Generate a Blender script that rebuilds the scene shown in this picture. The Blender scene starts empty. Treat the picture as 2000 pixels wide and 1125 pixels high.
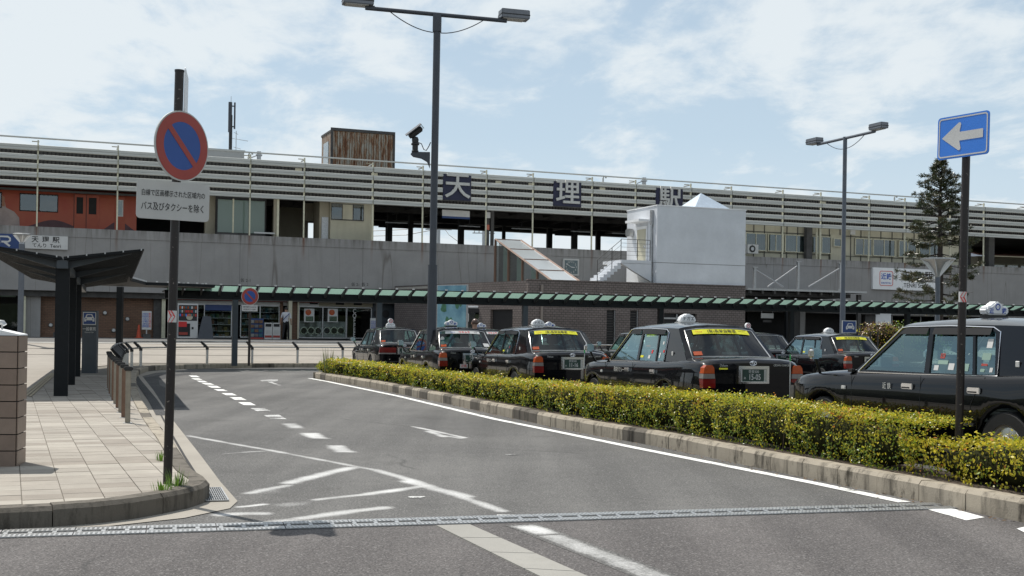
import bpy, bmesh, math, random
from mathutils import Vector, Matrix, noise
from mathutils.geometry import tessellate_polygon
random.seed(7)
S = bpy.context.scene
COL = S.collection
R = math.radians

# ------------------------------------------------------------------ camera
FOC, ROLL, TH, EYE, PPY = 2350.0, 0.0135, math.atan(21 / 2350.0), 1.5, 627.0
cF = Vector((0, math.cos(TH), math.sin(TH)))
cU0 = Vector((0, -math.sin(TH), math.cos(TH)))
cX = Vector((1, 0, 0))
cR = math.cos(ROLL) * cX + math.sin(ROLL) * cU0
cU = -math.sin(ROLL) * cX + math.cos(ROLL) * cU0
CAM = Vector((0, 0, EYE))
cam = bpy.data.cameras.new('camera')
cam.sensor_fit = 'HORIZONTAL'; cam.sensor_width = 36.0
cam.lens = FOC / 2000 * 36; cam.shift_y = (PPY - 562.5) / 2000
cam.clip_start = .1; cam.clip_end = 3000
co = bpy.data.objects.new('camera', cam); COL.objects.link(co)
mw = Matrix((cR, cU, -cF)).transposed().to_4x4(); mw.translation = CAM
co.matrix_world = mw
S.camera = co

# ------------------------------------------------------------------ light
SUN_AZ, SUN_EL = R(-45), R(59)
sd = Vector((math.sin(SUN_AZ) * math.cos(SUN_EL), math.cos(SUN_AZ) * math.cos(SUN_EL), math.sin(SUN_EL)))
sun = bpy.data.lights.new('sun', 'SUN'); sun.energy = 4.6; sun.angle = R(.53); sun.color = (1, .955, .88)
so = bpy.data.objects.new('sun', sun); COL.objects.link(so)
so.rotation_euler = sd.to_track_quat('Z', 'Y').to_euler(); so.location = sd * 60
S.view_settings.view_transform = 'Standard'; S.view_settings.look = 'None'
S.view_settings.exposure = 0.05; S.view_settings.gamma = 1; S.view_settings.use_curve_mapping = False

W = bpy.data.worlds.new('World'); S.world = W; W.use_nodes = True
def world():
    nt = W.node_tree; N = nt.nodes; L = nt.links; N.clear()
    out = N.new('ShaderNodeOutputWorld'); bg = N.new('ShaderNodeBackground')
    sky = N.new('ShaderNodeTexSky'); sky.sky_type = 'NISHITA'; sky.sun_disc = False
    sky.sun_elevation = SUN_EL; sky.sun_rotation = SUN_AZ % (2 * math.pi)
    sky.air_density = 1.0; sky.dust_density = 1.2; sky.ozone_density = 1.2
    tc = N.new('ShaderNodeTexCoord')
    sep = N.new('ShaderNodeSeparateXYZ'); L.new(tc.outputs['Generated'], sep.inputs[0])
    zz = N.new('ShaderNodeMath'); zz.operation = 'MAXIMUM'; L.new(sep.outputs[2], zz.inputs[0]); zz.inputs[1].default_value = 0.0
    za = N.new('ShaderNodeMath'); za.operation = 'ADD'; L.new(zz.outputs[0], za.inputs[0]); za.inputs[1].default_value = .16
    dx = N.new('ShaderNodeMath'); dx.operation = 'DIVIDE'; L.new(sep.outputs[0], dx.inputs[0]); L.new(za.outputs[0], dx.inputs[1])
    dy = N.new('ShaderNodeMath'); dy.operation = 'DIVIDE'; L.new(sep.outputs[1], dy.inputs[0]); L.new(za.outputs[0], dy.inputs[1])
    cb = N.new('ShaderNodeCombineXYZ'); L.new(dx.outputs[0], cb.inputs[0]); L.new(dy.outputs[0], cb.inputs[1])
    def nz(scale, det, dist, off, sx=1, sy=1, rot=0):
        m = N.new('ShaderNodeMapping'); L.new(cb.outputs[0], m.inputs[0]); m.inputs['Location'].default_value = off
        m.inputs['Scale'].default_value = (sx, sy, 1); m.inputs['Rotation'].default_value = (0, 0, rot)
        n = N.new('ShaderNodeTexNoise'); n.inputs['Scale'].default_value = scale; n.inputs['Detail'].default_value = det
        n.inputs['Roughness'].default_value = .6; n.inputs['Distortion'].default_value = dist
        L.new(m.outputs[0], n.inputs['Vector']); return n.outputs['Fac']
    big = nz(.75, 2, .3, (3.1, 1.7, 0)); mid = nz(2.3, 11, .5, (0.4, 5.2, 0), 1.0, .6, .5); fine = nz(6, 9, .3, (2, 2, 0), 1, .8, .5)
    def mth(op, a, b):
        m = N.new('ShaderNodeMath'); m.operation = op
        for i, v in enumerate((a, b)):
            if isinstance(v, (int, float)): m.inputs[i].default_value = v
            else: L.new(v, m.inputs[i])
        return m.outputs[0]
    s = mth('ADD', mth('MULTIPLY', big, .75), mth('ADD', mth('MULTIPLY', mid, 1.0), mth('MULTIPLY', fine, .55)))
    rp = N.new('ShaderNodeValToRGB'); L.new(mth('MULTIPLY', s, .5), rp.inputs[0]); rp.color_ramp.interpolation = 'EASE'
    e = rp.color_ramp.elements; e[0].position = CLOUD0; e[0].color = (0, 0, 0, 1); e[1].position = CLOUD1; e[1].color = (1, 1, 1, 1)
    # thin haze near the horizon
    hz = N.new('ShaderNodeMapRange'); L.new(zz.outputs[0], hz.inputs[0]); hz.inputs[1].default_value = 0; hz.inputs[2].default_value = .16
    hz.inputs[3].default_value = .5; hz.inputs[4].default_value = 0
    amt = mth('MAXIMUM', mth('MULTIPLY', rp.outputs[0], .85), hz.outputs[0])
    pale = N.new('ShaderNodeMixRGB'); pale.blend_type = 'MIX'; pf = N.new('ShaderNodeMapRange'); L.new(zz.outputs[0], pf.inputs[0]); pf.inputs[1].default_value = .12; pf.inputs[2].default_value = .75; pf.inputs[3].default_value = .80; pf.inputs[4].default_value = .05; L.new(pf.outputs[0], pale.inputs[0])
    L.new(sky.outputs[0], pale.inputs[1]); pale.inputs[2].default_value = (6.5, 8.1, 9.4, 1)
    mx = N.new('ShaderNodeMixRGB'); L.new(amt, mx.inputs[0]); L.new(pale.outputs[0], mx.inputs[1]); mx.inputs[2].default_value = (8.9, 9.5, 9.8, 1)
    L.new(mx.outputs[0], bg.inputs[0]); bg.inputs[1].default_value = .09
    L.new(bg.outputs[0], out.inputs[0])
CLOUD0, CLOUD1 = .50, .625
world()

# ------------------------------------------------------------------ geometry of the place seen from the camera
def ray(px, py): return cF + (px - 1000) / FOC * cR + (PPY - py) / FOC * cU
def gp(px, py, z=0.0):
    d = ray(px, py); return CAM + d * ((z - EYE) / d.z)
def dp(px, py, Y):
    d = ray(px, py); return CAM + d * (Y / d.y)
ANG = math.atan2(.3714, .9285)
SP0 = Vector((0, 71.2, 0)); SU = Vector((math.cos(ANG), math.sin(ANG), 0)); SN = Vector((math.sin(ANG), -math.cos(ANG), 0))
MST = Matrix.Rotation(ANG, 4, 'Z'); MST.translation = SP0      # station frame: x along the wall, y into the station
def st(px, py, y=0.0):
    d = ray(px, py); t = (-y - SN.dot(CAM - SP0)) / SN.dot(d); q = CAM + d * t - SP0
    return q.dot(SU), q.z
def sx(px, y=0.0, py=560): return st(px, py, y)[0]
def szz(py, px, y=0.0): return st(px, py, y)[1]
def stw(s, y, z): return MST @ Vector((s, y, z))
def plaza_z(o): return .9 if o < 7 else (.16 if o > 19 else .16 + .74 * (19 - o) / 12)

# ------------------------------------------------------------------ materials
def new_mat(name):
    m = bpy.data.materials.new(name); m.use_nodes = True
    nt = m.node_tree; return m, nt, nt.nodes, nt.links, nt.nodes['Principled BSDF']
def mat(name, col, rough=.6, metal=0, var=.12, scale=3.0, bump=0.0, bscale=40.0, coat=0, emit=None, stretch=(1, 1, 1), world_pos=False, spec=.5, var2=None):
    m, nt, N, L, b = new_mat(name)
    b.inputs['Roughness'].default_value = rough; b.inputs['Metallic'].default_value = metal
    b.inputs['Specular IOR Level'].default_value = spec
    if coat: b.inputs['Coat Weight'].default_value = coat; b.inputs['Coat Roughness'].default_value = .02
    if emit: b.inputs['Emission Color'].default_value = (*emit[0], 1); b.inputs['Emission Strength'].default_value = emit[1]
    src = N.new('ShaderNodeNewGeometry').outputs['Position'] if world_pos else N.new('ShaderNodeTexCoord').outputs['Object']
    mp = N.new('ShaderNodeMapping'); mp.inputs['Scale'].default_value = stretch; L.new(src, mp.inputs[0])
    if var:
        n = N.new('ShaderNodeTexNoise'); n.inputs['Scale'].default_value = scale; n.inputs['Detail'].default_value = 6; n.inputs['Roughness'].default_value = .65
        L.new(mp.outputs[0], n.inputs['Vector'])
        rp = N.new('ShaderNodeMapRange'); L.new(n.outputs['Fac'], rp.inputs[0]); rp.inputs[1].default_value = .3; rp.inputs[2].default_value = .7
        mx = N.new('ShaderNodeMixRGB'); L.new(rp.outputs[0], mx.inputs[0])
        mx.inputs[1].default_value = (*[c * (1 - var) for c in col], 1)
        mx.inputs[2].default_value = (*(var2 if var2 else [min(1, c * (1 + var)) for c in col]), 1)
        L.new(mx.outputs[0], b.inputs['Base Color'])
    else: b.inputs['Base Color'].default_value = (*col, 1)
    if bump:
        n2 = N.new('ShaderNodeTexNoise'); n2.inputs['Scale'].default_value = bscale; n2.inputs['Detail'].default_value = 3
        L.new(mp.outputs[0], n2.inputs['Vector'])
        bp = N.new('ShaderNodeBump'); bp.inputs['Strength'].default_value = bump; bp.inputs['Distance'].default_value = .01
        L.new(n2.outputs['Fac'], bp.inputs['Height']); L.new(bp.outputs[0], b.inputs['Normal'])
    return m
M = {}
def asphalt(name, c1, c2, worn=None, scale=1.0, fade=0.0):
    m, nt, N, L, b = new_mat(name); b.inputs['Roughness'].default_value = .88; b.inputs['Specular IOR Level'].default_value = .25
    pos = N.new('ShaderNodeNewGeometry').outputs['Position']
    def nz(s, d=2, r=.6):
        n = N.new('ShaderNodeTexNoise'); n.inputs['Scale'].default_value = s; n.inputs['Detail'].default_value = d; n.inputs['Roughness'].default_value = r
        L.new(pos, n.inputs['Vector']); return n.outputs['Fac']
    def mr(v, a, c, d=0, e=1):
        q = N.new('ShaderNodeMapRange'); L.new(v, q.inputs[0]); q.inputs[1].default_value = a; q.inputs[2].default_value = c
        q.inputs[3].default_value = d; q.inputs[4].default_value = e; return q.outputs[0]
    def mix(f, a, c, mode='MIX'):
        q = N.new('ShaderNodeMixRGB'); q.blend_type = mode
        for i, v in enumerate((f, a, c)):
            if isinstance(v, (int, float)): q.inputs[i].default_value = v
            elif isinstance(v, tuple): q.inputs[i].default_value = (*v, 1)
            else: L.new(v, q.inputs[i])
        return q.outputs[0]
    base = mix(mr(nz(.28, 5, .6), .35, .65), c1, c2)
    grain = nz(62 * scale, 3, .75)
    base = mix(1.0, base, mix(mr(grain, .3, .72), (.42, .42, .42), (1.55, 1.53, 1.5)), 'MULTIPLY')
    tm_ = N.new('ShaderNodeMapping'); tm_.inputs['Rotation'].default_value = (0, 0, R(20)); tm_.inputs['Scale'].default_value = (1.5, .09, 1); L.new(pos, tm_.inputs[0]); tn = N.new('ShaderNodeTexNoise'); tn.inputs['Scale'].default_value = 1; tn.inputs['Detail'].default_value = 4; L.new(tm_.outputs[0], tn.inputs['Vector'])
    base = mix(1.0, base, mix(mr(tn.outputs['Fac'], .35, .68), (.80, .80, .80), (1.14, 1.14, 1.13)), 'MULTIPLY')
    vor = N.new('ShaderNodeTexVoronoi'); vor.inputs['Scale'].default_value = 95 * scale; L.new(pos, vor.inputs['Vector'])
    sepc = N.new('ShaderNodeSeparateColor'); L.new(vor.outputs['Color'], sepc.inputs[0])
    base = mix(mr(sepc.outputs[0], .88, .96, 0, .36), base, (.38, .37, .36))      # pale aggregate
    base = mix(mr(sepc.outputs[1], .88, .95, 0, .6), base, (.03, .03, .032))
    stain = mix(mr(nz(1.1, 6, .7), .52, .75, 0, .3), base, tuple(c * .6 for c in c1))
    cv = N.new('ShaderNodeTexVoronoi'); cv.feature = 'DISTANCE_TO_EDGE'; cv.inputs['Scale'].default_value = .33
    wp = N.new('ShaderNodeMixRGB'); wp.inputs[0].default_value = .22; L.new(pos, wp.inputs[1]); nw = N.new('ShaderNodeTexNoise'); nw.inputs['Scale'].default_value = 1.6; nw.inputs['Detail'].default_value = 5; L.new(pos, nw.inputs['Vector']); L.new(nw.outputs['Color'], wp.inputs[2]); L.new(wp.outputs[0], cv.inputs['Vector'])
    crk = N.new('ShaderNodeMath'); crk.operation = 'MULTIPLY'; L.new(mr(cv.outputs['Distance'], 0, .006, .55, 0), crk.inputs[0]); L.new(mr(nz(.5, 3), .5, .6), crk.inputs[1]); stain = mix(crk.outputs[0], stain, (.04, .04, .04))
    stain = mix(mr(nz(.9, 3, .5), .62, .70, 0, .22), stain, (.055, .052, .05))
    col = stain
    if worn:
        paint, lo, hi = worn
        nn = N.new('ShaderNodeTexNoise'); nn.inputs['Scale'].default_value = 2.2; nn.inputs['Detail'].default_value = 3; L.new(pos, nn.inputs['Vector'])
        sp = N.new('ShaderNodeMath'); sp.operation = 'MULTIPLY_ADD'; L.new(nz(45, 3, .8), sp.inputs[0]); sp.inputs[1].default_value = .75 if not fade else .95; L.new(nn.outputs['Fac'], sp.inputs[2])
        q_ = sp.outputs[0]
        if fade:
            at = N.new('ShaderNodeAttribute'); at.attribute_name = 'worn'; ml = N.new('ShaderNodeMath'); ml.operation = 'MULTIPLY_ADD'; L.new(at.outputs['Fac'], ml.inputs[0]); ml.inputs[1].default_value = fade; L.new(q_, ml.inputs[2]); q_ = ml.outputs[0]
        col = mix(mr(q_, lo, hi), stain, paint)
    L.new(col, b.inputs['Base Color'])
    bp = N.new('ShaderNodeBump'); bp.inputs['Strength'].default_value = .75; bp.inputs['Distance'].default_value = .008
    L.new(grain, bp.inputs['Height']); L.new(bp.outputs[0], b.inputs['Normal'])
    return m
A1, A2 = (.112, .111, .110), (.152, .150, .147)
M['asphalt'] = asphalt('asphalt', A1, A2)
M['asphalt_near'] = asphalt('asphalt_coarse', (.105, .098, .098), (.132, .124, .123), scale=1.05)
M['asphalt_dark'] = asphalt('asphalt_patch', (.06, .062, .066), (.075, .077, .08))
M['lot'] = asphalt('asphalt_lot', (.09, .09, .09), (.12, .12, .12))
M['paint'] = asphalt('road_paint', A1, A2, ((.78, .78, .76), .62, .80))
M['paint_worn'] = asphalt('road_paint_worn', A1, A2, ((.66, .66, .65), .80, 1.02))
M['paint_fade'] = asphalt('road_paint_faded_edges', A1, A2, ((.60, .60, .59), 1.22, 1.98), fade=.88)
M['paint_faint'] = asphalt('road_paint_faint', A1, A2, ((.52, .52, .51), .92, 1.14))

def concrete_mat(name, col, dirt, streak=1.0, rust=False, dscale=1.0, black=0):
    m, nt, N, L, b = new_mat(name); b.inputs['Roughness'].default_value = .85; b.inputs['Specular IOR Level'].default_value = .25
    tc = N.new('ShaderNodeTexCoord').outputs['Object']
    def nz(s, d=5, st_=(1, 1, 1), r=.65):
        mp = N.new('ShaderNodeMapping'); mp.inputs['Scale'].default_value = st_; L.new(tc, mp.inputs[0])
        n = N.new('ShaderNodeTexNoise'); n.inputs['Scale'].default_value = s; n.inputs['Detail'].default_value = d; n.inputs['Roughness'].default_value = r
        L.new(mp.outputs[0], n.inputs['Vector']); return n.outputs['Fac']
    def mr(v, a, c, d=0, e=1):
        q = N.new('ShaderNodeMapRange'); L.new(v, q.inputs[0]); q.inputs[1].default_value = a; q.inputs[2].default_value = c
        q.inputs[3].default_value = d; q.inputs[4].default_value = e; return q.outputs[0]
    def mix(f, a, c):
        q = N.new('ShaderNodeMixRGB')
        for i, v in enumerate((f, a, c)):
            if isinstance(v, (int, float)): q.inputs[i].default_value = v
            elif isinstance(v, tuple): q.inputs[i].default_value = (*v, 1)
            else: L.new(v, q.inputs[i])
        return q.outputs[0]
    def mth(op, a, c):
        q = N.new('ShaderNodeMath'); q.operation = op
        for i, v in enumerate((a, c)):
            if isinstance(v, (int, float)): q.inputs[i].default_value = v
            else: L.new(v, q.inputs[i])
        return q.outputs[0]
    c = mix(mr(nz(.6 * dscale), .3, .7), tuple(x * .9 for x in col), tuple(min(1, x * 1.1) for x in col))
    c = mix(mr(nz(1.6 * dscale, 6, (1, 1, .12)), .52, .72, 0, .55 * streak), c, dirt)
    c = mix(mr(nz(9 * dscale, 4), .55, .8, 0, .35), c, tuple(x * .75 for x in col))
    if black:
        c = mix(mth('MULTIPLY', mr(nz(7, 6, (1, 1, .35), .8), .50, .64, 0, .85 * black), mr(nz(1.3, 3), .4, .6)), c, (.035, .03, .022))
    if rust:
        sep = N.new('ShaderNodeSeparateXYZ'); L.new(tc, sep.inputs[0])
        f = mth('FRACT', mth('ADD', mth('DIVIDE', mth('ADD', sep.outputs[0], 1.72 + 6.87 * 20), 6.87), .5), 0)
        d1 = mth('ABSOLUTE', mth('SUBTRACT', f, .5), 0); d2 = mth('ABSOLUTE', mth('SUBTRACT', f, .932), 0)
        d = mth('MINIMUM', d1, d2)
        band = mr(mth('ADD', d, mth('MULTIPLY', nz(2.5, 3, (3, 3, .25)), .035)), .016, .034, 1, 0)
        zf = mth('MULTIPLY', mr(sep.outputs[2], 5.2, 6.5), nz(1.3, 3, (1, 1, .2)))
        c = mix(mth('MULTIPLY', mth('MULTIPLY', band, zf), 1.6), c, (.16, .06, .025))
        # dark weathering under the top edge
        e = mth('MULTIPLY', mr(sep.outputs[2], 5.9, 6.55), mr(nz(3, 5, (1.5, 1, .12)), .42, .7))
        c = mix(mth('MULTIPLY', e, .7), c, (.07, .06, .045))
        cr = mr(mth('ABSOLUTE', mth('SUBTRACT', nz(.42, 2, (1, 1, .06)), .5), 0), 0, .0035, .55, 0)
        c = mix(cr, c, (.09, .07, .055))
    L.new(c, b.inputs['Base Color'])
    bp = N.new('ShaderNodeBump'); bp.inputs['Strength'].default_value = .35; bp.inputs['Distance'].default_value = .01
    L.new(nz(60, 3), bp.inputs['Height']); L.new(bp.outputs[0], b.inputs['Normal'])
    return m
M['wall'] = concrete_mat('station_concrete', (.30, .292, .285), (.17, .16, .15), .6, True)
M['concrete'] = concrete_mat('concrete', (.42, .40, .36), (.22, .20, .17), .7)
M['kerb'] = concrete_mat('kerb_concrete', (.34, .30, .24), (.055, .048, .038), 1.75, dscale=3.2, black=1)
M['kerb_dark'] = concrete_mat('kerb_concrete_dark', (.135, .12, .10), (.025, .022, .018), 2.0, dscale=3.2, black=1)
M['gutter'] = concrete_mat('gutter_concrete', (.33, .305, .265), (.24, .21, .18), .5)
M['strip'] = concrete_mat('edging_concrete', (.31, .30, .275), (.2, .19, .17), .5)
M['plaza'] = mat('plaza_paving', (.30, .272, .235), .85, var=.12, scale=.8, bump=.2, bscale=20, world_pos=True)
M['tile_a'] = mat('paving_beige', (.305, .275, .235), .85, var=.13, scale=2.5, bump=.3, bscale=120, world_pos=True)
M['tile_b'] = mat('paving_sand', (.25, .22, .185), .85, var=.13, scale=2.5, bump=.3, bscale=120, world_pos=True)
M['tile_c'] = mat('paving_pale', (.345, .315, .27), .85, var=.13, scale=2.5, bump=.3, bscale=120, world_pos=True)
M['grout'] = mat('paving_grout', (.17, .155, .13), .95, var=.2, scale=8, world_pos=True)
M['tactile'] = mat('tactile_yellow', (.36, .31, .22), .8)
M['earth'] = mat('soil', (.075, .055, .04), .95, var=.35, scale=9, bump=.8, bscale=30, world_pos=True)
M['ground'] = mat('far_ground', (.13, .13, .11), .95, var=.2, scale=.1, world_pos=True)
M['paintblack'] = mat('car_paint_black', (.0018, .002, .003), .3, var=.0, coat=.8, spec=.05)
M['navy'] = mat('navy_panel', (.012, .014, .045), .55, var=.2)
M['chrome'] = mat('chrome', (.82, .83, .85), .12, 1, var=.05)
M['steel'] = mat('stainless_steel', (.55, .55, .54), .35, 1, var=.12)
M['galv'] = mat('galvanised_steel', (.42, .43, .44), .45, .85, var=.2, scale=14)
M['rubber'] = mat('rubber', (.012, .012, .012), .8, var=.3)
M['blackplastic'] = mat('black_plastic', (.014, .014, .015), .45, var=.2)
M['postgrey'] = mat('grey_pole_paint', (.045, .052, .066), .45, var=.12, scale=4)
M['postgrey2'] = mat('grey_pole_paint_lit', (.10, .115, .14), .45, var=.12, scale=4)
M['lamphead'] = mat('lamp_housing', (.16, .17, .19), .4, .3, var=.1)
M['lampglass'] = mat('lamp_diffuser', (.4, .4, .38), .3, var=.05)
def pole_brown(name):
    m, nt, N, L, b = new_mat(name); b.inputs['Roughness'].default_value = .42
    tc = N.new('ShaderNodeTexCoord').outputs['Object']
    n = N.new('ShaderNodeTexNoise'); n.inputs['Scale'].default_value = 38; n.inputs['Detail'].default_value = 3; L.new(tc, n.inputs['Vector'])
    rp = N.new('ShaderNodeValToRGB'); L.new(n.outputs['Fac'], rp.inputs[0]); rp.color_ramp.elements[0].position = .66; rp.color_ramp.elements[0].color = (.014, .009, .008, 1)
    rp.color_ramp.elements[1].position = .70; rp.color_ramp.elements[1].color = (.16, .14, .12, 1); L.new(rp.outputs[0], b.inputs['Base Color'])
    return m
M['brown'] = pole_brown('dark_brown_chipped_paint')
M['canopydark'] = mat('dark_slate_steel', (.010, .012, .014), .6, spec=.2, var=.2, scale=5)
M['canopybeam'] = mat('blue_grey_steel', (.040, .052, .064), .5, var=.15, scale=3)
M['slat'] = mat('louvre_metal', (.50, .515, .49), .6, .0, var=.10, scale=2.0, stretch=(.3, 1, 3), var2=(.55, .56, .53))
M['creampost'] = mat('cream_post_paint', (.60, .58, .44), .6, var=.15, scale=6)
M['cream'] = concrete_mat('cream_panel', (.50, .475, .37), (.26, .23, .17), .6)
M['cream2'] = concrete_mat('cream_panel_warm', (.38, .345, .265), (.2, .17, .12), .5)
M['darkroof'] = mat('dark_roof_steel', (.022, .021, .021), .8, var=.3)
M['beamgrey'] = mat('roof_beam', (.07, .068, .066), .8, var=.3)
M['white'] = mat('white_paint', (.80, .81, .82), .5, var=.04)
M['whitewall'] = concrete_mat('white_render', (.64, .665, .70), (.58, .60, .63), .35)
M['offwhite'] = mat('sign_white', (.56, .56, .55), .5, var=.08, scale=2)
M['signgrey'] = mat('sign_faded_white', (.50, .50, .48), .5, var=.06, scale=4)
M['signred'] = mat('sign_red', (.33, .045, .032), .42, var=.08)
M['signblue'] = mat('sign_blue', (.018, .075, .30), .42, var=.08)
M['brightblue'] = mat('sign_bright_blue', (.035, .20, .70), .38, var=.05)
M['red'] = mat('red', (.55, .03, .02), .5)
M['ink'] = mat('black_ink', (.012, .012, .014), .6, var=0)
M['inkblue'] = mat('blue_ink', (.02, .08, .42), .6, var=0)
M['inkred'] = mat('red_ink', (.6, .03, .03), .6, var=0)
M['yellow'] = mat('yellow_film', (.72, .70, .03), .45, var=.05)
M['jrblue'] = mat('sign_navy_blue', (.018, .05, .17), .5, var=.1)
M['plategreen'] = mat('plate_green', (.010, .035, .025), .4, var=.1)
M['amber'] = mat('amber_lens', (.42, .07, .012), .18, var=.15, scale=20, coat=.6)
M['redlens'] = mat('red_lens', (.16, .008, .006), .16, var=.2, scale=20, coat=.6)
M['clearlens'] = mat('clear_lens', (.22, .20, .19), .12, var=.2, scale=20, coat=.6)
M['seat'] = mat('seat_fabric', (.06, .065, .07), .9)
M['seatwhite'] = mat('seat_cover_white', (.20, .21, .22), .85)
M['dash'] = mat('dashboard', (.03, .03, .033), .7)
M['orange'] = mat('train_vermilion', (.37, .055, .028), .5, var=.15, scale=.6, var2=(.36, .085, .035))
M['trainpurple'] = mat('train_mural_purple', (.075, .028, .035), .5, var=.3, scale=1)
M['skin'] = mat('skin', (.42, .25, .18), .6)
M['hair'] = mat('hair', (.015, .012, .01), .6)
M['cone'] = mat('cone_orange', (.45, .06, .02), .6)
M['curtain'] = mat('curtain', (.15, .155, .155), .9, var=.55, scale=5, stretch=(2.2, 1, .05))
M['curtain2'] = mat('curtain_light', (.26, .265, .26), .9, var=.45, scale=5, stretch=(2.2, 1, .05))
M['greenboard'] = mat('green_tint_panel', (.25, .36, .30), .3, var=.1, scale=.8)
M['brownbrick_dark'] = None

def brick_mat(name, c1, c2, mortar, bw=.23, bh=.065, rot=0, ms=.012):
    m, nt, N, L, b = new_mat(name); b.inputs['Roughness'].default_value = .8
    tc = N.new('ShaderNodeTexCoord').outputs['Object']
    sep = N.new('ShaderNodeSeparateXYZ'); L.new(tc, sep.inputs[0])
    ad = N.new('ShaderNodeMath'); ad.operation = 'ADD'; L.new(sep.outputs[0], ad.inputs[0]); L.new(sep.outputs[1], ad.inputs[1])
    cb = N.new('ShaderNodeCombineXYZ'); L.new(ad.outputs[0], cb.inputs[0]); L.new(sep.outputs[2], cb.inputs[1])
    br = N.new('ShaderNodeTexBrick'); L.new(cb.outputs[0], br.inputs['Vector']); br.inputs['Scale'].default_value = 1
    br.inputs['Brick Width'].default_value = bw; br.inputs['Row Height'].default_value = bh; br.inputs['Mortar Size'].default_value = ms
    br.inputs['Color1'].default_value = (*c1, 1); br.inputs['Color2'].default_value = (*c2, 1); br.inputs['Mortar'].default_value = (*mortar, 1)
    n = N.new('ShaderNodeTexNoise'); n.inputs['Scale'].default_value = .9; n.inputs['Detail'].default_value = 5; L.new(tc, n.inputs['Vector'])
    mr = N.new('ShaderNodeMapRange'); L.new(n.outputs['Fac'], mr.inputs[0]); mr.inputs[1].default_value = .3; mr.inputs[2].default_value = .7; mr.inputs[3].default_value = .8; mr.inputs[4].default_value = 1.15
    mx = N.new('ShaderNodeMixRGB'); mx.blend_type = 'MULTIPLY'; mx.inputs[0].default_value = 1; L.new(br.outputs['Color'], mx.inputs[1])
    L.new(mr.outputs[0], mx.inputs[2]); L.new(mx.outputs[0], b.inputs['Base Color'])
    bp = N.new('ShaderNodeBump'); bp.inputs['Strength'].default_value = .5; bp.inputs['Distance'].default_value = .01; bp.invert = True
    L.new(br.outputs['Fac'], bp.inputs['Height']); L.new(bp.outputs[0], b.inputs['Normal'])
    return m
M['brick'] = brick_mat('brown_brick_tile', (.155, .128, .12), (.185, .155, .146), (.07, .062, .058), .235, .115, ms=.014)
M['brick2'] = brick_mat('old_brown_brick', (.16, .088, .058), (.20, .11, .07), (.10, .07, .05), .25, .09)

def glass_mat(name, tint, refl=.06, rough=.02, opaque=0.0, ocol=(.3, .4, .38), gcol=(1, 1, 1)):
    m = bpy.data.materials.new(name); m.use_nodes = True; nt = m.node_tree; N = nt.nodes; L = nt.links; N.clear()
    out = N.new('ShaderNodeOutputMaterial'); tr = N.new('ShaderNodeBsdfTransparent'); tr.inputs[0].default_value = (*tint, 1)
    gl = N.new('ShaderNodeBsdfGlossy'); gl.inputs['Roughness'].default_value = rough; gl.inputs[0].default_value = (*gcol, 1)
    lw = N.new('ShaderNodeLayerWeight'); lw.inputs[0].default_value = .5; fr = N.new('ShaderNodeMath'); fr.operation = 'POWER'; L.new(lw.outputs['Facing'], fr.inputs[0]); fr.inputs[1].default_value = 4.0
    ad = N.new('ShaderNodeMath'); ad.operation = 'ADD'; ad.use_clamp = True; L.new(fr.outputs[0], ad.inputs[0]); ad.inputs[1].default_value = refl
    mx = N.new('ShaderNodeMixShader'); L.new(ad.outputs[0], mx.inputs[0])
    if opaque:
        df = N.new('ShaderNodeBsdfDiffuse'); df.inputs[0].default_value = (*ocol, 1); tl = N.new('ShaderNodeBsdfTranslucent'); tl.inputs[0].default_value = (*ocol, 1)
        a = N.new('ShaderNodeMixShader'); a.inputs[0].default_value = .5; L.new(df.outputs[0], a.inputs[1]); L.new(tl.outputs[0], a.inputs[2])
        c = N.new('ShaderNodeMixShader'); c.inputs[0].default_value = opaque; L.new(tr.outputs[0], c.inputs[1]); L.new(a.outputs[0], c.inputs[2])
        L.new(c.outputs[0], mx.inputs[1])
    else: L.new(tr.outputs[0], mx.inputs[1])
    L.new(gl.outputs[0], mx.inputs[2]); L.new(mx.outputs[0], out.inputs[0]); return m
M['carglass'] = glass_mat('car_glass', (.60, .76, .75), .20, gcol=(.70, .93, .95))
M['carglass_rear'] = glass_mat('car_glass_rear', (.42, .52, .52), .05)
M['shopglass'] = glass_mat('shop_glass', (.8, .84, .84), .02)
M['roofglass'] = glass_mat('canopy_glass_green', (.5, .75, .62), .02, .1, .85, (.36, .56, .47))
M['skyglass'] = glass_mat('frosted_white_glass', (.8, .85, .9), .06, .15, .9, (.70, .75, .78))
M['waitglass'] = glass_mat('waiting_room_glass', (.45, .60, .53), .05, .1, .75, (.34, .44, .385))
M['sideglass'] = glass_mat('grey_glass', (.55, .62, .62), .10)

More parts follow.
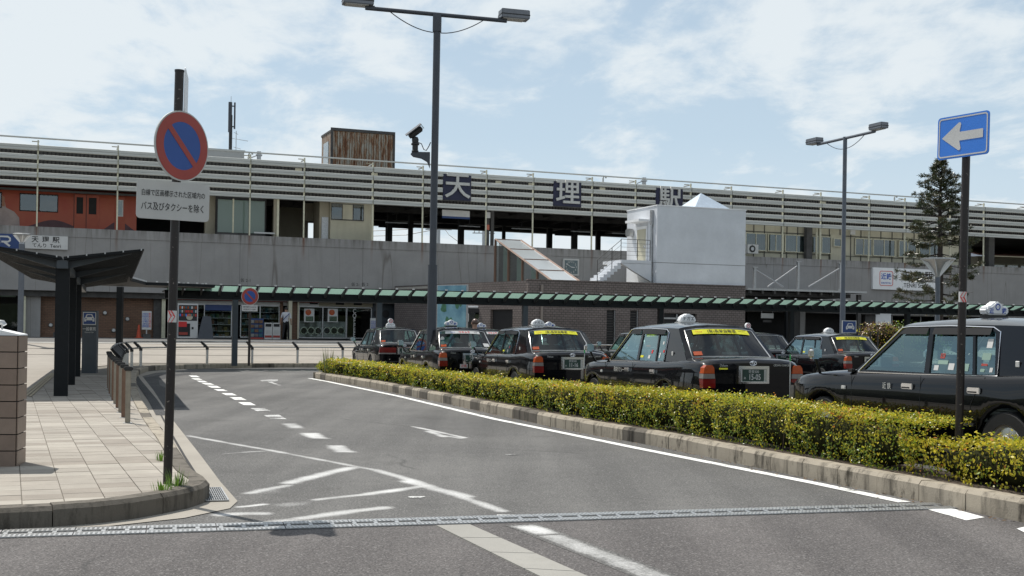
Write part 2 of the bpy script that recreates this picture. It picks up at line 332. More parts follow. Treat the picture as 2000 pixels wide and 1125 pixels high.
# ------------------------------------------------------------------ mesh builder
class MB:
    def __init__(s): s.v = []; s.f = []; s.m = []; s.mats = []
    def mi(s, m):
        if m not in s.mats: s.mats.append(m)
        return s.mats.index(m)
    def add(s, vs, fs, m=None):
        o = len(s.v); s.v += [tuple(v) for v in vs]; i = s.mi(m) if m else 0
        for f in fs: s.f.append([o + k for k in f]); s.m.append(i)
        return s
    def box(s, x0, x1, y0, y1, z0, z1, m=None, T=None):
        vs = [Vector(p) for p in ((x0, y0, z0), (x1, y0, z0), (x1, y1, z0), (x0, y1, z0), (x0, y0, z1), (x1, y0, z1), (x1, y1, z1), (x0, y1, z1))]
        if T: vs = [T @ v for v in vs]
        return s.add(vs, [(3, 2, 1, 0), (4, 5, 6, 7), (0, 1, 5, 4), (1, 2, 6, 5), (2, 3, 7, 6), (3, 0, 4, 7)], m)
    def prism(s, pts, d, m=None, T=None):      # pts in plane, extruded along vector d
        n = len(pts); a = [Vector(p) for p in pts]; b = [p + Vector(d) for p in a]; vs = a + b
        if T: vs = [T @ v for v in vs]
        return s.add(vs, [tuple(range(n))[::-1], tuple(range(n, 2 * n))] + [(i, (i + 1) % n, n + (i + 1) % n, n + i) for i in range(n)], m)
    def tube(s, path, r, k=8, m=None, cap=True, rs=None):
        P = [Vector(p) for p in path]; n = len(P); vs = []; up = None
        for i, p in enumerate(P):
            t = (P[min(i + 1, n - 1)] - P[max(i - 1, 0)]).normalized()
            if up is None: up = Vector((0, 0, 1)) if abs(t.z) < .9 else Vector((1, 0, 0))
            a = t.cross(up).normalized(); b = t.cross(a).normalized(); up = -b if False else up
            rr = rs[i] if rs else r
            for j in range(k):
                q = 2 * math.pi * j / k; vs.append(p + a * (rr * math.cos(q)) + b * (rr * math.sin(q)))
        fs = [(i * k + j, i * k + (j + 1) % k, (i + 1) * k + (j + 1) % k, (i + 1) * k + j) for i in range(n - 1) for j in range(k)]
        if cap: fs += [tuple(range(k)), tuple(range((n - 1) * k, n * k))[::-1]]
        return s.add(vs, fs, m)
    def lathe(s, prof, k=16, m=None, T=None, axis='Z', cap=True):   # prof [(r,z)]
        vs = []
        for r_, z in prof:
            for j in range(k):
                q = 2 * math.pi * j / k
                v = Vector((r_ * math.cos(q), r_ * math.sin(q), z)) if axis == 'Z' else Vector((r_ * math.cos(q), z, r_ * math.sin(q)))
                vs.append(T @ v if T else v)
        n = len(prof); fs = [(i * k + j, i * k + (j + 1) % k, (i + 1) * k + (j + 1) % k, (i + 1) * k + j) for i in range(n - 1) for j in range(k)]
        if cap: fs += [tuple(range(k))[::-1], tuple(range((n - 1) * k, n * k))]
        return s.add(vs, fs, m)
    def mesh(s, name, m=None, smooth=None, bevel=None):
        me = bpy.data.meshes.new(name); me.from_pydata(s.v, [], s.f)
        for q in (s.mats or ([m] if m else [])): me.materials.append(q)
        if s.mats: me.polygons.foreach_set('material_index', s.m)
        bm = bmesh.new(); bm.from_mesh(me); bmesh.ops.recalc_face_normals(bm, faces=bm.faces[:])
        if bevel:
            bmesh.ops.bevel(bm, geom=bm.edges[:], offset=bevel[0], segments=bevel[1], affect='EDGES', clamp_overlap=True)
        bm.to_mesh(me); bm.free()
        if smooth:
            me.shade_smooth(); me.set_sharp_from_angle(angle=R(smooth))
        me.update(); return me
    def obj(s, name, m=None, parent=None, smooth=None, bevel=None, mw=None):
        return link(name, s.mesh(name, m, smooth, bevel), parent, mw)
def link(name, me, parent=None, mw=None):
    o = bpy.data.objects.new(name, me); COL.objects.link(o)
    if parent is not None: o.parent = parent
    if mw is not None: o.matrix_basis = mw
    return o
def tag(o, label=None, cat=None, group=None, kind=None):
    if label: o['label'] = label
    if cat: o['category'] = cat
    if group: o['group'] = group
    if kind: o['kind'] = kind
    return o
def thing(name, label, cat, loc=(0, 0, 0), rz=0.0, group=None, M_=None):
    o = bpy.data.objects.new(name, None); COL.objects.link(o); o.empty_display_size = .2
    if M_ is not None: o.matrix_basis = M_
    else: o.location = loc; o.rotation_euler = (0, 0, rz)
    return tag(o, label, cat, group)
def copy_tree(o, parent=None):
    c = o.copy(); COL.objects.link(c); c.parent = parent
    for ch in [x for x in o.children]: copy_tree(ch, c)
    return c
def sheet(name, pts, z, m, kind='structure', parent=None):
    me = bpy.data.meshes.new(name); vs = [(p[0], p[1], z if len(p) < 3 else p[2]) for p in pts]
    tri = tessellate_polygon([[Vector(v) for v in vs]])
    me.from_pydata(vs, [], [t if (Vector(vs[t[1]]) - Vector(vs[t[0]])).cross(Vector(vs[t[2]]) - Vector(vs[t[0]])).z > 0 else t[::-1] for t in tri]); me.materials.append(m)
    o = link(name, me, parent)
    if kind: o['kind'] = kind
    return o
_tc = {}
def text_mesh(s, size, m, bold=0.0, align='CENTER', depth=0.0, spacing=1.0, xs=1.0):
    key = (s, size, m.name, bold, align, depth, spacing, xs)
    if key in _tc: return _tc[key]
    c = bpy.data.curves.new('lettering', 'FONT'); c.body = s; c.size = size; c.align_x = align; c.align_y = 'CENTER'
    c.offset = bold * size; c.extrude = depth; c.space_character = spacing; c.resolution_u = 3; c.fill_mode = 'BOTH' if depth else 'FRONT'
    o = bpy.data.objects.new('t', c); COL.objects.link(o)
    dg = bpy.context.evaluated_depsgraph_get(); me = bpy.data.meshes.new_from_object(o.evaluated_get(dg)); me.name = 'lettering'
    bpy.data.objects.remove(o); bpy.data.curves.remove(c)
    if xs != 1.0:
        for v in me.vertices: v.co.x *= xs
    me.materials.clear(); me.materials.append(m); _tc[key] = me; return me
FRONT = Matrix.Rotation(R(90), 4, 'X')        # text plane -> faces -y
def text(name, s, size, m, parent, loc, Rm=FRONT, **k):
    return link(name, text_mesh(s, size, m, **k), parent, Matrix.Translation(Vector(loc)) @ Rm)
def disc_pts(r, n=32, cx=0, cz=0, y=0): return [(cx + r * math.cos(2 * math.pi * i / n), y, cz + r * math.sin(2 * math.pi * i / n)) for i in range(n)]
def rrect(x0, x1, z0, z1, r, y=0, n=4):
    out = []
    for cx, cz, a in ((x1 - r, z1 - r, 0), (x0 + r, z1 - r, 90), (x0 + r, z0 + r, 180), (x1 - r, z0 + r, 270)):
        for i in range(n + 1):
            q = R(a + 90 * i / n); out.append((cx + r * math.cos(q), y, cz + r * math.sin(q)))
    return out
# ================================================================== GROUND
sheet('ground', [(-900, -700), (900, -700), (900, 1600), (-900, 1600)], -.03, M['ground'])
GX0, GX1, GY0, GY1 = -6.6, 1.3, 8.3, 20.5
for q in ([(-70, -8), (60, -8), (60, GY0), (-70, GY0)], [(-70, GY1), (60, GY1), (60, 62), (-70, 62)], [(-70, GY0), (GX0, GY0), (GX0, GY1), (-70, GY1)], [(GX1, GY0), (60, GY0), (60, GY1), (GX1, GY1)]): sheet('road', q, 0.0, M['asphalt'])
def worn_road(strokes):
    """the piece of road that carries the worn markings: one flush sheet, paint amount per vertex"""
    import numpy as np
    st_ = .035; nx = int((GX1 - GX0) / st_); ny = int((GY1 - GY0) / st_); xs = np.linspace(GX0, GX1, nx + 1); ys = np.linspace(GY0, GY1, ny + 1); Xg, Yg = np.meshgrid(xs, ys); Wt = np.zeros_like(Xg)
    for pts, w, k in strokes:
        if w is None:
            P = [gp(*p) for p in pts]; D = np.full_like(Xg, 9.0); c = sum(P, Vector()) / len(P)
            for a, b in zip(P, P[1:] + P[:1]):
                dx, dy = b.x - a.x, b.y - a.y; L1 = math.hypot(dx, dy); sg = 1 if dx * (c.y - a.y) - dy * (c.x - a.x) > 0 else -1; D = np.minimum(D, sg * (dx * (Yg - a.y) - dy * (Xg - a.x)) / L1)
            Wt = np.maximum(Wt, k * np.clip((D + .03) / .12, 0, 1)); continue
        P = [gp(*p) for p in pts]; pp = cat_rom([(p.x, p.y) for p in P], 4) if len(P) > 2 else P; D = np.full_like(Xg, 9.0)
        for a, b in zip(pp, pp[1:]):
            dx, dy = b.x - a.x, b.y - a.y; L2 = dx * dx + dy * dy + 1e-9; t = np.clip(((Xg - a.x) * dx + (Yg - a.y) * dy) / L2, 0, 1); D = np.minimum(D, np.hypot(Xg - a.x - t * dx, Yg - a.y - t * dy))
        Wt = np.maximum(Wt, k * np.clip((w * .55 - D) / (w * .42), 0, 1))
    V = np.stack([Xg.ravel(), Yg.ravel(), np.zeros(Xg.size)], 1); i = np.arange(ny)[:, None] * (nx + 1) + np.arange(nx)[None, :]; i = i.ravel(); F = np.stack([i, i + 1, i + nx + 2, i + nx + 1], 1)
    me = bpy.data.meshes.new('road'); me.from_pydata(V.tolist(), [], F.tolist()); at = me.attributes.new('worn', 'FLOAT', 'POINT'); at.data.foreach_set('value', Wt.ravel().astype('f')); me.materials.append(M['paint_fade']); o = link('road', me); o['kind'] = 'structure'
# the street in front of the drain has coarser asphalt
def drain_pt(t): return Vector((-9.0, 6.35, 0)).lerp(Vector((3.86, 10.60, 0)), t)
D0 = gp(0, 1045); D1 = gp(1830, 990); DD = (D1 - D0); DD.z = 0; DL = DD.length; DD.normalize(); DN = Vector((DD.y, -DD.x, 0))   # towards the camera
pa = D0 - DD * 9; pb = D1 + DD * 22
sheet('street', [(pa.x, pa.y), (-16, -7.5), (26, -7.5), (pb.x, pb.y)], .004, M['asphalt_near'])

# ---- kerb lines
RK = [(-4.7, 36.7), (-5.4, 37.05), (-5.92, 36.8), (-5.84, 36.3), (-3.69, 31.28), (-2.3, 27.5), (-1.1, 24.17), (-.1, 21.3), (.82, 18.7), (1.45, 17.15), (2.03, 15.83), (2.50, 14.5), (2.95, 13.2), (3.51, 11.67), (3.85, 10.75), (4.10, 10.0), (4.6, 9.1), (5.6, 8.2), (7.2, 7.6)]
LK = [(-12.5, 6.0), (-9.0, 7.05), (-6.0, 8.02), (-3.9, 8.72), (-3.12, 9.12), (-2.80, 9.6), (-2.62, 10.1), (-2.64, 10.6), (-2.88, 11.15), (-3.10, 11.7), (-4.02, 14.35), (-5.35, 18.05), (-7.6, 24.6), (-10.1, 32.4), (-11.4, 36.8), (-12.2, 40.3), (-12.2, 42.2), (-11.3, 44.0), (-10.3, 45.2), (-7.4, 47.2), (0, 50.4), (12, 55.2), (30, 62.4)]
def cat_rom(P, n=6):
    P = [Vector((p[0], p[1], 0)) for p in P]; out = []
    for i in range(len(P) - 1):
        p0 = P[max(i - 1, 0)]; p1 = P[i]; p2 = P[i + 1]; p3 = P[min(i + 2, len(P) - 1)]
        for k in range(n):
            t = k / n
            out.append(.5 * ((2 * p1) + (-p0 + p2) * t + (2 * p0 - 5 * p1 + 4 * p2 - p3) * t * t + (-p0 + 3 * p1 - 3 * p2 + p3) * t ** 3))
    return out + [P[-1]]
class Path:
    def __init__(s, P):
        s.P = P; s.L = [0]
        for a, b in zip(P, P[1:]): s.L.append(s.L[-1] + (b - a).length)
        s.len = s.L[-1]
    def at(s, d):
        d = max(0, min(s.len - 1e-6, d)); i = 0
        import bisect
        i = max(0, min(len(s.P) - 2, bisect.bisect_right(s.L, d) - 1))
        t = (d - s.L[i]) / (s.L[i + 1] - s.L[i]); a, b = s.P[i], s.P[i + 1]
        # smoothed tangent
        ta = (s.P[min(i + 1, len(s.P) - 1)] - s.P[max(i - 1, 0)]).normalized(); tb = (s.P[min(i + 2, len(s.P) - 1)] - s.P[i]).normalized()
        tg = ta.lerp(tb, t).normalized(); return a.lerp(b, t), tg, Vector((-tg.y, tg.x, 0))   # left normal
rk = Path(cat_rom(RK)); lk = Path(cat_rom(LK))
def kerb_stones(path, root, side, w, h, step, gap, mats, z0=0.0, d0=0, d1=None):
    d = d0; d1 = d1 or path.len
    while d < d1 - .05:
        e = min(d + step * random.uniform(.97, 1.03), d1); mb = MB(); n = 3; vs = []; j = random.uniform(-.006, .006); jz = random.uniform(-.006, .004)
        for i in range(n + 1):
            p, t, nn = path.at(d + gap / 2 + (e - d - gap) * i / n); q = nn * side
            for off, z in ((0.0, z0 - .05), (0.0, h * .80), (.03, h), (w, h), (w, z0 - .05)):
                vs.append(p + q * (off + j) + Vector((0, 0, z + (jz if z > .05 else 0))))
        fs = [(i * 5 + k, (i + 1) * 5 + k, (i + 1) * 5 + k + 1, i * 5 + k + 1) for i in range(n) for k in range(4)]
        fs += [(0, 1, 2, 3, 4), tuple(n * 5 + k for k in (4, 3, 2, 1, 0))]
        mb.add(vs, fs); mb.obj('kerb_stone', random.choice(mats), root)
        d = e
right_kerb = thing('kerb', 'long row of weathered kerb stones along the hedge', 'kerb'); right_kerb['kind'] = 'structure'
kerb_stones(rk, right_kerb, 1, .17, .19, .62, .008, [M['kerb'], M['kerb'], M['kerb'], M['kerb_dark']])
left_kerb = thing('kerb', 'curved kerb with dirty face coloured dark as shade around the paved corner', 'kerb'); left_kerb['kind'] = 'structure'
kerb_stones(lk, left_kerb, 1, .17, .165, .95, .008, [M['kerb_dark']], d1=14.5)  # corner stones use the dark concrete to carry the front face's shade
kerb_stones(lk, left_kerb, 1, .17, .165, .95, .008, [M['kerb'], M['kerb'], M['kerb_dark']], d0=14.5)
# ---- gutter apron beside the left kerb
GO = [gp(*p) for p in ((464, 980), (430.5, 942), (391, 889), (336, 819), (300, 763), (278, 735))]
go = [Vector((-12.5, 5.5, 0)), Vector((-6.0, 7.55, 0)), gp(0, 1036), gp(211, 1029), gp(359, 1013), gp(449, 994)] + GO + [Vector((-11.6, 39.3, 0)), Vector((-11.2, 41.8, 0))]
gi = [Vector(p + (0,)) if len(p) == 2 else p for p in [(-12.5, 6.2), (-9, 7.2), (-6.0, 8.15), (-3.9, 8.85), (-3.15, 9.25), (-2.85, 9.7), (-2.7, 10.3), (-3.15, 11.6), (-4.05, 14.35), (-5.4, 18.05), (-7.65, 24.6), (-10.15, 32.4), (-11.45, 36.8), (-12.2, 40.3), (-12.1, 41.8)]]
sheet('gutter', [(p.x, p.y) for p in go] + [(p.x, p.y) for p in gi[::-1]], .006, M['gutter'])
# slot in the gutter
sl = [gp(*p) for p in ((397, 952), (360, 893), (325, 832), (300, 785), (275, 745), (262, 725))]
for i, (w0, w1) in enumerate(((.012, .018),)):
    pts = [(p.x - w0, p.y) for p in sl] + [(p.x + w1, p.y) for p in sl[::-1]]
    sheet('gutter_slot', pts, .010, M['rubber'])
sl2 = [gp(*p) for p in ((316, 812), (298, 782), (262, 735))]
sheet('gutter_slot', [(p.x - .10, p.y) for p in sl2] + [(p.x + .10, p.y) for p in sl2[::-1]], .011, M['asphalt_dark'])
pt = [gp(*p) for p in ((366, 797), (330, 747), (290, 731), (330, 727), (400, 723), (520, 719), (300, 722), (262, 730), (275, 742), (300, 775), (320, 797))]
# darker asphalt patch along the gutter
patch = [gp(*p) for p in ((364, 796), (345, 770), (312, 752), (310, 743), (330, 737), (372, 731), (372, 728), (310, 733), (277, 738), (320, 796))]
sheet('asphalt_patch', [(p.x, p.y) for p in patch], .004, M['asphalt_dark'])

# ---- drain grate in the gutter corner
g = thing('drain_grate', 'square galvanised drain grate set in the concrete gutter corner', 'drain grate', gp(419, 965, .012), 0)
gc = [gp(*p, .012) - gp(419, 965, .012) for p in ((393, 954), (431, 953), (446, 978), (403, 979))]
mb = MB(); mb.add([gc[0] + Vector((0, 0, -.0)), gc[1], gc[2], gc[3]], [(0, 1, 2, 3)]); mb.obj('pit', M['rubber'], g)
mb = MB()
def lerp4(u_, v_): return gc[0].lerp(gc[1], u_).lerp(gc[3].lerp(gc[2], u_), v_)
def bar(mb, a, b, w, h):
    t = (b - a).normalized(); q = Vector((-t.y, t.x, 0)) * w / 2
    mb.add([a - q, b - q, b + q, a + q] + [p + Vector((0, 0, h)) for p in (a - q, b - q, b + q, a + q)], [(3, 2, 1, 0), (4, 5, 6, 7), (0, 1, 5, 4), (1, 2, 6, 5), (2, 3, 7, 6), (3, 0, 4, 7)])
for i in range(11): bar(mb, lerp4(i / 10, 0), lerp4(i / 10, 1), .006 if 0 < i < 10 else .012, .010)
for i in range(7): bar(mb, lerp4(0, i / 6), lerp4(1, i / 6), .008 if 0 < i < 6 else .014, .009)
mb.obj('grating', M['galv'], g)

# ---- drain channel across the road: each grating is a piece
dr = thing('drain_channel', 'long galvanised slot drain running across the road', 'drain', (D0.x, D0.y, 0), math.atan2(DD.y, DD.x))
x = -7.0; k = 0
while x < DL + .15:
    Lg = .5; e = min(x + Lg, DL + .2); mb = MB()
    mb.box(x + .004, e - .004, -.165, -.045, .004, .013, M['galv']); mb.box(x + .004, e - .004, .045, .165, .004, .013, M['galv'])
    mb.box(x + .004, e - .004, -.045, .045, .0045, .006, M['rubber'])
    nb = 14
    for i in range(nb):
        xx = x + .015 + (e - x - .03) * i / nb
        for y0, y1 in ((-.15, -.115), (-.095, -.06), (.06, .095), (.115, .15)): mb.box(xx, xx + .016, y0, y1, .013, .017, M['steel'])
    for q in (.0, .33, .66): mb.box(x + q * Lg + .02, x + q * Lg + .05, -.045, .045, .006, .012, M['galv'])
    mb.box(x + .004, e - .004, -.05, -.038, .006, .013, M['steel']); mb.box(x + .004, e - .004, .038, .05, .006, .013, M['steel'])
    mb.obj('grating', None, dr); x = e
sheet('drain_edge', [tuple((D0 + DD * a + DN * b)[:2]) for a, b in ((-9, -.185), (DL + .25, -.185), (DL + .25, .185), (-9, .185))], .0065, M['asphalt_dark'])

# ---- flush concrete strip at the bottom
cs = thing('concrete_strip', 'flush pale concrete edging strip crossing the street below the drain', 'kerb'); cs['kind'] = 'structure'
c0, c1 = gp(852, 1029), gp(917, 1027); c2, c3 = gp(1140, 1126), gp(1062, 1133); c2 = c1 + (c2 - c1) * 1.9; c3 = c0 + (c3 - c0) * 1.7
for i in range(6):
    a, b_ = i / 6 + .002, (i + 1) / 6 - .002; q = [c0.lerp(c3, a), c1.lerp(c2, a), c1.lerp(c2, b_), c0.lerp(c3, b_)]
    mb = MB(); mb.add([p + Vector((0, 0, .004)) for p in q] + [p + Vector((0, 0, .014)) for p in q], [(4, 5, 6, 7), (0, 1, 5, 4), (1, 2, 6, 5), (2, 3, 7, 6), (3, 0, 4, 7)]); mb.obj('edging_slab', M['strip'], cs)

# ---- painted markings
def strip(name, pts, w, m, z=.004, w1=None):
    P = [gp(*p) for p in pts]; Lf, Rt = [], []
    for i, p in enumerate(P):
        t = (P[min(i + 1, len(P) - 1)] - P[max(i - 1, 0)]).normalized(); q = Vector((-t.y, t.x, 0)); ww = w if w1 is None else w + (w1 - w) * i / (len(P) - 1)
        Lf.append(p + q * ww / 2); Rt.append(p - q * ww / 2)
    sheet(name, [(p.x, p.y) for p in Lf + Rt[::-1]], z, m)
QN = [0]
def quad(name, pts, m, z=.0052):
    QN[0] += 1; z += QN[0] * .00003 - (.0012 if z == .0052 else 0)
    if True: return sheet(name, [tuple(gp(*p)[:2]) for p in pts], z, m)
    P = [gp(*p) for p in pts]; c = sum(P, Vector()) / len(P); n = len(P); P = [c + (p - c) * 1.12 for p in P]; vs = [(p.x, p.y, z) for p in P] + [((p.x + c.x) / 2, (p.y + c.y) / 2, z) for p in P] + [(c.x, c.y, z)]
    fs = [(i, (i + 1) % n, n + (i + 1) % n, n + i) for i in range(n)] + [(n + i, n + (i + 1) % n, 2 * n) for i in range(n)]
    me = bpy.data.meshes.new(name); me.from_pydata(vs, [], fs); at = me.attributes.new('worn', 'FLOAT', 'POINT')
    for i in range(2 * n + 1): at.data[i].value = 0.0 if i < n else (.8 if i < 2 * n else 1.0)
    bm = bmesh.new(); bm.from_mesh(me); bmesh.ops.recalc_face_normals(bm, faces=bm.faces[:])
    if bm.faces[0].normal.z < 0: bmesh.ops.reverse_faces(bm, faces=bm.faces[:])
    bm.to_mesh(me); bm.free(); me.materials.append(M['paint_fade']); o = link(name, me); o['kind'] = 'structure'; return o
strip('road_edge_line', [(604, 739), (640, 745.5), (778, 774), (870, 796), (967, 819), (1100, 846), (1253, 877.5), (1415, 909.5), (1595, 945), (1766, 981.5)], .14, M['paint'], .005)
quad('road_edge_line', [(1813, 997), (1858, 994), (1923, 1012), (1887, 1018)], M['paint'], .008)
quad('road_edge_line', [(1985, 1034), (2006, 1030), (2030, 1042), (2010, 1046)], M['paint'], .008)
dash = []
for x0, x1, y0, y1 in ((368, 391, 733.6, 737), (373, 396, 739, 742), (383, 406, 743.7, 746.9), (393, 419, 748.2, 751.7), (404, 432, 753.6, 757.7), (417, 445, 760.4, 764), (432, 463, 768, 772.5), (448, 482, 776, 781.6), (465, 500, 786, 791.8), (489, 531, 797.5, 804), (513, 560, 810, 819), (544, 598, 826, 837), (579, 646, 845, 857), (628, 700, 869, 884)):
    k = (x1 - x0) * .32; dash.append(((x0, y0), (x1 - k, y0 + .3), (x1, y1), (x0 + k, y1 - .3)))
for i, q in enumerate(dash[:11]): quad('lane_dash', q, M['paint'] if i < 9 or i in (12,) else M['paint_worn'])
def fade_strip(name, pts, w, z=.0018, ends=True, mid=1.0):
    P = [gp(*p) for p in pts]; pp = Path(cat_rom([(p.x, p.y) for p in P], 5)); n = max(8, int(pp.len / .12)); vs, wt, fs = [], [], []
    QN[0] += 1; z += QN[0] * .00003
    for i in range(n + 1):
        p, t, nn = pp.at(pp.len * i / n); e = min(1, min(i, n - i) / (n * .18)) if ends else 1
        for k, (q, v) in enumerate(((-.56, 0), (-.3, .8), (0, 1), (.3, .8), (.56, 0))): c = p + nn * (w * q); vs.append((c.x, c.y, z)); wt.append(v * e * mid)
    for i in range(n):
        for k in range(4): a = i * 5 + k; fs.append((a, a + 5, a + 6, a + 1))
    me = bpy.data.meshes.new(name); me.from_pydata(vs, [], fs); at = me.attributes.new('worn', 'FLOAT', 'POINT')
    for i, v in enumerate(wt): at.data[i].value = v
    bm = bmesh.new(); bm.from_mesh(me); bmesh.ops.recalc_face_normals(bm, faces=bm.faces[:])
    bm.faces.ensure_lookup_table()
    if bm.faces[0].normal.z < 0: bmesh.ops.reverse_faces(bm, faces=bm.faces[:])
    bm.to_mesh(me); bm.free(); me.materials.append(M['paint_fade']); o = link(name, me); o['kind'] = 'structure'
worn_road([
    ([(368, 851), (450, 866), (520, 878), (600, 893), (680, 908), (745, 920)], 0.15, 0.8),
    ([(735, 918), (790, 934), (850, 953), (905, 971), (980, 998)], 0.19, 0.86),
    ([(796, 940), (820, 946), (865, 958), (912, 970)], 0.26, 0.95),
    ([(565, 943), (600, 934), (640, 924), (688, 913)], 0.28, 0.92),
    ([(488, 963), (520, 956), (562, 948)], 0.2, 0.8),
    ([(450, 972), (520, 958), (600, 936)], 0.36, 0.35),
    ([(722, 964), (760, 959), (822, 950)], 0.22, 0.92),
    ([(618, 976), (660, 971), (722, 965)], 0.18, 0.86),
    ([(560, 986), (640, 974), (720, 965)], 0.36, 0.3),
    ([(590, 1012), (640, 1005), (700, 997), (748, 992)], 0.26, 0.92),
    ([(490, 1026), (540, 1020), (600, 1011), (650, 1004)], 0.28, 0.7),
    ([(438, 1005), (475, 1003), (514, 1003)], 0.26, 0.86),
    ([(468, 990), (490, 988), (514, 985)], 0.12, 0.9),
    ([(440, 886), (480, 883), (515, 881)], 0.14, 0.62),
    ([(544, 826), (583, 826), (600, 837), (562, 837)], None, .70), ([(579, 845), (626, 845), (647, 857), (603, 857)], None, .95), ([(628, 869), (676, 869), (700, 884), (652, 884)], None, .84),
    ([(806, 833), (850, 842), (908, 855)], .13, .95), ([(838, 842), (868, 853)], .20, .85), ([(850, 848), (900, 856)], .14, .8)])
quad('lane_marking', [(796, 971), (808, 970), (832, 970), (822, 973), (802, 973)], M['paint'])
quad('lane_marking', [(970, 1007), (1005, 1007), (1010, 1010), (974, 1010)], M['paint'], .0075)
quad('lane_marking', [(985, 888), (1010, 887), (1012, 889), (990, 890)], M['paint_worn'])
fade_strip('lane_line', [(1022, 1027), (1070, 1046), (1100, 1058), (1180, 1088), (1260, 1120), (1330, 1150)], .24, .0058, mid=.75)
fade_strip('lane_line', [(1016, 1026), (1045, 1036), (1075, 1047)], .24, .0062)
quad('arrow_marking', [(508, 743), (543, 741), (543, 744), (530, 746), (512, 745)], M['paint_worn'])
quad('arrow_marking', [(522, 746), (530, 746), (550, 753), (543, 753)], M['paint_worn'], .005)

# ---- plaza rising to the station
def plaza():
    vs, fs = [], []; os_ = [19.6, 19, 17, 15, 13, 11, 9, 7, 3.5, 0, -14]
    edge = []
    ss = [-60, -45, -35, -28, -20, -10, 0, 10, 20, 30, 45, 60]
    for o in os_:
        for s in ss: v = stw(s, -o, plaza_z(o)); vs.append(v)
    n = len(ss)
    for i in range(len(os_) - 1):
        for j in range(n - 1): fs.append((i * n + j, i * n + j + 1, (i + 1) * n + j + 1, (i + 1) * n + j))
    me = bpy.data.meshes.new('plaza'); me.from_pydata([tuple(v) for v in vs], [], fs); me.materials.append(M['plaza']); o = link('plaza', me); o['kind'] = 'structure'
plaza()
def band(name, o0, o1, m, dz):
    vs, fs = [], []; n = 8; ss = [-60, -30, 0, 30, 60]
    for i in range(n + 1):
        o = o0 + (o1 - o0) * i / n
        for q in ss: v = stw(q, -o, plaza_z(o) + dz); vs.append(tuple(v))
    for i in range(n):
        for j in range(4): fs.append((i * 5 + j, i * 5 + j + 1, (i + 1) * 5 + j + 1, (i + 1) * 5 + j))
    me = bpy.data.meshes.new(name); me.from_pydata(vs, [], fs); me.materials.append(m); o_ = link(name, me); o_['kind'] = 'structure'
band('station_shade_pavement', .3, 9.3, mat('shade_grey_paving', (.11, .108, .105), .85, var=.15, scale=1.5, world_pos=True), .01)  # dark grey band stands in for the station's shade on the plaza
band('pavement_edge', 9.3, 9.75, mat('edge_stone', (.42, .41, .38), .8, world_pos=True), .016)
band('plaza_joint', 12.6, 12.75, mat('joint_line', (.20, .185, .16), .9, world_pos=True), .01)
band('plaza_joint', 15.6, 15.75, mat('joint_line_b', (.22, .2, .17), .9, world_pos=True), .01)
pts = []
d = 0
while d < lk.len:
    p, t, nn = lk.at(d); pts.append(p + nn * .16); d += .4
cut = [p for p in pts]
j0 = stw(45, -19.6, 0); j1 = stw(-60, -19.6, 0)
far = [p for p in cut if (p - SP0).dot(SN) > 19.7 and True]
# pavement base on the left: from the street corner to the plaza
sheet('pavement', [(p.x, p.y) for p in far] + [tuple(j1[:2]), (-60, 6), (-12.5, 6.2)], .150, M['grout'])
# unit paving slabs
def in_poly(x, y, P):
    c = False; j = len(P) - 1
    for i in range(len(P)):
        if ((P[i][1] > y) != (P[j][1] > y)) and (x < (P[j][0] - P[i][0]) * (y - P[i][1]) / (P[j][1] - P[i][1]) + P[i][0]): c = not c
        j = i
    return c
def clip_poly(poly, a, b):     # keep left of a->b
    out = []
    for i in range(len(poly)):
        p, q = poly[i], poly[(i + 1) % len(poly)]
        sp = (b[0] - a[0]) * (p[1] - a[1]) - (b[1] - a[1]) * (p[0] - a[0]); sq = (b[0] - a[0]) * (q[1] - a[1]) - (b[1] - a[1]) * (q[0] - a[0])
        if sp >= 0: out.append(p)
        if sp * sq < 0:
            t = sp / (sp - sq); out.append((p[0] + (q[0] - p[0]) * t, p[1] + (q[1] - p[1]) * t))
    return out
tdir = Vector((-.385, .923, 0)); tnor = Vector((.923, .385, 0))
org = gp(204, 971, .16)
inner = []; d = 0
while d < lk.len:
    p, t, nn = lk.at(d); inner.append((p.x + nn.x * .178, p.y + nn.y * .178)); d += .12
pv = [p for p in inner if (Vector((p[0], p[1], 0)) - SP0).dot(SN) > 19.7]
region = pv + [(-20, 48), (-20, 3.9)]
cands = []
for i in range(-50, 14):
    for j in range(-8, 105):
        c = org + tnor * (.30 * (i + .5)) + tdir * (.30 * (j + .5))
        if c.x > -16 and -12.9 < c.x - 0 and c.y > 6.9 and c.y < 33:
            cn = [org + tnor * (.30 * (i + a)) + tdir * (.30 * (j + b)) for a, b in ((.012, .012), (.988, .012), (.988, .988), (.012, .988))]
            ins = [in_poly(q.x, q.y, region) for q in cn]
            if not any(ins): continue
            poly = [(q.x, q.y) for q in cn]
            if not all(ins):
                near_ = min(range(len(inner)), key=lambda q: (inner[q][0] - c.x) ** 2 + (inner[q][1] - c.y) ** 2)
                a = inner[max(near_ - 1, 0)]; b_ = inner[min(near_ + 1, len(inner) - 1)]
                poly = clip_poly(poly, a, b_)
                if len(poly) < 3: continue
            px = 1000 + c.x / c.y * FOC
            if px < -60: continue
            cands.append((c.length if px > 40 or c.y < 11.3 else c.length + 30, poly, i, j))
cands.sort(key=lambda q: q[0])
slabs = thing('paving', 'beige concrete paving slabs on the left corner of the pavement', 'paving'); slabs['kind'] = 'structure'
rest = MB()
def slab_mesh(mb, poly, z, h, m):
    n = len(poly); vs = [(x, y, z) for x, y in poly] + [(x, y, z + h) for x, y in poly]
    mb.add(vs, [tuple(range(n, 2 * n))] + [(i, (i + 1) % n, n + (i + 1) % n, n + i) for i in range(n)], m)
rowm = {}
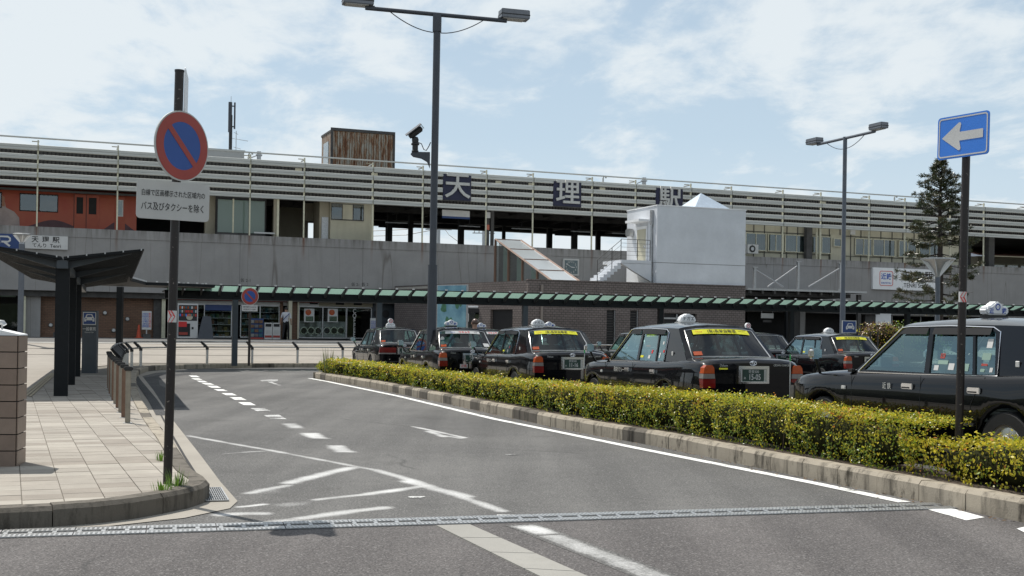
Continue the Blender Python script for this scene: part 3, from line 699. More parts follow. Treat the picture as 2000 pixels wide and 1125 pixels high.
for q, (dist, poly, i, j) in enumerate(cands):
    if j not in rowm: rowm[j] = random.choice([M['tile_a'], M['tile_a'], M['tile_b'], M['tile_c']])
    m = rowm[j] if random.random() < .75 else random.choice([M['tile_a'], M['tile_b'], M['tile_c']]); h = .0085 + random.uniform(-.002, .0015)
    if q < 290: mb = MB(); slab_mesh(mb, poly, .152, h, m); mb.obj('slab', None, slabs)
    else: slab_mesh(rest, poly, .152, h, m)
tag(rest.obj('slab', None, slabs), kind='stuff')
# tactile strip and light path left of the canopy
tp = [gp(*p, .16) for p in ((48, 772), (105, 729), (108, 726), (100, 726), (48, 762))]
sheet('light_path', [(-20, 12)] + [tuple(gp(*p, .16)[:2]) for p in ((-40, 850), (48, 776), (106, 729), (110, 724))] + [(-14, 44.5), (-30, 39)], .166, M['plaza'])
tac = thing('tactile_paving', 'yellow tactile paving strips leading left past the canopy posts', 'paving'); tac['kind'] = 'structure'
for k_ in range(3):
    mb = MB(); a, b_ = gp(42 + k_ * 7, 772 + k_ * 1, .168), gp(99 + k_ * 4, 729, .168); q = Vector((.05, 0, 0))
    mb.add([a, a + q, b_ + q, b_] + [p + Vector((0, 0, .006)) for p in (a, a + q, b_ + q, b_)], [(4, 5, 6, 7), (0, 1, 5, 4), (1, 2, 6, 5), (2, 3, 7, 6), (3, 0, 4, 7)]); mb.obj('tactile_strip', M['tactile'], tac)
# ---- taxi lot, slightly higher near the camera
def lotz(Y): return .03 + .13 * max(0, min(1, (33 - Y) / 20))
def lot():
    vs, fs = [], []; n = 30
    for i in range(n + 1):
        p, t, nn = rk.at(1.7 + (rk.len - 1.7) * i / n); a = p + nn * .85
        vs.append((a.x, a.y, lotz(a.y))); vs.append((a.x + 38, a.y + 8, lotz(a.y)))
    for i in range(n): fs.append((2 * i, 2 * i + 2, 2 * i + 3, 2 * i + 1))
    me = bpy.data.meshes.new('taxi_lot'); me.from_pydata(vs, [], fs); me.materials.append(M['lot']); o = link('taxi_lot', me); o['kind'] = 'structure'
    # soil bed under the hedge
    vs, fs = [], []
    for i in range(n + 1):
        p, t, nn = rk.at(1.3 + (rk.len - 1.3) * i / n)
        for off, z in ((.15, .15), (.3, .175), (.85, .175), (.86, 0)): q = p + nn * off; vs.append((q.x, q.y, z))
    for i in range(n):
        for k_ in range(3): fs.append((4 * i + k_, 4 * i + 4 + k_, 4 * i + 5 + k_, 4 * i + 1 + k_))
    me = bpy.data.meshes.new('soil_bed'); me.from_pydata(vs, [], fs); me.materials.append(M['earth']); o = link('soil_bed', me); o['kind'] = 'structure'
lot()

# added wooded rise, out of view, to darken reflections in the car paint
def added_ridge():
    vs, fs = [], []; n = 150; prof = [(0, 0), (2, 3.2), (5, 5.5), (10, 7.6), (18, 8.6), (40, 5), (60, 0)]
    for i in range(n + 1):
        az = R(52 + (308 - 52) * i / n)
        for r_, h_ in prof:
            rr = 84 + r_ + 3 * noise.noise(Vector((i * .33, r_ * .1, 0))); hh = h_ * (1 + .38 * noise.noise(Vector((i * .21, r_ * .05, 4))) + .2 * noise.noise(Vector((i * .9, r_ * .2, 9)))); vs.append((rr * math.sin(az), rr * math.cos(az), hh - .02))
    k = len(prof)
    for i in range(n):
        for j in range(k - 1): a = i * k + j; fs.append((a, a + 1, a + k + 1, a + k))
    me = bpy.data.meshes.new('added_hills'); me.from_pydata(vs, [], fs); me.materials.append(mat('added_slope_green', (.045, .06, .03), .95, var=.5, scale=.5, bump=1.0, bscale=2, world_pos=True)); me.shade_smooth(); o = link('added_hills', me); o['kind'] = 'structure'
added_ridge()
# ================================================================== STATION BUILDING (station frame: x along the wall, y inwards)
stn = thing('station_building', 'long concrete elevated railway station with horizontal metal louvres and ground floor shops', 'station building', M_=MST)
L0, L1 = -42.0, 62.0
posts = sorted([-1.72 + 6.87 * k for k in range(-6, 9)] + [1.25 + 6.87 * k for k in range(-6, 9)])
posts = [p for p in posts if L0 < p < L1]
# parapet wall panels and cap beams
cuts = [L0, -36, -29.4, -22.65, -15.95, -9.1, -2.25, 4.6, 11.5, 18.2, 25.2, 33.0, 40, 50, L1]
for a, b in zip(cuts, cuts[1:]):
    MB().box(a + .006, b - .006, 0, .30, 3.30, 6.08, M['wall']).obj('wall_panel', None, stn)
    w = (b - a) / 2
    for k in range(2): MB().box(a + k * w + .006, a + (k + 1) * w - .006, -.03, .33, 6.085, 6.55, M['wall']).obj('cap_beam', None, stn)
MB().box(L0, L1, .31, .33, 3.0, 6.4, M['beamgrey']).obj('wall_core', None, stn)
# louvres
ZS = [8.60 + .455 * k for k in range(5)]
gaps = [(-4.43, -2.74), (2.53, 4.34), (9.48, 11.35)]
for a, b in zip(posts, posts[1:]):
    for k, z in enumerate(ZS):
        segs = [(a + .03, b - .03)]
        if k in (1, 2, 3) :
            for g0, g1 in gaps:
                ns = []
                for s0, s1 in segs:
                    if g1 < s0 or g0 > s1: ns.append((s0, s1))
                    else:
                        if g0 - .03 > s0 + .05: ns.append((s0, g0 - .03))
                        if g1 + .03 < s1 - .05: ns.append((g1 + .03, s1))
                segs = ns
        for s0, s1 in segs:
            h = .27 + (.03 if k == 4 else 0); mb = MB()
            prof = [(-.02, z), (-.10, z + .02), (-.10, z + h * .42), (-.075, z + h * .47), (-.10, z + h * .52), (-.10, z + h * .93), (-.02, z + h), (.0, z + h), (.0, z)]
            prof = [(y - random.uniform(0, .012) * (1 if i < 6 else 0), zz_) for i, (y, zz_) in enumerate(prof)]
            mb.prism([(s0, y, zz_) for y, zz_ in prof], (s1 - s0, 0, 0)); mb.obj('slat', M['slat'], stn)
for p in posts:
    hid = -30 < p < 14
    MB().box(p - .037, p + .037, .005, .085, 6.55, 10.98, M['creampost']).obj('post', None, stn)
    mb = MB(); mb.box(p - .03, p + .03, -.02, .9, 10.86, 10.92, M['slat']); mb.box(p - .3, p + .06, .3, .36, 10.92, 10.96, M['cream2']); mb.obj('top_bracket', None, stn)
for a, b in zip(posts, posts[1:]):
    MB().tube([(a, -.05, 11.07), (b, -.05, 11.07)], .045, 6).obj('top_rail', M['slat'], stn)
# dark corrugated fascia behind the louvres and the platform roof
mb = MB(); x = L0
while x < L1: mb.box(x, x + .07, 1.14, 1.2, 8.86, 10.72, M['darkroof']); x += .2
mb.box(L0, L1, 1.2, 1.3, 8.86, 10.72, M['beamgrey']); mb.obj('roof_fascia', None, stn)
mb = MB(); mb.box(L0, L1, 1.31, 15.5, 9.05, 9.15, M['darkroof'])
mb.box(L0, 34.5, 4.9, 5.2, 8.72, 9.04, M['beamgrey']); mb.box(L0, 34.5, 9.5, 9.8, 8.66, 9.04, M['darkroof']); mb.box(L0, 34.5, 14.6, 15.4, 8.75, 9.04, M['darkroof'])
mb.box(L0, 34.5, 2.2, 2.35, 8.80, 9.04, M['beamgrey'])
x = L0
while x < 34: mb.box(x, x + .12, 1.31, 15.5, 8.86, 9.045, M['beamgrey']); x += 2.3
mb.obj('platform_roof', None, stn)
# small white junction plates between slats as in the photo
for px in (590, 740, 985, 1050, 1190, 1480, 1625):
    s, z = st(px, 355 + (px - 1000) * .06); MB().box(s - .18, s + .18, .92, .98, 10.15, 10.5, M['cream']).obj('roof_bracket', None, stn)
# platform floor edge and far parapet, platform columns
MB().box(L0, L1, 1.4, 16, 5.2, 5.35, M['beamgrey']).obj('deck', None, stn)
MB().box(L0, L1, 16.0, 16.3, 5.3, 6.7, M['wall']).obj('far_parapet', None, stn)
for px, y, w in ((762, 7, .30), (803, 7, .26), (757, 12, .2), (902, 8, .34), (1075, 12, .34), (1124, 7, .34), (985, 10, .2), (690, 7, .3), (560, 7, .3), (1170, 12, .3), (1300, 7, .3)):
    s, z = st(px, 450, y); MB().box(s - w / 2, s + w / 2, y, y + w, 5.3, 8.9, M['darkroof']).obj('platform_column', None, stn)
for px0, px1, y in ((1085, 1124, 7.6), (740, 800, 7.6)):
    a = st(px0, 455, y); b = st(px1, 447, y); MB().box(a[0], b[0], y, y + .15, 8.0, 8.14, M['darkroof']).obj('platform_beam', None, stn)
for px, py in ((775, 446), (918, 438), (830, 434), (1020, 444), (1135, 450), (1215, 453)):
    s, z = st(px, py, 6); mb = MB(); mb.box(s - .7, s + .7, 6, 6.12, 8.15, 8.21, M['galv']); mb.box(s - .02, s + .02, 6.04, 6.08, 8.21, 9, M['blackplastic']); mb.obj('strip_light', None, stn)
# upper level left: dark back wall, waiting room glass, cream lift tower
def S_(px, y=0.0): return sx(px, y, 430)
MB().box(L0, S_(532, 9), 9, 9.1, 5.3, 9.0, M['darkroof']).obj('platform_back_wall', None, stn)
MB().box(S_(532, 6.5), S_(602, 6.5), 6.5, 6.7, 5.3, 8.9, M['cream2']).obj('platform_back_wall', None, stn)
MB().box(S_(623, 6.5), S_(642, 6.5), 6.5, 6.7, 5.3, 8.9, M['cream2']).obj('platform_back_wall', None, stn)
MB().box(S_(592, 4), S_(644, 4), 4.0, 4.15, 7.85, 8.9, M['cream2']).obj('door_header', None, stn)
MB().box(S_(403, 1.2), S_(424, 1.2), 1.6, 2.1, 5.5, 8.9, M['cream2']).obj('platform_pillar', None, stn)
s0, s1 = S_(424, .9), S_(519, .9)
wr = MB().box(s0 - .06, s1 + .06, 1.12, 1.2, 6.3, 8.9, M['darkroof']).obj('waiting_room', None, stn)
for k in range(3):
    a = s0 + (s1 - s0) * k / 3; MB().box(a + .04, a + (s1 - s0) / 3 - .02, 1.02, 1.04, 6.75, 8.55, M['waitglass']).obj('pane', None, wr)
mb = MB()
for k in range(4): a = s0 + (s1 - s0) * k / 3; mb.box(a - .04, a + .04, 1.00, 1.12, 6.7, 8.6, M['creampost'] if k in (1,) else M['darkroof'])
mb.box(s0, s1, .99, 1.12, 6.62, 6.74, M['beamgrey']); mb.obj('window_frame', None, wr)
MB().box(S_(500), S_(541), .5, .56, 6.72, 6.8, M['offwhite']).obj('handrail', None, stn)
MB().box(S_(534, .9), S_(541, .9), .8, .95, 6.5, 8.9, M['cream2']).obj('pipe_duct', None, stn)
MB().box(S_(543), S_(547), .3, .4, 6.5, 8.9, M['creampost']).obj('pipe_duct', None, stn)
s0, s1 = S_(649, .9), S_(729, .9)
lift = MB().box(s0, s1, 1.35, 3.4, 5.4, 8.95, M['cream']).obj('lift_tower', None, stn)
MB().box(S_(624, 1.6), s0 - .01, 1.6, 3.2, 5.4, 8.95, M['cream2']).obj('lift_lobby', None, stn)
MB().box(S_(628, 1.6), S_(641, 1.6), 1.55, 1.595, 6.4, 7.9, M['galv']).obj('lift_door', None, stn)
a, b = S_(650, .9), S_(714, .9); wd = MB().box(a, b, 1.31, 1.345, 7.75, 8.7, M['beamgrey']).obj('window', None, stn)
for k in range(3): MB().box(a + (b - a) * k / 3 + .03, a + (b - a) * (k + 1) / 3 - .03, 1.29, 1.305, 7.8, 8.65, M['cream'] if k == 1 else M['sideglass']).obj('pane', None, wd)
for px in (731,): MB().box(S_(px) - .06, S_(px) + .06, .36, .46, 6.5, 9.0, M['creampost']).obj('pipe_duct', None, stn)
for px in (962, 953): MB().box(S_(px, 1) - .10, S_(px, 1) + .10, 1.0, 1.1, 6.5, 8.9, M['beamgrey']).obj('signal_post', None, stn)
MB().box(S_(954, .9) - .12, S_(954, .9) + .12, .9, .98, 8.25, 8.6, M['offwhite']).obj('notice_plate', None, stn)
MB().box(S_(953, .9) - .1, S_(953, .9) + .1, .9, .98, 7.55, 7.85, M['amber']).obj('signal_box', None, stn)
# right: office band with curtained windows behind the parapet
oy = .55
s0, s1 = S_(1440, oy), S_(1880, oy)
of = MB().box(s0, s1, oy + .35, oy + .5, 5.4, 8.95, M['cream']).obj('office_wall', None, stn)
def win(px0, px1, z0, z1, y, n=1, parent=stn, dark=M['curtain'], frame=M['creampost'], pane=M['sideglass']):
    a, b = S_(px0, y), S_(px1, y)
    w = MB(); t = .045
    w.box(a, b, y - .05, y + .02, z0, z0 + t, frame); w.box(a, b, y - .05, y + .02, z1 - t, z1, frame)
    for k in range(n + 1): q = a + (b - a) * k / n; w.box(q - t / 2, q + t / 2, y - .045, y + .02, z0, z1, frame)
    o = w.obj('window', None, parent)
    MB().box(a, b, y + .06, y + .08, z0, z1, dark).obj('curtain', None, o)
    for k in range(n): MB().box(a + (b - a) * k / n + t / 2, a + (b - a) * (k + 1) / n - t / 2, y - .012, y - .006, z0 + t, z1 - t, pane).obj('pane', None, o)
wz0, wz1 = 7.0, 8.15
for px0, px1, n in ((1457, 1496, 2), (1501, 1530, 2), (1534, 1578, 2), (1586, 1624, 2), (1671, 1703, 2), (1706, 1748, 2), (1756, 1790, 2), (1796, 1836, 2)):
    win(px0, px1, wz0, wz1, oy + .25, n, dark=random.choice([M['curtain'], M['curtain'], M['curtain2']]))
MB().box(S_(1627, oy), S_(1655, oy), oy + .2, oy + .34, 5.6, 8.3, M['cream']).obj('door', None, stn)
win(1629, 1643, 7.5, 8.05, oy + .12, 1)
mb = MB()
for px in (1457, 1478, 1499, 1532, 1543, 1564, 1584, 1605, 1626, 1647, 1668, 1688, 1705, 1727, 1749, 1770, 1792, 1814, 1838): q = S_(px, oy); mb.box(q - .02, q + .02, oy + .3, oy + .349, 6.55, 8.95, M['beamgrey'])
mb.box(s0, s1, oy + .3, oy + .349, 8.24, 8.28, M['beamgrey']); mb.box(s0, s1, oy + .3, oy + .349, 6.9, 6.93, M['beamgrey']); mb.obj('panel_joint', None, stn)
for px, w in ((1582, .45),): MB().box(S_(px, .4) - w / 2, S_(px, .4) + w / 2, .42, .72, 6.5, 8.9, M['beamgrey']).obj('pillar', None, stn)
for px in (1597, 1603): MB().box(S_(px, .3) - .05, S_(px, .3) + .05, .35, .45, 6.5, 8.9, M['creampost']).obj('pipe_duct', None, stn)
MB().box(S_(1662, .5), S_(1671, .5), .5, .58, 8.35, 8.7, M['offwhite']).obj('vent_cover', None, stn)
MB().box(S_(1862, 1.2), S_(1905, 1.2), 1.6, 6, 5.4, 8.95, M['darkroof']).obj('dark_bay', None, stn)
MB().box(S_(1932, 1), S_(1943, 1), 1.0, 1.4, 5.4, 8.95, M['beamgrey']).obj('platform_column', None, stn)

# ---------- ground floor
ZF = .90; SY = 1.0
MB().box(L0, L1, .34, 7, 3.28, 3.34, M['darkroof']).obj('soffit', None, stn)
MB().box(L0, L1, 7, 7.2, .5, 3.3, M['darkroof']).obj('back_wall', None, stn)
sheetv = MB().box(L0, L1, -.2, 7, .6, .905, M['beamgrey']).obj('shop_floor', None, stn)
def SS(px, y=SY): return sx(px, y, 620)
def pil(px0, px1, m, y=.5, d=.6, z0=.905, z1=3.29): MB().box(SS(px0, y), SS(px1, y), y, y + d, z0, z1, m).obj('pillar', None, stn)
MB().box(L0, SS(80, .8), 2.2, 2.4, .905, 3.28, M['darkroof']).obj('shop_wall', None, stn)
pil(36, 50, M['creampost'], .4, .5); pil(50, 79, M['wall'], .6, .9)
MB().box(SS(-30, 1.4), SS(35, 1.4), 1.4, 1.5, 1.0, 2.6, M['shopglass']).obj('window', None, stn)
MB().box(SS(0, 1.2), SS(30, 1.2), 1.2, 1.4, 2.95, 3.05, M['greenboard']).obj('lit_sign', None, stn)
MB().box(SS(79, .9), SS(300, .9), .9, 1.2, .905, 3.28, M['brick2']).obj('brick_wall', None, stn)
for px, py in ((205, 611), (249, 623), (99, 635), (222, 645), (106, 564), (202, 570), (280, 578)):
    s, z = st(px, py, .86); mb = MB(); mb.lathe([(.12, .83), (.12, .899)], 12, M['beamgrey'], Matrix.Translation((s, 0, z)), 'Y'); mb.lathe([(.07, .80), (.09, .829)], 12, M['offwhite'], Matrix.Translation((s, 0, z)), 'Y'); mb.obj('wall_light', None, stn)
pil(300, 316, M['beamgrey'], .7, .6); pil(316, 323, M['creampost'], .5, .3)
MB().box(SS(79, .5), SS(340, .5), .35, .5, 3.1, 3.28, M['canopybeam']).obj('lintel', None, stn)
# convenience shop front
a, b = SS(341), SS(622)
sf = MB().box(a, b, SY - .1, SY, 2.98, 3.2, M['signred']).obj('shop_fascia', None, stn)
mb = MB(); mb.box(a, b, SY - .05, SY, 2.78, 2.97, M['offwhite']); mb.obj('fascia_band', None, stn)
def glaze(px0, px1, n, z0=.98, z1=2.78, y=SY, fr=M['galv'], nm='shop_window'):
    a, b = SS(px0, y), SS(px1, y); w = MB(); t = .05
    w.box(a, b, y - .03, y + .03, z0, z0 + .06, fr); w.box(a, b, y - .03, y + .03, z1 - t, z1, fr)
    for k in range(n + 1): q = a + (b - a) * k / n; w.box(q - t / 2, q + t / 2, y - .03, y + .03, z0 + .06, z1 - t, fr)
    o = w.obj(nm, None, stn)
    for k in range(n): MB().box(a + (b - a) * k / n + t / 2, a + (b - a) * (k + 1) / n - t / 2, y - .006, y, z0 + .06, z1 - t, M['shopglass']).obj('pane', None, o)
glaze(345, 452, 2); glaze(470, 545, 2)
MB().box(SS(400), SS(452), SY - .034, SY - .032, 2.45, 2.76, M['jrblue']).obj('window_banner', None, stn)
MB().box(SS(546, 1), SS(552, 1), .9, 1.2, .905, 2.97, M['brick2']).obj('brick_wall', None, stn)
MB().box(SS(546), SS(566), 3.2, 3.3, .905, 2.97, M['darkroof']).obj('entry_wall', None, stn)
pil(563.6, 570.5, M['cream'], .3, .4); pil(571, 581, M['brick2'], .6, .9)
MB().tube([(SS(582.5, .5), .5, .95), (SS(582.5, .5), .5, 3.1)], .05, 8).obj('drain_pipe', M['cream'], stn)
glaze(584, 676, 2); glaze(677, 725, 1)
MB().box(SS(583), SS(727), SY - .04, SY + .02, 2.8, 3.25, M['cream2']).obj('transom', None, stn)
for px in (604, 655, 690): MB().box(SS(px), SS(px + 16), SY - .06, SY - .045, 2.9, 3.2, M['darkroof']).obj('transom_pane', None, stn)
MB().box(SS(726), SS(773), SY, SY + .1, .905, 3.25, M['canopybeam']).obj('wall_board', None, stn)
MB().box(SS(773), SS(852), SY + .3, SY + .6, .905, 3.25, M['brick2']).obj('brick_wall', None, stn)
pil(791.5, 798, M['cream2'], .6, .3)
for i, ch in enumerate('COFFEE'): text('lettering', ch, .36, M['offwhite'], stn, (SS(692), SY - .035, 2.55 - .27 * i), xs=.8, bold=.01)
for i in range(6):
    px = (593, 607, 621, 638, 652, 665)[i]; s, z = st(px, 646, 1.45); mc = MB().box(s - .34, s + .34, 1.4, 2.0, 1.05, 1.95, M['signgrey']).obj('washing_machine', None, stn)
    MB().lathe([(.22, 1.37), (.22, 1.399)], 16, M['chrome'], Matrix.Translation((s, 0, z)), 'Y').obj('door_ring', None, mc)
    MB().lathe([(.16, 1.35), (.17, 1.369)], 16, M['ink'], Matrix.Translation((s, 0, z)), 'Y').obj('door_glass', None, mc)
for px in (604, 650):
    s, z = st(px, 616, .94); p_ = MB().box(s - .29, s + .29, .955, .965, z - .38, z + .38, M['offwhite']).obj('window_poster', None, stn)
    MB().lathe([(.17, .945), (.17, .953)], 12, M['amber'], Matrix.Translation((s - .05, 0, z + .17)), 'Y').obj('print', None, p_)
    MB().box(s - .2, s + .24, .948, .953, z - .34, z - .05, M['sideglass']).obj('print', None, p_)
for px in (737, 754): 
    s, z = st(px, 613, .9); MB().lathe([(.22, .96), (.22, .99)], 14, M['ink'], Matrix.Translation((s, 0, z)), 'Y').obj('round_sticker', None, stn)
# dark bays to the right of the brick annex
pil(1548, 1562, M['beamgrey'], -.5, .6); pil(1563, 1573, M['wall'], -.5, .6)
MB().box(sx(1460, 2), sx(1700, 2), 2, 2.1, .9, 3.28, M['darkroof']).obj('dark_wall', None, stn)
MB().box(sx(1560, .3), sx(1712, .3), -.1, .32, 3.0, 3.28, M['beamgrey']).obj('lintel', None, stn)
MB().box(sx(1711, .3), sx(1741, .3), .3, .5, .9, 3.28, M['white']).obj('white_wall', None, stn)
pil(1690, 1710, M['beamgrey'], .3, .3)
glaze(1742, 1880, 5, z1=3.0); shelf(1745, 1850, 2, 4, prod) if False else None
MB().box(sx(1741, .3), L1, .3, .5, 3.0, 3.28, M['wall']).obj('lintel', None, stn)
# shop interiors
def shelf(px0, px1, y, rows, cols, z0=.95, hh=.36):
    a, b = SS(px0, y), SS(px1, y); mb = MB()
    mb.box(a, b, y, y + .45, .906, .98, M['beamgrey'])
    for r in range(rows):
        z = z0 + r * hh; mb.box(a, b, y, y + .45, z, z + .025, M['galv']); x = a + .02
        while x < b - .1:
            w = random.uniform(.06, .22); h = random.uniform(.10, hh - .08)
            mb.box(x, min(x + w, b - .01), y + random.uniform(0, .1), y + .4, z + .026, z + .026 + h, random.choice(cols)); x += w + random.uniform(.005, .05)
    mb.obj('shop_shelf', None, stn)
prod = [mat('goods_' + n, c, .6, var=.3, scale=9) for n, c in (('dark', (.05, .05, .05)), ('red', (.13, .025, .02)), ('teal', (.03, .12, .15)), ('white', (.22, .22, .21)), ('brown', (.16, .09, .05)), ('yellow', (.16, .12, .03)), ('grey', (.14, .14, .15)), ('green', (.05, .14, .06)))]
shelf(398, 452, 1.6, 5, prod); shelf(345, 392, 3, 5, [prod[0], prod[6], prod[4]]); shelf(472, 545, 1.8, 5, prod)
mb = MB(); a, b = SS(487, .75), SS(514, .75); mb.box(a, b, .55, .95, .906, 1.0, M['signred']); mb.box(a, b, .6, .95, 1.0, 2.05, M['jrblue'])
for r in range(4):
    for c in range(3): mb.box(a + .03 + c * (b - a - .06) / 3, a + (c + 1) * (b - a - .06) / 3, .53, .6, 1.04 + r * .25, 1.2 + r * .25, random.choice([prod[2], prod[4], prod[6], prod[3]]))
mb.obj('goods_rack', None, stn)
for i, (p0, p1) in enumerate(((516, 531), (532, 547))):
    a, b = SS(p0, .7), SS(p1, .7); fz = MB().box(a, b, .55, .95, .906, 1.82, M['offwhite']).obj('ice_freezer', None, stn)
    MB().box(a + .02, b - .02, .54, .549, 1.0, 1.12, M['signred']).obj('stripe', None, fz); MB().box(a + .08, b - .08, .54, .549, 1.2, 1.42, M['signgrey']).obj('notice', None, fz)
    MB().box(a + .05, b - .05, .54, .549, 1.60, 1.76, M['ink']).obj('lid_glass', None, fz)

# ================================================================== things on and before the station
stn_signs = []
def framed(name, label, cat, group=None, loc=(0, 0, 0)):
    m = MST @ Matrix.Translation(Vector(loc)); return thing(name, label, cat, group=group, M_=m)
def P_(o, bx, m, name, **k): return MB().box(*bx).obj(name, m, o, **k)
# three big character boards
for (g0, g1), ch, lab in zip(gaps, '天理駅', ('navy board with the white character 天, leftmost on the louvres', 'navy board with the white character 理 in the middle of the louvres', 'navy board with the white character 駅, partly hidden by the white rooftop block')):
    w = (g1 - g0) / 2; t = framed('character_board', lab, 'sign', 'character boards on the louvres', ((g0 + g1) / 2, -.14, 9.83))
    P_(t, (-w, w, 0, .12, -.74, .74), M['navy'], 'panel')
    text('lettering', ch, 1.62, M['signgrey'], t, (0, -.055, .02), bold=.012, depth=.05)
    P_(t, (-w, w, .02, .10, -.8, -.74), M['beamgrey'], 'lower_edge')
t = framed('platform_sign', 'small white and blue platform sign hanging below the 天 board', 'sign', None, (sx(891, .8, 405), .8, 8.35))
P_(t, (-.85, .85, 0, .08, -.12, .25), M['offwhite'], 'panel'); P_(t, (-.85, .85, -.01, .08, -.24, -.12), M['jrblue'], 'stripe')
# JR sign board
s0, s1 = -29.4, -26.96
t = framed('railway_sign', 'dark blue railway sign with white JR letters on the concrete wall', 'sign', None, (-28.2, -.06, 5.75))
P_(t, (-1.2, 1.24, -.08, .05, -.37, .36), M['jrblue'], 'panel'); 
def poly2(mb, pts, y0, y1): mb.prism([(x, y0, z) for x, z in pts], (0, y1 - y0, 0))
jr = MB()
def stroke(mb, pts, w, y0, y1):
    P = [Vector((a, 0, b)) for a, b in pts]; Lf, Rt = [], []
    for i, p in enumerate(P):
        tt = (P[min(i + 1, len(P) - 1)] - P[max(i - 1, 0)]).normalized(); q = Vector((-tt.z, 0, tt.x)); Lf.append(p + q * w / 2); Rt.append(p - q * w / 2)
    for i in range(len(P) - 1): mb.prism([(v.x, y0, v.z) for v in (Lf[i], Lf[i + 1], Rt[i + 1], Rt[i])], (0, y1 - y0, 0))
stroke(jr, [(-.05, .06), (-.05, -.1), (-.12, -.21), (-.3, -.22)] , .09, -.10, -.085)
stroke(jr, [(-.30, -.20), (.10, -.21), (.22, -.12), (.22, .22), (.62, .22), (.72, .14), (.72, .02), (.62, -.04), (.32, -.04)], .09, -.10, -.085)
stroke(jr, [(.45, -.05), (.72, -.26)], .1, -.099, -.086)
jr.obj('emblem', M['offwhite'], t)
t = framed('station_name_sign', 'white station name board reading 天理駅 てんり Tenri beside the blue railway sign', 'sign', None, (-25.75, -.06, 5.75))
P_(t, (-1.02, 1.02, -.08, .05, -.34, .34), M['offwhite'], 'panel')
for i, ch in enumerate('天理駅'): text('lettering', ch, .34, M['ink'], t, (-.55 + i * .5, -.085, .12), bold=.02)
text('lettering', 'てんり  Tenri', .24, M['ink'], t, (0, -.085, -.18), bold=.012)
# Kintetsu sign
s0 = sx(1701, .05, 545); s1 = sx(1836, .05, 545)
t = framed('station_name_sign', 'long white station name board reading 天理駅 TENRI Station behind the conifer', 'sign', None, ((s0 + s1) / 2, -.06, 5.42))
w = (s1 - s0) / 2; P_(t, (-w, w, -.12, .05, -.73, .73), M['white'], 'panel')
mb = MB(); sq = rrect(-w + .55, -w + 1.62, -.46, .50, .12)
for i in range(len(sq)):
    a, b = sq[i], sq[(i + 1) % len(sq)]; stroke(mb, [(a[0], a[2]), (b[0], b[2])], .035, -.135, -.12)
mb.obj('emblem', M['inkred'], t)
text('lettering', '近鉄', .44, M['inkblue'], t, (-w + 1.08, -.125, .12), bold=.02); text('lettering', 'KINTETSU', .18, M['inkblue'], t, (-w + 1.08, -.125, -.3), bold=.015)
for i, ch in enumerate('天理駅'): text('lettering', ch, .70, M['ink'], t, (-w + 2.75 + i * .95, -.125, .2), bold=.015)
text('lettering', 'TENRI Station', .40, M['ink'], t, (-w + 3.7, -.125, -.42), bold=.012)
# clock
t = framed('wall_clock', 'square white clock with dark numerals on the concrete wall', 'clock', None, (3.72, -.03, 5.44))
P_(t, (-.52, .52, -.14, .02, -.5, .5), M['signgrey'], 'case'); P_(t, (-.43, .43, -.15, -.141, -.41, .41), mat('clock_face', (.10, .14, .15), .3), 'face')
for i in range(12):
    q = R(90 - 30 * (i + 1)); text('numeral', str(i + 1), .16, M['signgrey'], t, (.33 * math.cos(q), -.155, .33 * math.sin(q)), bold=.02)
mb = MB(); stroke(mb, [(0, 0), (-.33, .2)], .03, -.165, -.16); stroke(mb, [(0, 0), (.22, -.02)], .05, -.172, -.167); mb.obj('hand', M['offwhite'], t)
# numbers stencilled on the wall
for px, py, tx in ((480, 548, '仮 2-1'), (694, 556, '仮 2-'), (713, 556, '仮 2')):
    s, z = st(px, py); text('stencil', tx, .22, M['ink'], stn, (s, -.006, z))
# air conditioner on the parapet
t = framed('air_conditioner', 'small air conditioner unit with a round fan on the parapet', 'air conditioner', None, (sx(1470, .1, 490), .05, 6.75))
P_(t, (-.4, .4, 0, .3, 0, .58), M['signgrey'], 'case'); MB().lathe([(.23, -.02), (.23, -.001)], 18, M['blackplastic'], Matrix.Translation((-.06, 0, .3)), 'Y').obj('fan_guard', None, t)
MB().lathe([(.12, -.035), (.12, -.021)], 12, M['galv'], Matrix.Translation((-.06, 0, .3)), 'Y').obj('fan_hub', None, t)

# ---- train behind the parapet
tr_end = sx(267, 2.2, 400)
t = framed('train', 'orange red commuter train with a purple mountain mural standing at the left platform', 'train', None, (tr_end, 2.2, 5.4))
mb = MB(); prof = [(0, .1), (0, 2.9), (.12, 3.25), (.5, 3.55), (1.4, 3.7), (2.3, 3.55), (2.68, 3.25), (2.8, 2.9), (2.8, .1)]
mb.prism([(-20, y, z) for y, z in prof], (20, 0, 0)); body = mb.obj('body', M['orange'], t, smooth=30)
P_(t, (-20, -.01, -.012, -.002, 3.18, 3.3), mat('train_roof', (.1, .1, .1), .6), 'roof_edge')
mb = MB(); n_ = 60
hill = []
for i in range(n_ + 1):
    x = -5.6 + 5.6 * i / n_; h = 1.35 + .55 * math.exp(-((x + 4.2) / 1.2) ** 2) + .65 * math.exp(-((x + .9) / .7) ** 2) - .15 * math.exp(-((x + 2.4) / .5) ** 2); hill.append((x, h))
for (x0, h0), (x1, h1) in zip(hill, hill[1:]): mb.add([(x0, -.008, .9), (x1, -.008, .9), (x1, -.008, h1 - .2), (x0, -.008, h0 - .2)], [(0, 1, 2, 3)])
mb.obj('mural', M['trainpurple'], t)
mb = MB(); fg = [(-8.05, 1.0), (-5.85, 1.0), (-5.9, 1.75), (-6.15, 2.05), (-6.55, 2.25), (-6.62, 2.6), (-6.75, 2.9), (-7.1, 2.98), (-7.38, 2.8), (-7.42, 2.45), (-7.5, 2.15), (-7.95, 1.95)]
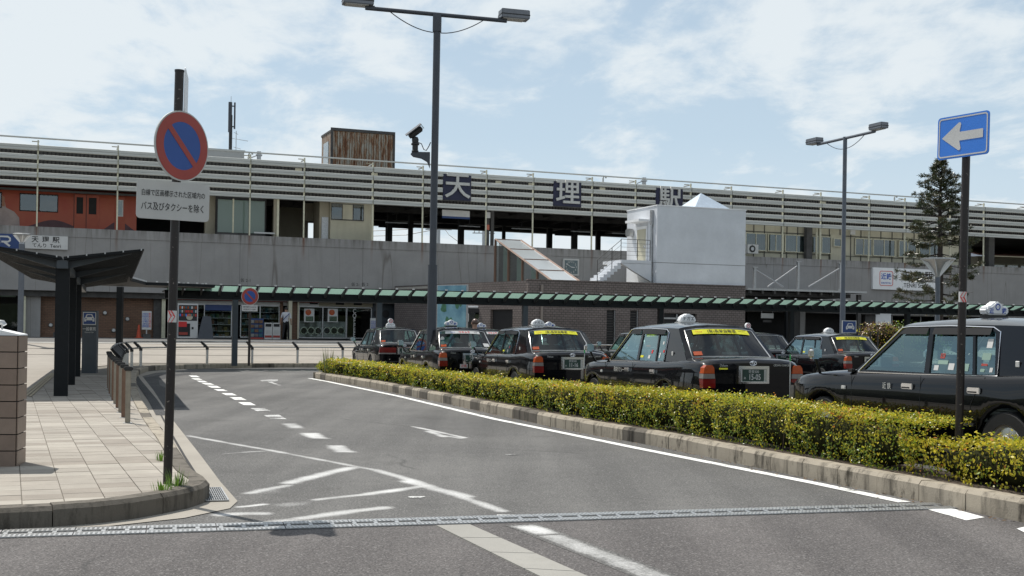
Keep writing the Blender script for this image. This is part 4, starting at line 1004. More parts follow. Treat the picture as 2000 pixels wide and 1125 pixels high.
mb.add([(x, -.010, z) for x, z in fg], [tuple(range(len(fg)))]); mb.obj('mural', mat('mural_pale', (.34, .27, .25), .5, var=.2, scale=2), t)
mb = MB(); fg2 = [(-7.4, 2.35), (-6.6, 2.3), (-6.62, 2.8), (-6.9, 2.97), (-7.3, 2.85)]; mb.add([(x, -.014, z) for x, z in fg2], [tuple(range(5))]); mb.obj('mural', mat('mural_face', (.33, .15, .09), .6), t)
def tw(x0, x1, z0, z1, nm='window'):
    w = MB().box(x0 - .04, x1 + .04, -.03, -.012, z0 - .04, z1 + .04, M['rubber']).obj(nm, None, t); MB().box(x0, x1, -.036, -.031, z0, z1, M['sideglass']).obj('pane', None, w)
for px0, px1 in ((40, 74), (78, 112)):
    a, b = sx(px0, 2.2, 385) - tr_end, sx(px1, 2.2, 385) - tr_end; tw(a, b, 2.15, 3.0)
tw(sx(-20, 2.2, 385) - tr_end, sx(2, 2.2, 385) - tr_end, 2.25, 3.0)
for px0, px1 in ((145, 168), (169, 194)):
    a, b = sx(px0, 2.2, 385) - tr_end, sx(px1, 2.2, 385) - tr_end; dd = MB().box(a, b, -.02, -.011, .95, 3.12, M['orange']).obj('door', None, t)
    MB().box(a + .12, b - .14, -.03, -.021, 2.1, 2.98, M['rubber']).obj('door_window', None, dd); MB().box(a - .012, a + .012, -.03, -.0205, .95, 3.12, M['ink']).obj('door_seam', None, dd)
a, b = sx(229, 2.2, 385) - tr_end, sx(241, 2.2, 385) - tr_end; dd = MB().box(a - .12, b + .1, -.02, -.011, .95, 3.1, M['orange']).obj('door', None, t); MB().box(a, b, -.03, -.021, 2.05, 2.95, M['offwhite']).obj('door_window', None, dd)
MB().box(a + .05, b - .05, -.04, -.031, 2.1, 2.9, M['sideglass']).obj('pane', None, dd)

# ---- things on the roof
t = framed('roof_hut', 'corrugated metal roof hut streaked with rust', 'hut', None, (-7.9, 5, 10.9))
def rusty():
    m, nt, N, L, b = new_mat('rusty_corrugated'); b.inputs['Roughness'].default_value = .8
    tc = N.new('ShaderNodeTexCoord').outputs['Object']; mp = N.new('ShaderNodeMapping'); mp.inputs['Scale'].default_value = (3.2, 3.2, .55); L.new(tc, mp.inputs[0])
    n = N.new('ShaderNodeTexNoise'); n.inputs['Scale'].default_value = 1.6; n.inputs['Detail'].default_value = 7; n.inputs['Roughness'].default_value = .75; L.new(mp.outputs[0], n.inputs['Vector'])
    rp = N.new('ShaderNodeValToRGB'); L.new(n.outputs['Fac'], rp.inputs[0]); e = rp.color_ramp.elements; e[0].position = .44; e[0].color = (.36, .34, .29, 1); e[1].position = .62; e[1].color = (.13, .045, .018, 1)
    x_ = e.new(.52); x_.color = (.27, .16, .09, 1); L.new(rp.outputs[0], b.inputs['Base Color']); return m
M['rusty'] = rusty()
mb = MB(); x = -1.85
while x < 1.9: mb.box(x, x + .08, -.05, .0, -.5, 2.48, M['rusty']); x += .15
mb.box(-1.9, 1.92, 0, .1, -.5, 2.55, M['rusty']); mb.obj('front_cladding', None, t)
P_(t, (-1.94, -1.84, .0, 2.6, -.5, 2.55), M['rusty'], 'side_cladding'); P_(t, (-1.97, 1.97, .1, 2.7, 2.5, 2.62), M['beamgrey'], 'roof')
mb = MB(); mb.box(-2.0, 2.0, -.10, -.02, 2.55, 2.72, M['beamgrey']); mb.box(-2.0, -1.86, -.10, -.02, -.5, 2.55, M['beamgrey']); mb.box(1.9, 2.0, -.10, -.02, -.5, 2.55, M['beamgrey']); mb.obj('trim', None, t)
P_(t, (-1.97, -1.945, .7, 2.0, .5, 2.0), M['sideglass'], 'window')
P_(t, (1.85, 1.94, .1, 2.7, -.5, 2.5), M['rusty'], 'side_cladding')
t = framed('roof_block', 'pale grey flat block on the station roof beside the antenna mast', 'roof block', None, (sx(415, 4, 285), 4, 10.9))
mb = MB(); mb.box(-2.0, 1.8, 0, 3, -.3, .78, M['signgrey']); mb.obj('casing', None, t); P_(t, (-2.05, 1.85, -.05, 3.05, .78, .84), M['slat'], 'cap')
t = framed('antenna_mast', 'tall black mobile phone antenna mast on the station roof', 'antenna', None, (sx(450, 5, 285), 5, 10.9))
MB().tube([(0, 0, -.3), (0, 0, 3.0)], .10, 8).obj('mast', M['blackplastic'], t)
MB().tube([(-.04, 0, 2.0), (-.04, 0, 3.75)], .11, 8).obj('panel_antenna', M['postgrey'], t); MB().tube([(.22, 0, 2.2), (.22, 0, 3.75)], .05, 8).obj('panel_antenna', M['postgrey'], t)
MB().tube([(0, 0, 3.7), (0, 0, 4.1)], .015, 5).obj('lightning_rod', M['galv'], t); MB().box(-.1, .24, -.03, .03, 2.3, 2.36).box(-.1, .24, -.03, .03, 3.5, 3.56).obj('bracket', M['blackplastic'], t)
t = framed('tv_antenna', 'thin television aerial with crossbars next to the antenna mast', 'antenna', None, (sx(461, 5, 285), 5, 10.9))
mb = MB(); mb.tube([(0, 0, -.3), (0, 0, 2.1)], .022, 5)
for z, a, b in ((1.95, -.12, .12), (1.6, -.25, .7), (1.1, -.15, .3), (.55, -.8, .6)): mb.tube([(a, 0, z + .05), (b, .1, z - .03)], .014, 4)
mb.obj('aerial', M['galv'], t)
for px, py, lab in ((494, 296, 'first bent pipe vent above the louvres right of the aerial'), (1186, 343, 'bent pipe vent above the louvres right of the 理 board'), (1755, 382, 'bent pipe vent above the louvres near the conifer')):
    s, z = st(px - 8, py, 2); t = framed('pipe_vent', lab, 'vent', 'bent vents on the station roof', (s, 2, 10.7))
    MB().tube([(0, 0, 0), (0, 0, .55), (.06, 0, .66), (.16, 0, .66), (.22, 0, .55)], .05, 6).obj('pipe', M['slat'], t)
for px, py, lab in ((506, 290, 'square vent cap with a crossbar on the roof right of the aerial'), (1258, 342, 'square vent cap with a crossbar above the 駅 board')):
    s, z = st(px, py, 2); t = framed('vent_cap', lab, 'vent', 'square vent caps on the station roof', (s, 2, 10.7))
    mb = MB(); mb.box(-.1, .1, -.1, .1, 0, .75); mb.box(-.16, .16, -.14, .14, .5, .58); mb.tube([(-.5, 0, .35), (-.1, 0, .52)], .03, 5); mb.obj('cap', M['galv'], t)

# ================================================================== BRICK ANNEX, WHITE BLOCK, SKYLIGHT
YB = -12.55
bx0, bx1 = sx(1032, YB, 547), sx(1456, YB, 557)
t = framed('brick_annex', 'low brown brick building in front of the concrete station wall', 'building', None, (bx0, YB, .3)); an = t
BW = bx1 - bx0
# front wall with narrow windows and a door opening
def wopen(mb, x0, x1, z0, z1, ops, y0, y1, m):
    ops = sorted(ops); x = x0
    for a, b, c, d in ops:
        mb.box(x, a, y0, y1, z0, z1, m)
        if c > z0: mb.box(a, b, y0, y1, z0, c, m)
        mb.box(a, b, y0, y1, d, z1, m); x = b
    mb.box(x, x1, y0, y1, z0, z1, m)
def lx_(px): return sx(px, YB, 620) - bx0
w1, w2, d0, d1 = (lx_(1185), lx_(1203)), (lx_(1231), lx_(1247)), lx_(1297), lx_(1361)
mb = MB(); wopen(mb, 0, BW, -.3, 3.70, [(w1[0], w1[1], .3, 2.35), (w2[0], w2[1], .3, 2.35), (d0, d1, -.2, 2.25)], 0, .25, M['brick']); mb.obj('front_wall', None, t)
sl_ = math.tan(R(14)) * 12.3
mb = MB(); mb.prism([(0, .251, -.3), (0, .251, 3.7), (0, .251, 3.7)], (0, 0, 0)) if False else None
A_, B_ = Vector((0, .255, 0)), Vector((-sl_, 12.4, 0)); dv = (B_ - A_).normalized(); LW = (B_ - A_).length
Tm = Matrix.Translation(A_) @ Matrix.Rotation(math.atan2(dv.y, dv.x), 4, 'Z')
mb = MB(); wopen(mb, 0, LW, -.3, 3.70, [(1.1, 3.0, -.2, 2.3)], -.25, -.002, M['brick']); mb.v = [tuple(Tm @ Vector(v)) for v in mb.v]; mb.obj('side_wall', None, t) if False else None
mb = MB(); wopen(mb, 0, LW, -.3, 3.70, [(1.1, 3.0, -.2, 2.3)], -.25, -.002, M['brick'])
link('side_wall', mb.mesh('side_wall'), t, Tm)
sd_ = MB(); sd_.box(1.1, 3.0, -.2, -.15, -.2, 2.3, M['ink']); link('doorway', sd_.mesh('doorway'), t, Tm)
mb = MB(); 
for q in (1.6, 2.3): mb.box(q, q + .07, -.26, -.2, -.2, 2.3, M['galv'])
link('door_frame', mb.mesh('door_frame'), t, Tm)
mb = MB(); mb.prism([(.01, .26, 3.5), (BW - .01, .26, 3.5), (BW - .01, 12.3, 3.5), (-sl_ + .02, 12.3, 3.5)], (0, 0, .12)); mb.obj('roof', M['concrete'], t)
P_(t, (BW - .25, BW - .002, .255, 12.4, -.3, 3.7), M['brick'], 'side_wall')
mb = MB(); mb.box(-.03, BW + .03, -.03, .27, 3.705, 3.76); mb.obj('coping', M['brick'], t)
for (a, b) in (w1, w2):
    w = P_(t, (a, b, .16, .2, .3, 2.35), M['ink'], 'window')
    mb = MB(); z = .35
    while z < 2.3:
        if not (.95 < z < 1.0): mb.box(a + .03, b - .05, .10, .15, z, z + .035)
        z += .13
    mb.obj('louvre', M['beamgrey'], w); MB().box(b - .05, b, .06, .16, .3, 2.35).obj('frame', M['galv'], w)
dd = P_(t, (d0, d1, .2, .24, -.2, 2.25), M['ink'], 'doorway'); MB().box(lx_(1324) - .03, lx_(1324) + .03, .1, .18, -.2, 2.2).box(d0, lx_(1324), .1, .18, 1.95, 2.03).obj('door_frame', M['galv'], dd)
MB().tube([(lx_(1057), -.07, -.2), (lx_(1057), -.07, 3.5)], .07, 8).obj('downpipe', mat('downpipe', (.22, .19, .17), .5), t)
# white block on top
wx0, wx1 = sx(1283, YB + .1, 480), sx(1456, YB + .1, 480)
t = framed('white_stair_block', 'white rendered rooftop block with a side door and a small pyramid on top', 'rooftop block', None, (wx0, YB + .1, 4.03)); wb = t
WW = wx1 - wx0; WH = 7.97 - 4.03; WD = 3.3
mb = MB(); mb.box(0, WW, 0, WD, 1.08, WH, M['whitewall']); mb.obj('walls', None, t)
P_(t, (0, WW, .015, WD, 0, 1.06), M['whitewall'], 'lower_walls'); P_(t, (.01, WW - .01, .01, WD - .01, 1.06, 1.08), M['beamgrey'], 'joint')
P_(t, (-.03, WW + .03, -.03, WD + .03, WH, WH + .05), M['white'], 'coping')
px0, px1 = sx(1333, YB + 1.6, 404) - wx0, sx(1418, YB + 1.6, 404) - wx0
ap = ((px0 + px1) / 2 - .05, 1.5 + 1.2); hw = (px1 - px0) / 2
mb = MB(); cx, cy, zt = (px0 + px1) / 2, 1.7, WH + .05; rr_ = hw * .86
mb.add([(cx - rr_, cy - rr_, zt), (cx + rr_, cy - rr_, zt), (cx + rr_, cy + rr_, zt), (cx - rr_, cy + rr_, zt), (cx - .1, cy, zt + .95)], [(0, 1, 4), (1, 2, 4), (2, 3, 4), (3, 0, 4), (3, 2, 1, 0)]); mb.obj('pyramid_skylight', mat('pale_blue_metal', (.52, .60, .68), .35, .3), t)
P_(t, (-.06, -.012, 1.0, 2.1, 1.05, 3.0), M['white'], 'door_surround')
P_(t, (-.075, -.061, 1.08, 2.02, 1.06, 2.85), M['cream'], 'door'); MB().box(-.13, -.076, 1.12, 1.18, 1.85, 2.0).obj('door_handle', M['chrome'], t)
P_(t, (-.6, -.002, .85, 2.35, 3.2, 3.32), M['white'], 'door_hood')
MB().box(-.12, 0, .35, .55, 3.0, 3.75).tube([(-.07, .45, 0.02), (-.07, .45, 3.0)], .06, 8).obj('downpipe', M['galv'], t)
mb = MB(); mb.box(-.35, -.01, 2.45, 2.85, 2.55, 2.95); mb.obj('wall_vent', M['steel'], t, bevel=(.05, 2))
# landing and steps
t = framed('roof_stair', 'white concrete stair and landing with thin railing on the left of the white block', 'stairs', None, (wx0, YB + .1, 4.03))
ld0 = sx(1203, YB + 1.0, 512) - wx0
mb = MB(); mb.box(ld0, -.14, .3, 2.4, 1.0, 1.16, M['whitewall']); mb.prism([(ld0, .3, .98), (-.14, .3, .98), (-.14, .3, .1), (ld0 * .62, .3, .6)], (0, .2, 0), M['whitewall']) ; mb.obj('landing', None, t)
for i in range(7): P_(t, (ld0 - .19 * (i + 1), ld0 - .19 * i - .003, .35, 1.5, max(.0, 1.0 - .15 * (i + 2)), 1.0 - .15 * i), M['whitewall'], 'step')
mb = MB()
for x in (ld0, ld0 / 2, -.2): mb.tube([(x, .35, 1.16), (x, .35, 2.2)], .02, 5)
for z in (1.4, 1.6, 1.8, 2.0, 2.2): mb.tube([(ld0, .35, z), (-.2, .35, z)], .008 if z < 2.2 else .016, 5)
for z in (.25, .5, .75, 1.0): mb.tube([(ld0, .35, 1.15 + z), (ld0 - 1.3, .35, .1 + z)], .008 if z < 1 else .016, 5)
for k in (.5, 1.3): mb.tube([(ld0 - k, .35, 1.1 - k * .8), (ld0 - k, .35, 2.15 - k * .8)], .02, 5)
mb.obj('railing', M['beamgrey'], t)
# sloping skylight over the stair
t = framed('sloping_skylight', 'sloping frosted glass skylight in a brown frame on the annex roof', 'skylight', None, (-2.57, -11.8, 3.85))
fr = mat('bronze_frame', (.12, .07, .05), .5, .3); wS, dS, hS = 1.53, 8.0, 2.77
def zt_(y): return .15 + (hS - .15) * y / dS
for i in range(4):
    a, b = dS * i / 4 + .05, dS * (i + 1) / 4 - .05; MB().add([(.05, a, zt_(a)), (wS - .05, a, zt_(a)), (wS - .05, b, zt_(b)), (.05, b, zt_(b))], [(0, 1, 2, 3)]).obj('roof_pane', M['skyglass'], t)
    za, zb = zt_(a) - .1, zt_(b) - .1; MB().add([(.02, a, 0), (.02, b, 0), (.02, b, zb), (.02, a, za)], [(0, 1, 2, 3)]).obj('side_pane', M['sideglass'], t)
    MB().add([(.10, a + .2, 0), (.10, b - .9, 0), (.10, b - .9, zb - .3), (.10, a + .2, za - .1)], [(0, 1, 2, 3)]).obj('blind', M['waitglass'], t)
for q in (0, wS): MB().tube([(q, 0, zt_(0)), (q, dS, zt_(dS))], .06, 4).obj('rafter', fr, t)
for i in range(5): y = dS * i / 4; MB().tube([(0, y, zt_(y)), (wS, y, zt_(y))], .035, 4).obj('glazing_bar', fr, t); MB().box(-.05, .05, y - .06, y + .06, -.2, zt_(y)).obj('mullion', fr, t)
MB().box(.2, wS, 7.9, 8.0, 0, 2.6).obj('end_panel', M['beamgrey'], t)
P_(t, (-.06, .06, 0, dS, -.1, .02), fr, 'sill')
# advertising board and bus
q0, q1 = dp(852, 640, 57.2), dp(911, 640, 56.2)
t = thing('advert_board', 'tall blue poster board with green trees left of the brick annex', 'poster board', (q0.x, q0.y, 0), math.atan2(q1.y - q0.y, q1.x - q0.x)); wq = (q1 - q0).length
zt0, zb0 = dp(880, 556, 56.7).z, .2
P_(t, (0, wq, .02, .12, zb0, zt0), M['galv'], 'frame')
pb = P_(t, (.05, wq - .05, 0, .015, zb0 + .3, zt0 - .04), mat('poster_sky', (.10, .28, .42), .5, var=.35, scale=1.3, var2=(.22, .42, .5)), 'poster')
rr2 = random.Random(3); pgm = mat('poster_green', (.05, .16, .09), .6, var=.5, scale=3)
for k in range(26):
    x = rr2.uniform(.35, wq - .1); z = rr2.uniform(zb0 + .4, zt0 - .5) * 1.0; r_ = rr2.uniform(.08, .26)
    if z > zt0 - .5 - (x * .1): continue
    MB().add([(x + r_ * math.cos(a) * rr2.uniform(.6, 1.2), -.004 - k * .0001, z + 1.3 * r_ * math.sin(a) * rr2.uniform(.6, 1.2)) for a in [j * .7 for j in range(9)]], [tuple(range(9))]).obj('print', pgm, t)

# bus
q0, q1 = dp(874, 655, 61.5), dp(968, 655, 61.5); 
t = thing('bus', 'dark fronted bus with a white roof waiting beyond the canopy', 'bus', (q0.x, q0.y, .55), math.atan2(q1.y - q0.y, q1.x - q0.x)); wq = (q1 - q0).length
zz0 = dp(920, 597, 61.5).z - .55
MB().box(0, wq, 0, 7, .3, zz0 - .12, M['blackplastic']).obj('body', None, t, bevel=(.06, 2)); MB().box(.03, wq - .03, .02, 7, zz0 - .119, zz0, M['white']).obj('roof', None, t, bevel=(.05, 2))
MB().box(.12, wq - .12, -.03, -.005, .95, zz0 - .35, M['sideglass']).obj('windscreen', None, t); MB().box(.3, wq - .3, -.03, -.005, zz0 - .33, zz0 - .16, M['ink']).obj('destination_panel', None, t)
st_ = MB().box(wq * .28, wq * .44, -.045, -.032, 1.45, 1.85, M['offwhite']).obj('sticker', None, t); MB().box(wq * .295, wq * .425, -.05, -.046, 1.49, 1.81, M['plategreen']).obj('sticker_face', None, st_)
text('lettering', 'ち', .3, M['offwhite'], t, (wq * .36, -.054, 1.65), bold=.03)
for x in (.2, wq - .45): MB().box(x, x + .25, .02, .9, 0, .4, M['rubber']).obj('wheel', None, t)
for x in (.12, wq - .42): MB().box(x, x + .3, -.03, -.004, .5, .68, M['clearlens']).obj('headlight', None, t)
# ================================================================== CANOPIES
# long glass walkway canopy
e0, e1 = gp(459, 557.5, 3.05), gp(1700, 589, 3.05)
ud = (e1 - e0); ud.z = 0; ud.normalize(); ang = math.atan2(ud.y, ud.x)
start = e0 - ud * 2.4
t = thing('walkway_canopy', 'long low walkway canopy with green glass strips running across the whole forecourt', 'canopy', (start.x, start.y, 0), ang); gcn = t
CL = 40.0; pitch = .655; n = int(CL / pitch)
for i in range(n):
    x = i * pitch
    MB().add([(x + .05, 0, 3.03), (x + pitch - .10, 0, 3.03), (x + pitch - .10, .66, 2.84), (x + .05, .66, 2.84)], [(0, 1, 2, 3)]).obj('glass_strip', M['roofglass'], t)
    MB().prism([(x + pitch - .085, -.04, 3.03), (x + pitch - .085, .72, 2.83), (x + pitch - .085, .80, 2.62), (x + pitch - .085, .55, 2.70), (x + pitch - .085, -.04, 2.98)], (.05, 0, 0)).obj('bracket', M['canopydark'], t)
    MB().box(x + pitch - .10, x + pitch - .02, -.05, .0, 3.05, 3.10).obj('fixing', M['offwhite'], t)
MB().box(0, CL, -.03, .02, 3.02, 3.052).obj('eave_bar', M['canopydark'], t)
MB().box(0, CL, .72, .92, 2.55, 2.80).obj('main_beam', M['canopydark'], t)
MB().box(0, CL, .93, 2.3, 2.80, 2.86).obj('rear_roof', M['canopydark'], t)
for px in (459, 740, 1025, 1290, 1545, 1772, 2010):
    lo, hi = -6.0, 45.0
    for _ in range(40):
        mid = (lo + hi) / 2; q = start + ud * mid + Vector((-ud.y, ud.x, 0)) * .82
        if 1000 + q.x / q.y * FOC < px: lo = mid
        else: hi = mid
    MB().box(lo - .10, lo + .10, .72, .92, .1, 2.55).obj('post', M['canopybeam'] if px < 1100 else M['canopydark'], t)
for px in (459,): pass
# butterfly canopy beside the left pavement
ax = Vector((-.315, .949, 0)).normalized()
t = thing('butterfly_canopy', 'dark butterfly roofed canopy on steel posts over the left pavement', 'canopy', (-8.6, 23.0, 0), math.atan2(ax.y, ax.x) - math.pi / 2)
zv = dp(124, 503, 23).z; zr = dp(278, 488, 23.46).z; zl = zr + .02; LC = 16.5; WR = 1.47; WL = 1.55
for sgn, w, zt in ((1, WR, zr), (-1, WL, zl)):
    MB().prism([(0.02 * sgn, -.35, zv), (w * sgn, -.35, zt), (w * sgn, -.35, zt - .035), (0.02 * sgn, -.35, zv - .05)], (0, LC, 0)).obj('roof_wing', M['canopydark'], t)
    mb = MB(); x = -.33
    while x < LC - .4: mb.prism([(.08 * sgn, x, zv - .055), ((w - .03) * sgn, x, zt - .045), ((w - .03) * sgn, x, zt - .055), (.08 * sgn, x, zv - .075)], (0, .05, 0)); x += .14
    mb.obj('soffit_ribs', M['canopydark'], t)
    for y in (0, 4.62, 9.35): MB().prism([(.0, y - .04, zv - .055), (w * .85 * sgn, y - .04, zt - .06 - .02), (w * .85 * sgn, y - .04, zt - .085), (.0, y - .04, zv - .24)], (0, .08, 0)).obj('cantilever_beam', M['canopybeam'], t)
    for k in range(9): MB().box(sgn * (.1 + (w - .15) * k / 8) - .012, sgn * (.1 + (w - .15) * k / 8) + .012, -.37, -.35, zv + (zt - zv) * (.1 + (w - .15) * k / 8) / w - .03, zv + (zt - zv) * (.1 + (w - .15) * k / 8) / w + .005).obj('bolt', M['galv'], t) if k % 2 == 0 else None
MB().box(-.10, .10, -.3, LC, zv - .22, zv - .06).obj('valley_beam', M['canopybeam'], t)
for y in (0, 4.62, 9.35): MB().box(-.125, .125, y - .12, y + .12, .15, zv - .2).obj('post', M['canopydark'], t)
# curved link between the two canopies
t = thing('canopy_link', 'dark curved flat roof joining the butterfly canopy to the glass walkway', 'canopy', (-12.4, 40, 0))
ev = [Vector((-11.0, 34.6, 0)), Vector((-11.95, 37.6, 0)), gp(285, 551, 3.03), gp(350, 553.2, 3.03), gp(420, 556, 3.03)]
inn = [e + Vector((-2.2, .8, 0)) for e in ev[:2]] + [ev[2] + Vector((-1.9, 1.3, 0)), ev[3] + Vector((-1.2, 2.1, 0)), ev[4] + Vector((-.8, 2.2, 0))]
pts = [Vector((p.x, p.y, 0)) - Vector((-12.4, 40, 0)) for p in ev + inn[::-1]]
MB().prism([(p.x, p.y, 2.93) for p in pts], (0, 0, .10)).obj('roof', M['canopydark'], t)
mb = MB()
for a, b in zip(ev, ev[1:]):
    k = max(2, int((b - a).length / .33))
    for i in range(k): p = a.lerp(b, i / k) - Vector((-12.4, 40, 0)); mb.box(p.x - .03, p.x + .03, p.y - .05, p.y + .01, 3.035, 3.08)
tag(mb.obj('fixing', M['offwhite'], t), kind='stuff')
q = gp(236, 678, .9); p = Vector((-14.15, 43.4, 0)) - Vector((-12.4, 40, 0)); MB().box(p.x - .1, p.x + .1, p.y - .1, p.y + .1, .1, 2.93).obj('post', M['canopydark'], t)

# hung steel entrance canopy in front of the private railway wing
t = framed('entrance_canopy', 'grey steel entrance canopy hung from rods below the right hand office windows', 'canopy', None, (0, 0, 0))
ye = -4.5; c0, c1 = sx(1452, ye, 565), sx(1693, ye, 575); zc = st(1580, 569, ye)[1]
P_(t, (c0 + .3, c1, ye, -.05, zc - .02, zc + .10), M['galv'], 'fascia'); P_(t, (c0 + .3, c1 - 1.0, ye + .3, -.05, zc - .34, zc - .1), M['darkroof'], 'soffit')
x = c0 + .5
while x < c1 - 1: MB().box(x, x + .12, ye + .05, ye + .25, zc - .22, zc - .03).obj('purlin_end', M['beamgrey'], t); x += .85
for px, tp in ((1474, 523), (1559, 512), (1641, 515)):
    s = sx(px, ye + .4, 540); zt = st(px, tp, ye + .4)[1]; MB().box(s - .07, s + .07, ye + .35, ye + .49, zc + .1, zt).box(s - .16, s + .16, ye + .3, ye + .54, zt, zt + .06).obj('mast', M['galv'], t)
for (a, b), (c, d) in (((1476, 527), (1530, 560)), ((1557, 520), (1500, 560)), ((1639, 525), (1580, 560))):
    s0_, z0_ = st(a, b, ye + .4); s1_, z1_ = st(c, d, ye + .4); MB().tube([(s0_, ye + .42, z0_), (s1_, ye + .42, z1_)], .045, 6).obj('tie_rod', M['galv'], t)
P_(t, (sx(1545, ye, 640), sx(1553, ye, 640), ye + .5, ye + .7, .5, zc - .3), M['canopydark'], 'post')
P_(t, (c1 - .35, c1 - .1, ye + .4, ye + .6, .5, zc - .1), M['beamgrey'], 'post')
# hanging guide sign beneath
t = framed('guide_sign', 'small pale hanging sign in the dark entrance right of the brick annex', 'sign', None, (sx(1499, -3, 606), -3, 2.55)); P_(t, (-.45, .45, 0, .05, 0, .3), M['signgrey'], 'panel'); P_(t, (-.3, .3, 0, .05, -.25, -.12), M['beamgrey'], 'panel')
MB().tube([(-.4, .02, .3), (-.4, .02, .9)], .01, 4).tube([(.4, .02, .3), (.4, .02, .9)], .01, 4).obj('hanger', M['galv'], t)

# ================================================================== LAMP POSTS
def lamp_head(t, M4, big=1.0):
    h = MB().box(-.36, .36, -.17, .17, 0.02, .24).obj('lamp_head', M['lamphead'], t, bevel=(.015, 2), mw=M4)
    MB().box(-.365, .365, -.175, .175, .10, .125).obj('seam', M['blackplastic'], h); MB().box(-.30, .24, -.14, .14, .005, .02).obj('diffuser', M['lampglass'], h)
    return h
b0 = gp(841, 775, .2); base = dp(841.5, 700, 29.0); topz = dp(852.5, 30, 29.0).z
t = thing('street_lamp', 'tall dark grey double armed lamp post rising from the hedge in the middle', 'street lamp', (base.x, base.y, .15)); t.rotation_euler = (0, R(.25), 0)
jz = dp(842, 519, 29).z - .15
MB().tube([(0, 0, 0), (0, 0, jz)], .113, 16).obj('lower_pole', M['postgrey'], t, smooth=40); MB().tube([(0, 0, jz), (0, 0, topz - .15)], .086, 16).obj('upper_pole', M['postgrey'], t, smooth=40)
MB().tube([(0, 0, jz - .02), (0, 0, jz + .02)], .115, 16).obj('joint_collar', M['postgrey'], t, smooth=40)
MB().box(-.10, .10, -.10, .10, topz - .55, topz - .12).obj('arm_bracket', M['postgrey'], t)
aa = math.atan2(.276, .96); Ra = Matrix.Rotation(aa, 4, 'Z'); zA = topz - .15 + .0
arms = MB(); arms.tube([Ra @ Vector((-1.74, 0, zA + .02)), Ra @ Vector((1.74, 0, zA + .02))], .05, 10); arms.obj('cross_arm', M['postgrey'], t, smooth=40)
for s in (-1, 1):
    MB().tube([Ra @ Vector((s * (.10 + 1.05 * k / 8), 0, zA - .42 + .40 * (k / 8) ** 1.8)) for k in range(9)], .012, 6).obj('curved_stay', M['postgrey'], t)
    lamp_head(t, Ra @ Matrix.Translation((s * 1.93, 0, zA + .05)) @ Matrix.Rotation(0, 4, 'Z')); MB().box(-.12, .1, -.05, .05, -.03, .06).obj('head_clamp', M['postgrey'], t, mw=Ra @ Matrix.Translation((s * 1.63, 0, zA + .02)))
# camera on a bracket
cz = dp(820, 305, 29).z - .15
t2 = thing('surveillance_camera', 'black surveillance camera on a bracket high up the middle lamp post', 'camera', (base.x, base.y, .15 + cz))
mb = MB(); mb.prism([(-.09, -.04, .10), (-.52, -.04, .10), (-.56, -.04, .04), (-.50, -.04, -.02), (-.3, -.04, -.06), (-.16, -.04, -.14), (-.09, -.04, -.30)], (0, .08, 0)); mb.obj('bracket', M['postgrey'], t2, bevel=(.008, 1))
mb = MB(); mb.lathe([(.085, .10), (.085, .13), (.07, .14), (.07, .26), (.10, .27), (.10, .30), (.075, .32), (.085, .40), (.06, .46)], 14, M['blackplastic'], Matrix.Translation((-.45, 0, 0))); mb.obj('mount', None, t2, smooth=40)
cm = Matrix.Translation((-.44, 0, .58)) @ Matrix.Rotation(R(-38), 4, 'Y') @ Matrix.Rotation(R(20), 4, 'X')
hb = MB().box(-.20, .18, -.09, .09, -.07, .07).obj('housing', M['blackplastic'], t2, bevel=(.03, 3), mw=cm); MB().box(-.24, .22, -.11, .11, .075, .095).obj('sun_shield', M['postgrey'], t2, mw=cm); MB().lathe([(.05, -.22), (.05, -.2)], 12, M['sideglass'], Matrix.Rotation(R(90), 4, 'Z'), 'Y').obj('lens', None, hb)
MB().tube([(-.38, 0, .33), (-.30, 0, .30), (-.24, 0, .16), (-.18, 0, .14), (-.12, 0, .24), (-.08, 0, .34)], .012, 6).obj('cable', M['blackplastic'], t2)
# second lamp
base = dp(1645, 640, 46); topz = dp(1650.5, 270, 46).z; jz = dp(1646, 575, 46).z
t = thing('street_lamp', 'distant double armed lamp post behind the taxis on the right', 'street lamp', (base.x, base.y, .05)); t.rotation_euler = (0, R(.2), 0)
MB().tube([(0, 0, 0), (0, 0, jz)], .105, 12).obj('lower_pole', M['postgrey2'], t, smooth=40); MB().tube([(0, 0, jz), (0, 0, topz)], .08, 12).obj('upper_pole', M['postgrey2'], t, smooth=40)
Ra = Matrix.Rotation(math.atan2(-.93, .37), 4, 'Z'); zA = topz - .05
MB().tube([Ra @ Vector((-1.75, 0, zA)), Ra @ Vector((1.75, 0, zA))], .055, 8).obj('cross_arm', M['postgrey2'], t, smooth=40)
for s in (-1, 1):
    lamp_head(t, Ra @ Matrix.Translation((s * 1.95, 0, zA + .03))); MB().tube([Ra @ Vector((s * (.08 + 1.1 * k / 6), 0, zA - .40 + .38 * (k / 6) ** 1.8)) for k in range(7)], .014, 5).obj('curved_stay', M['postgrey2'], t)
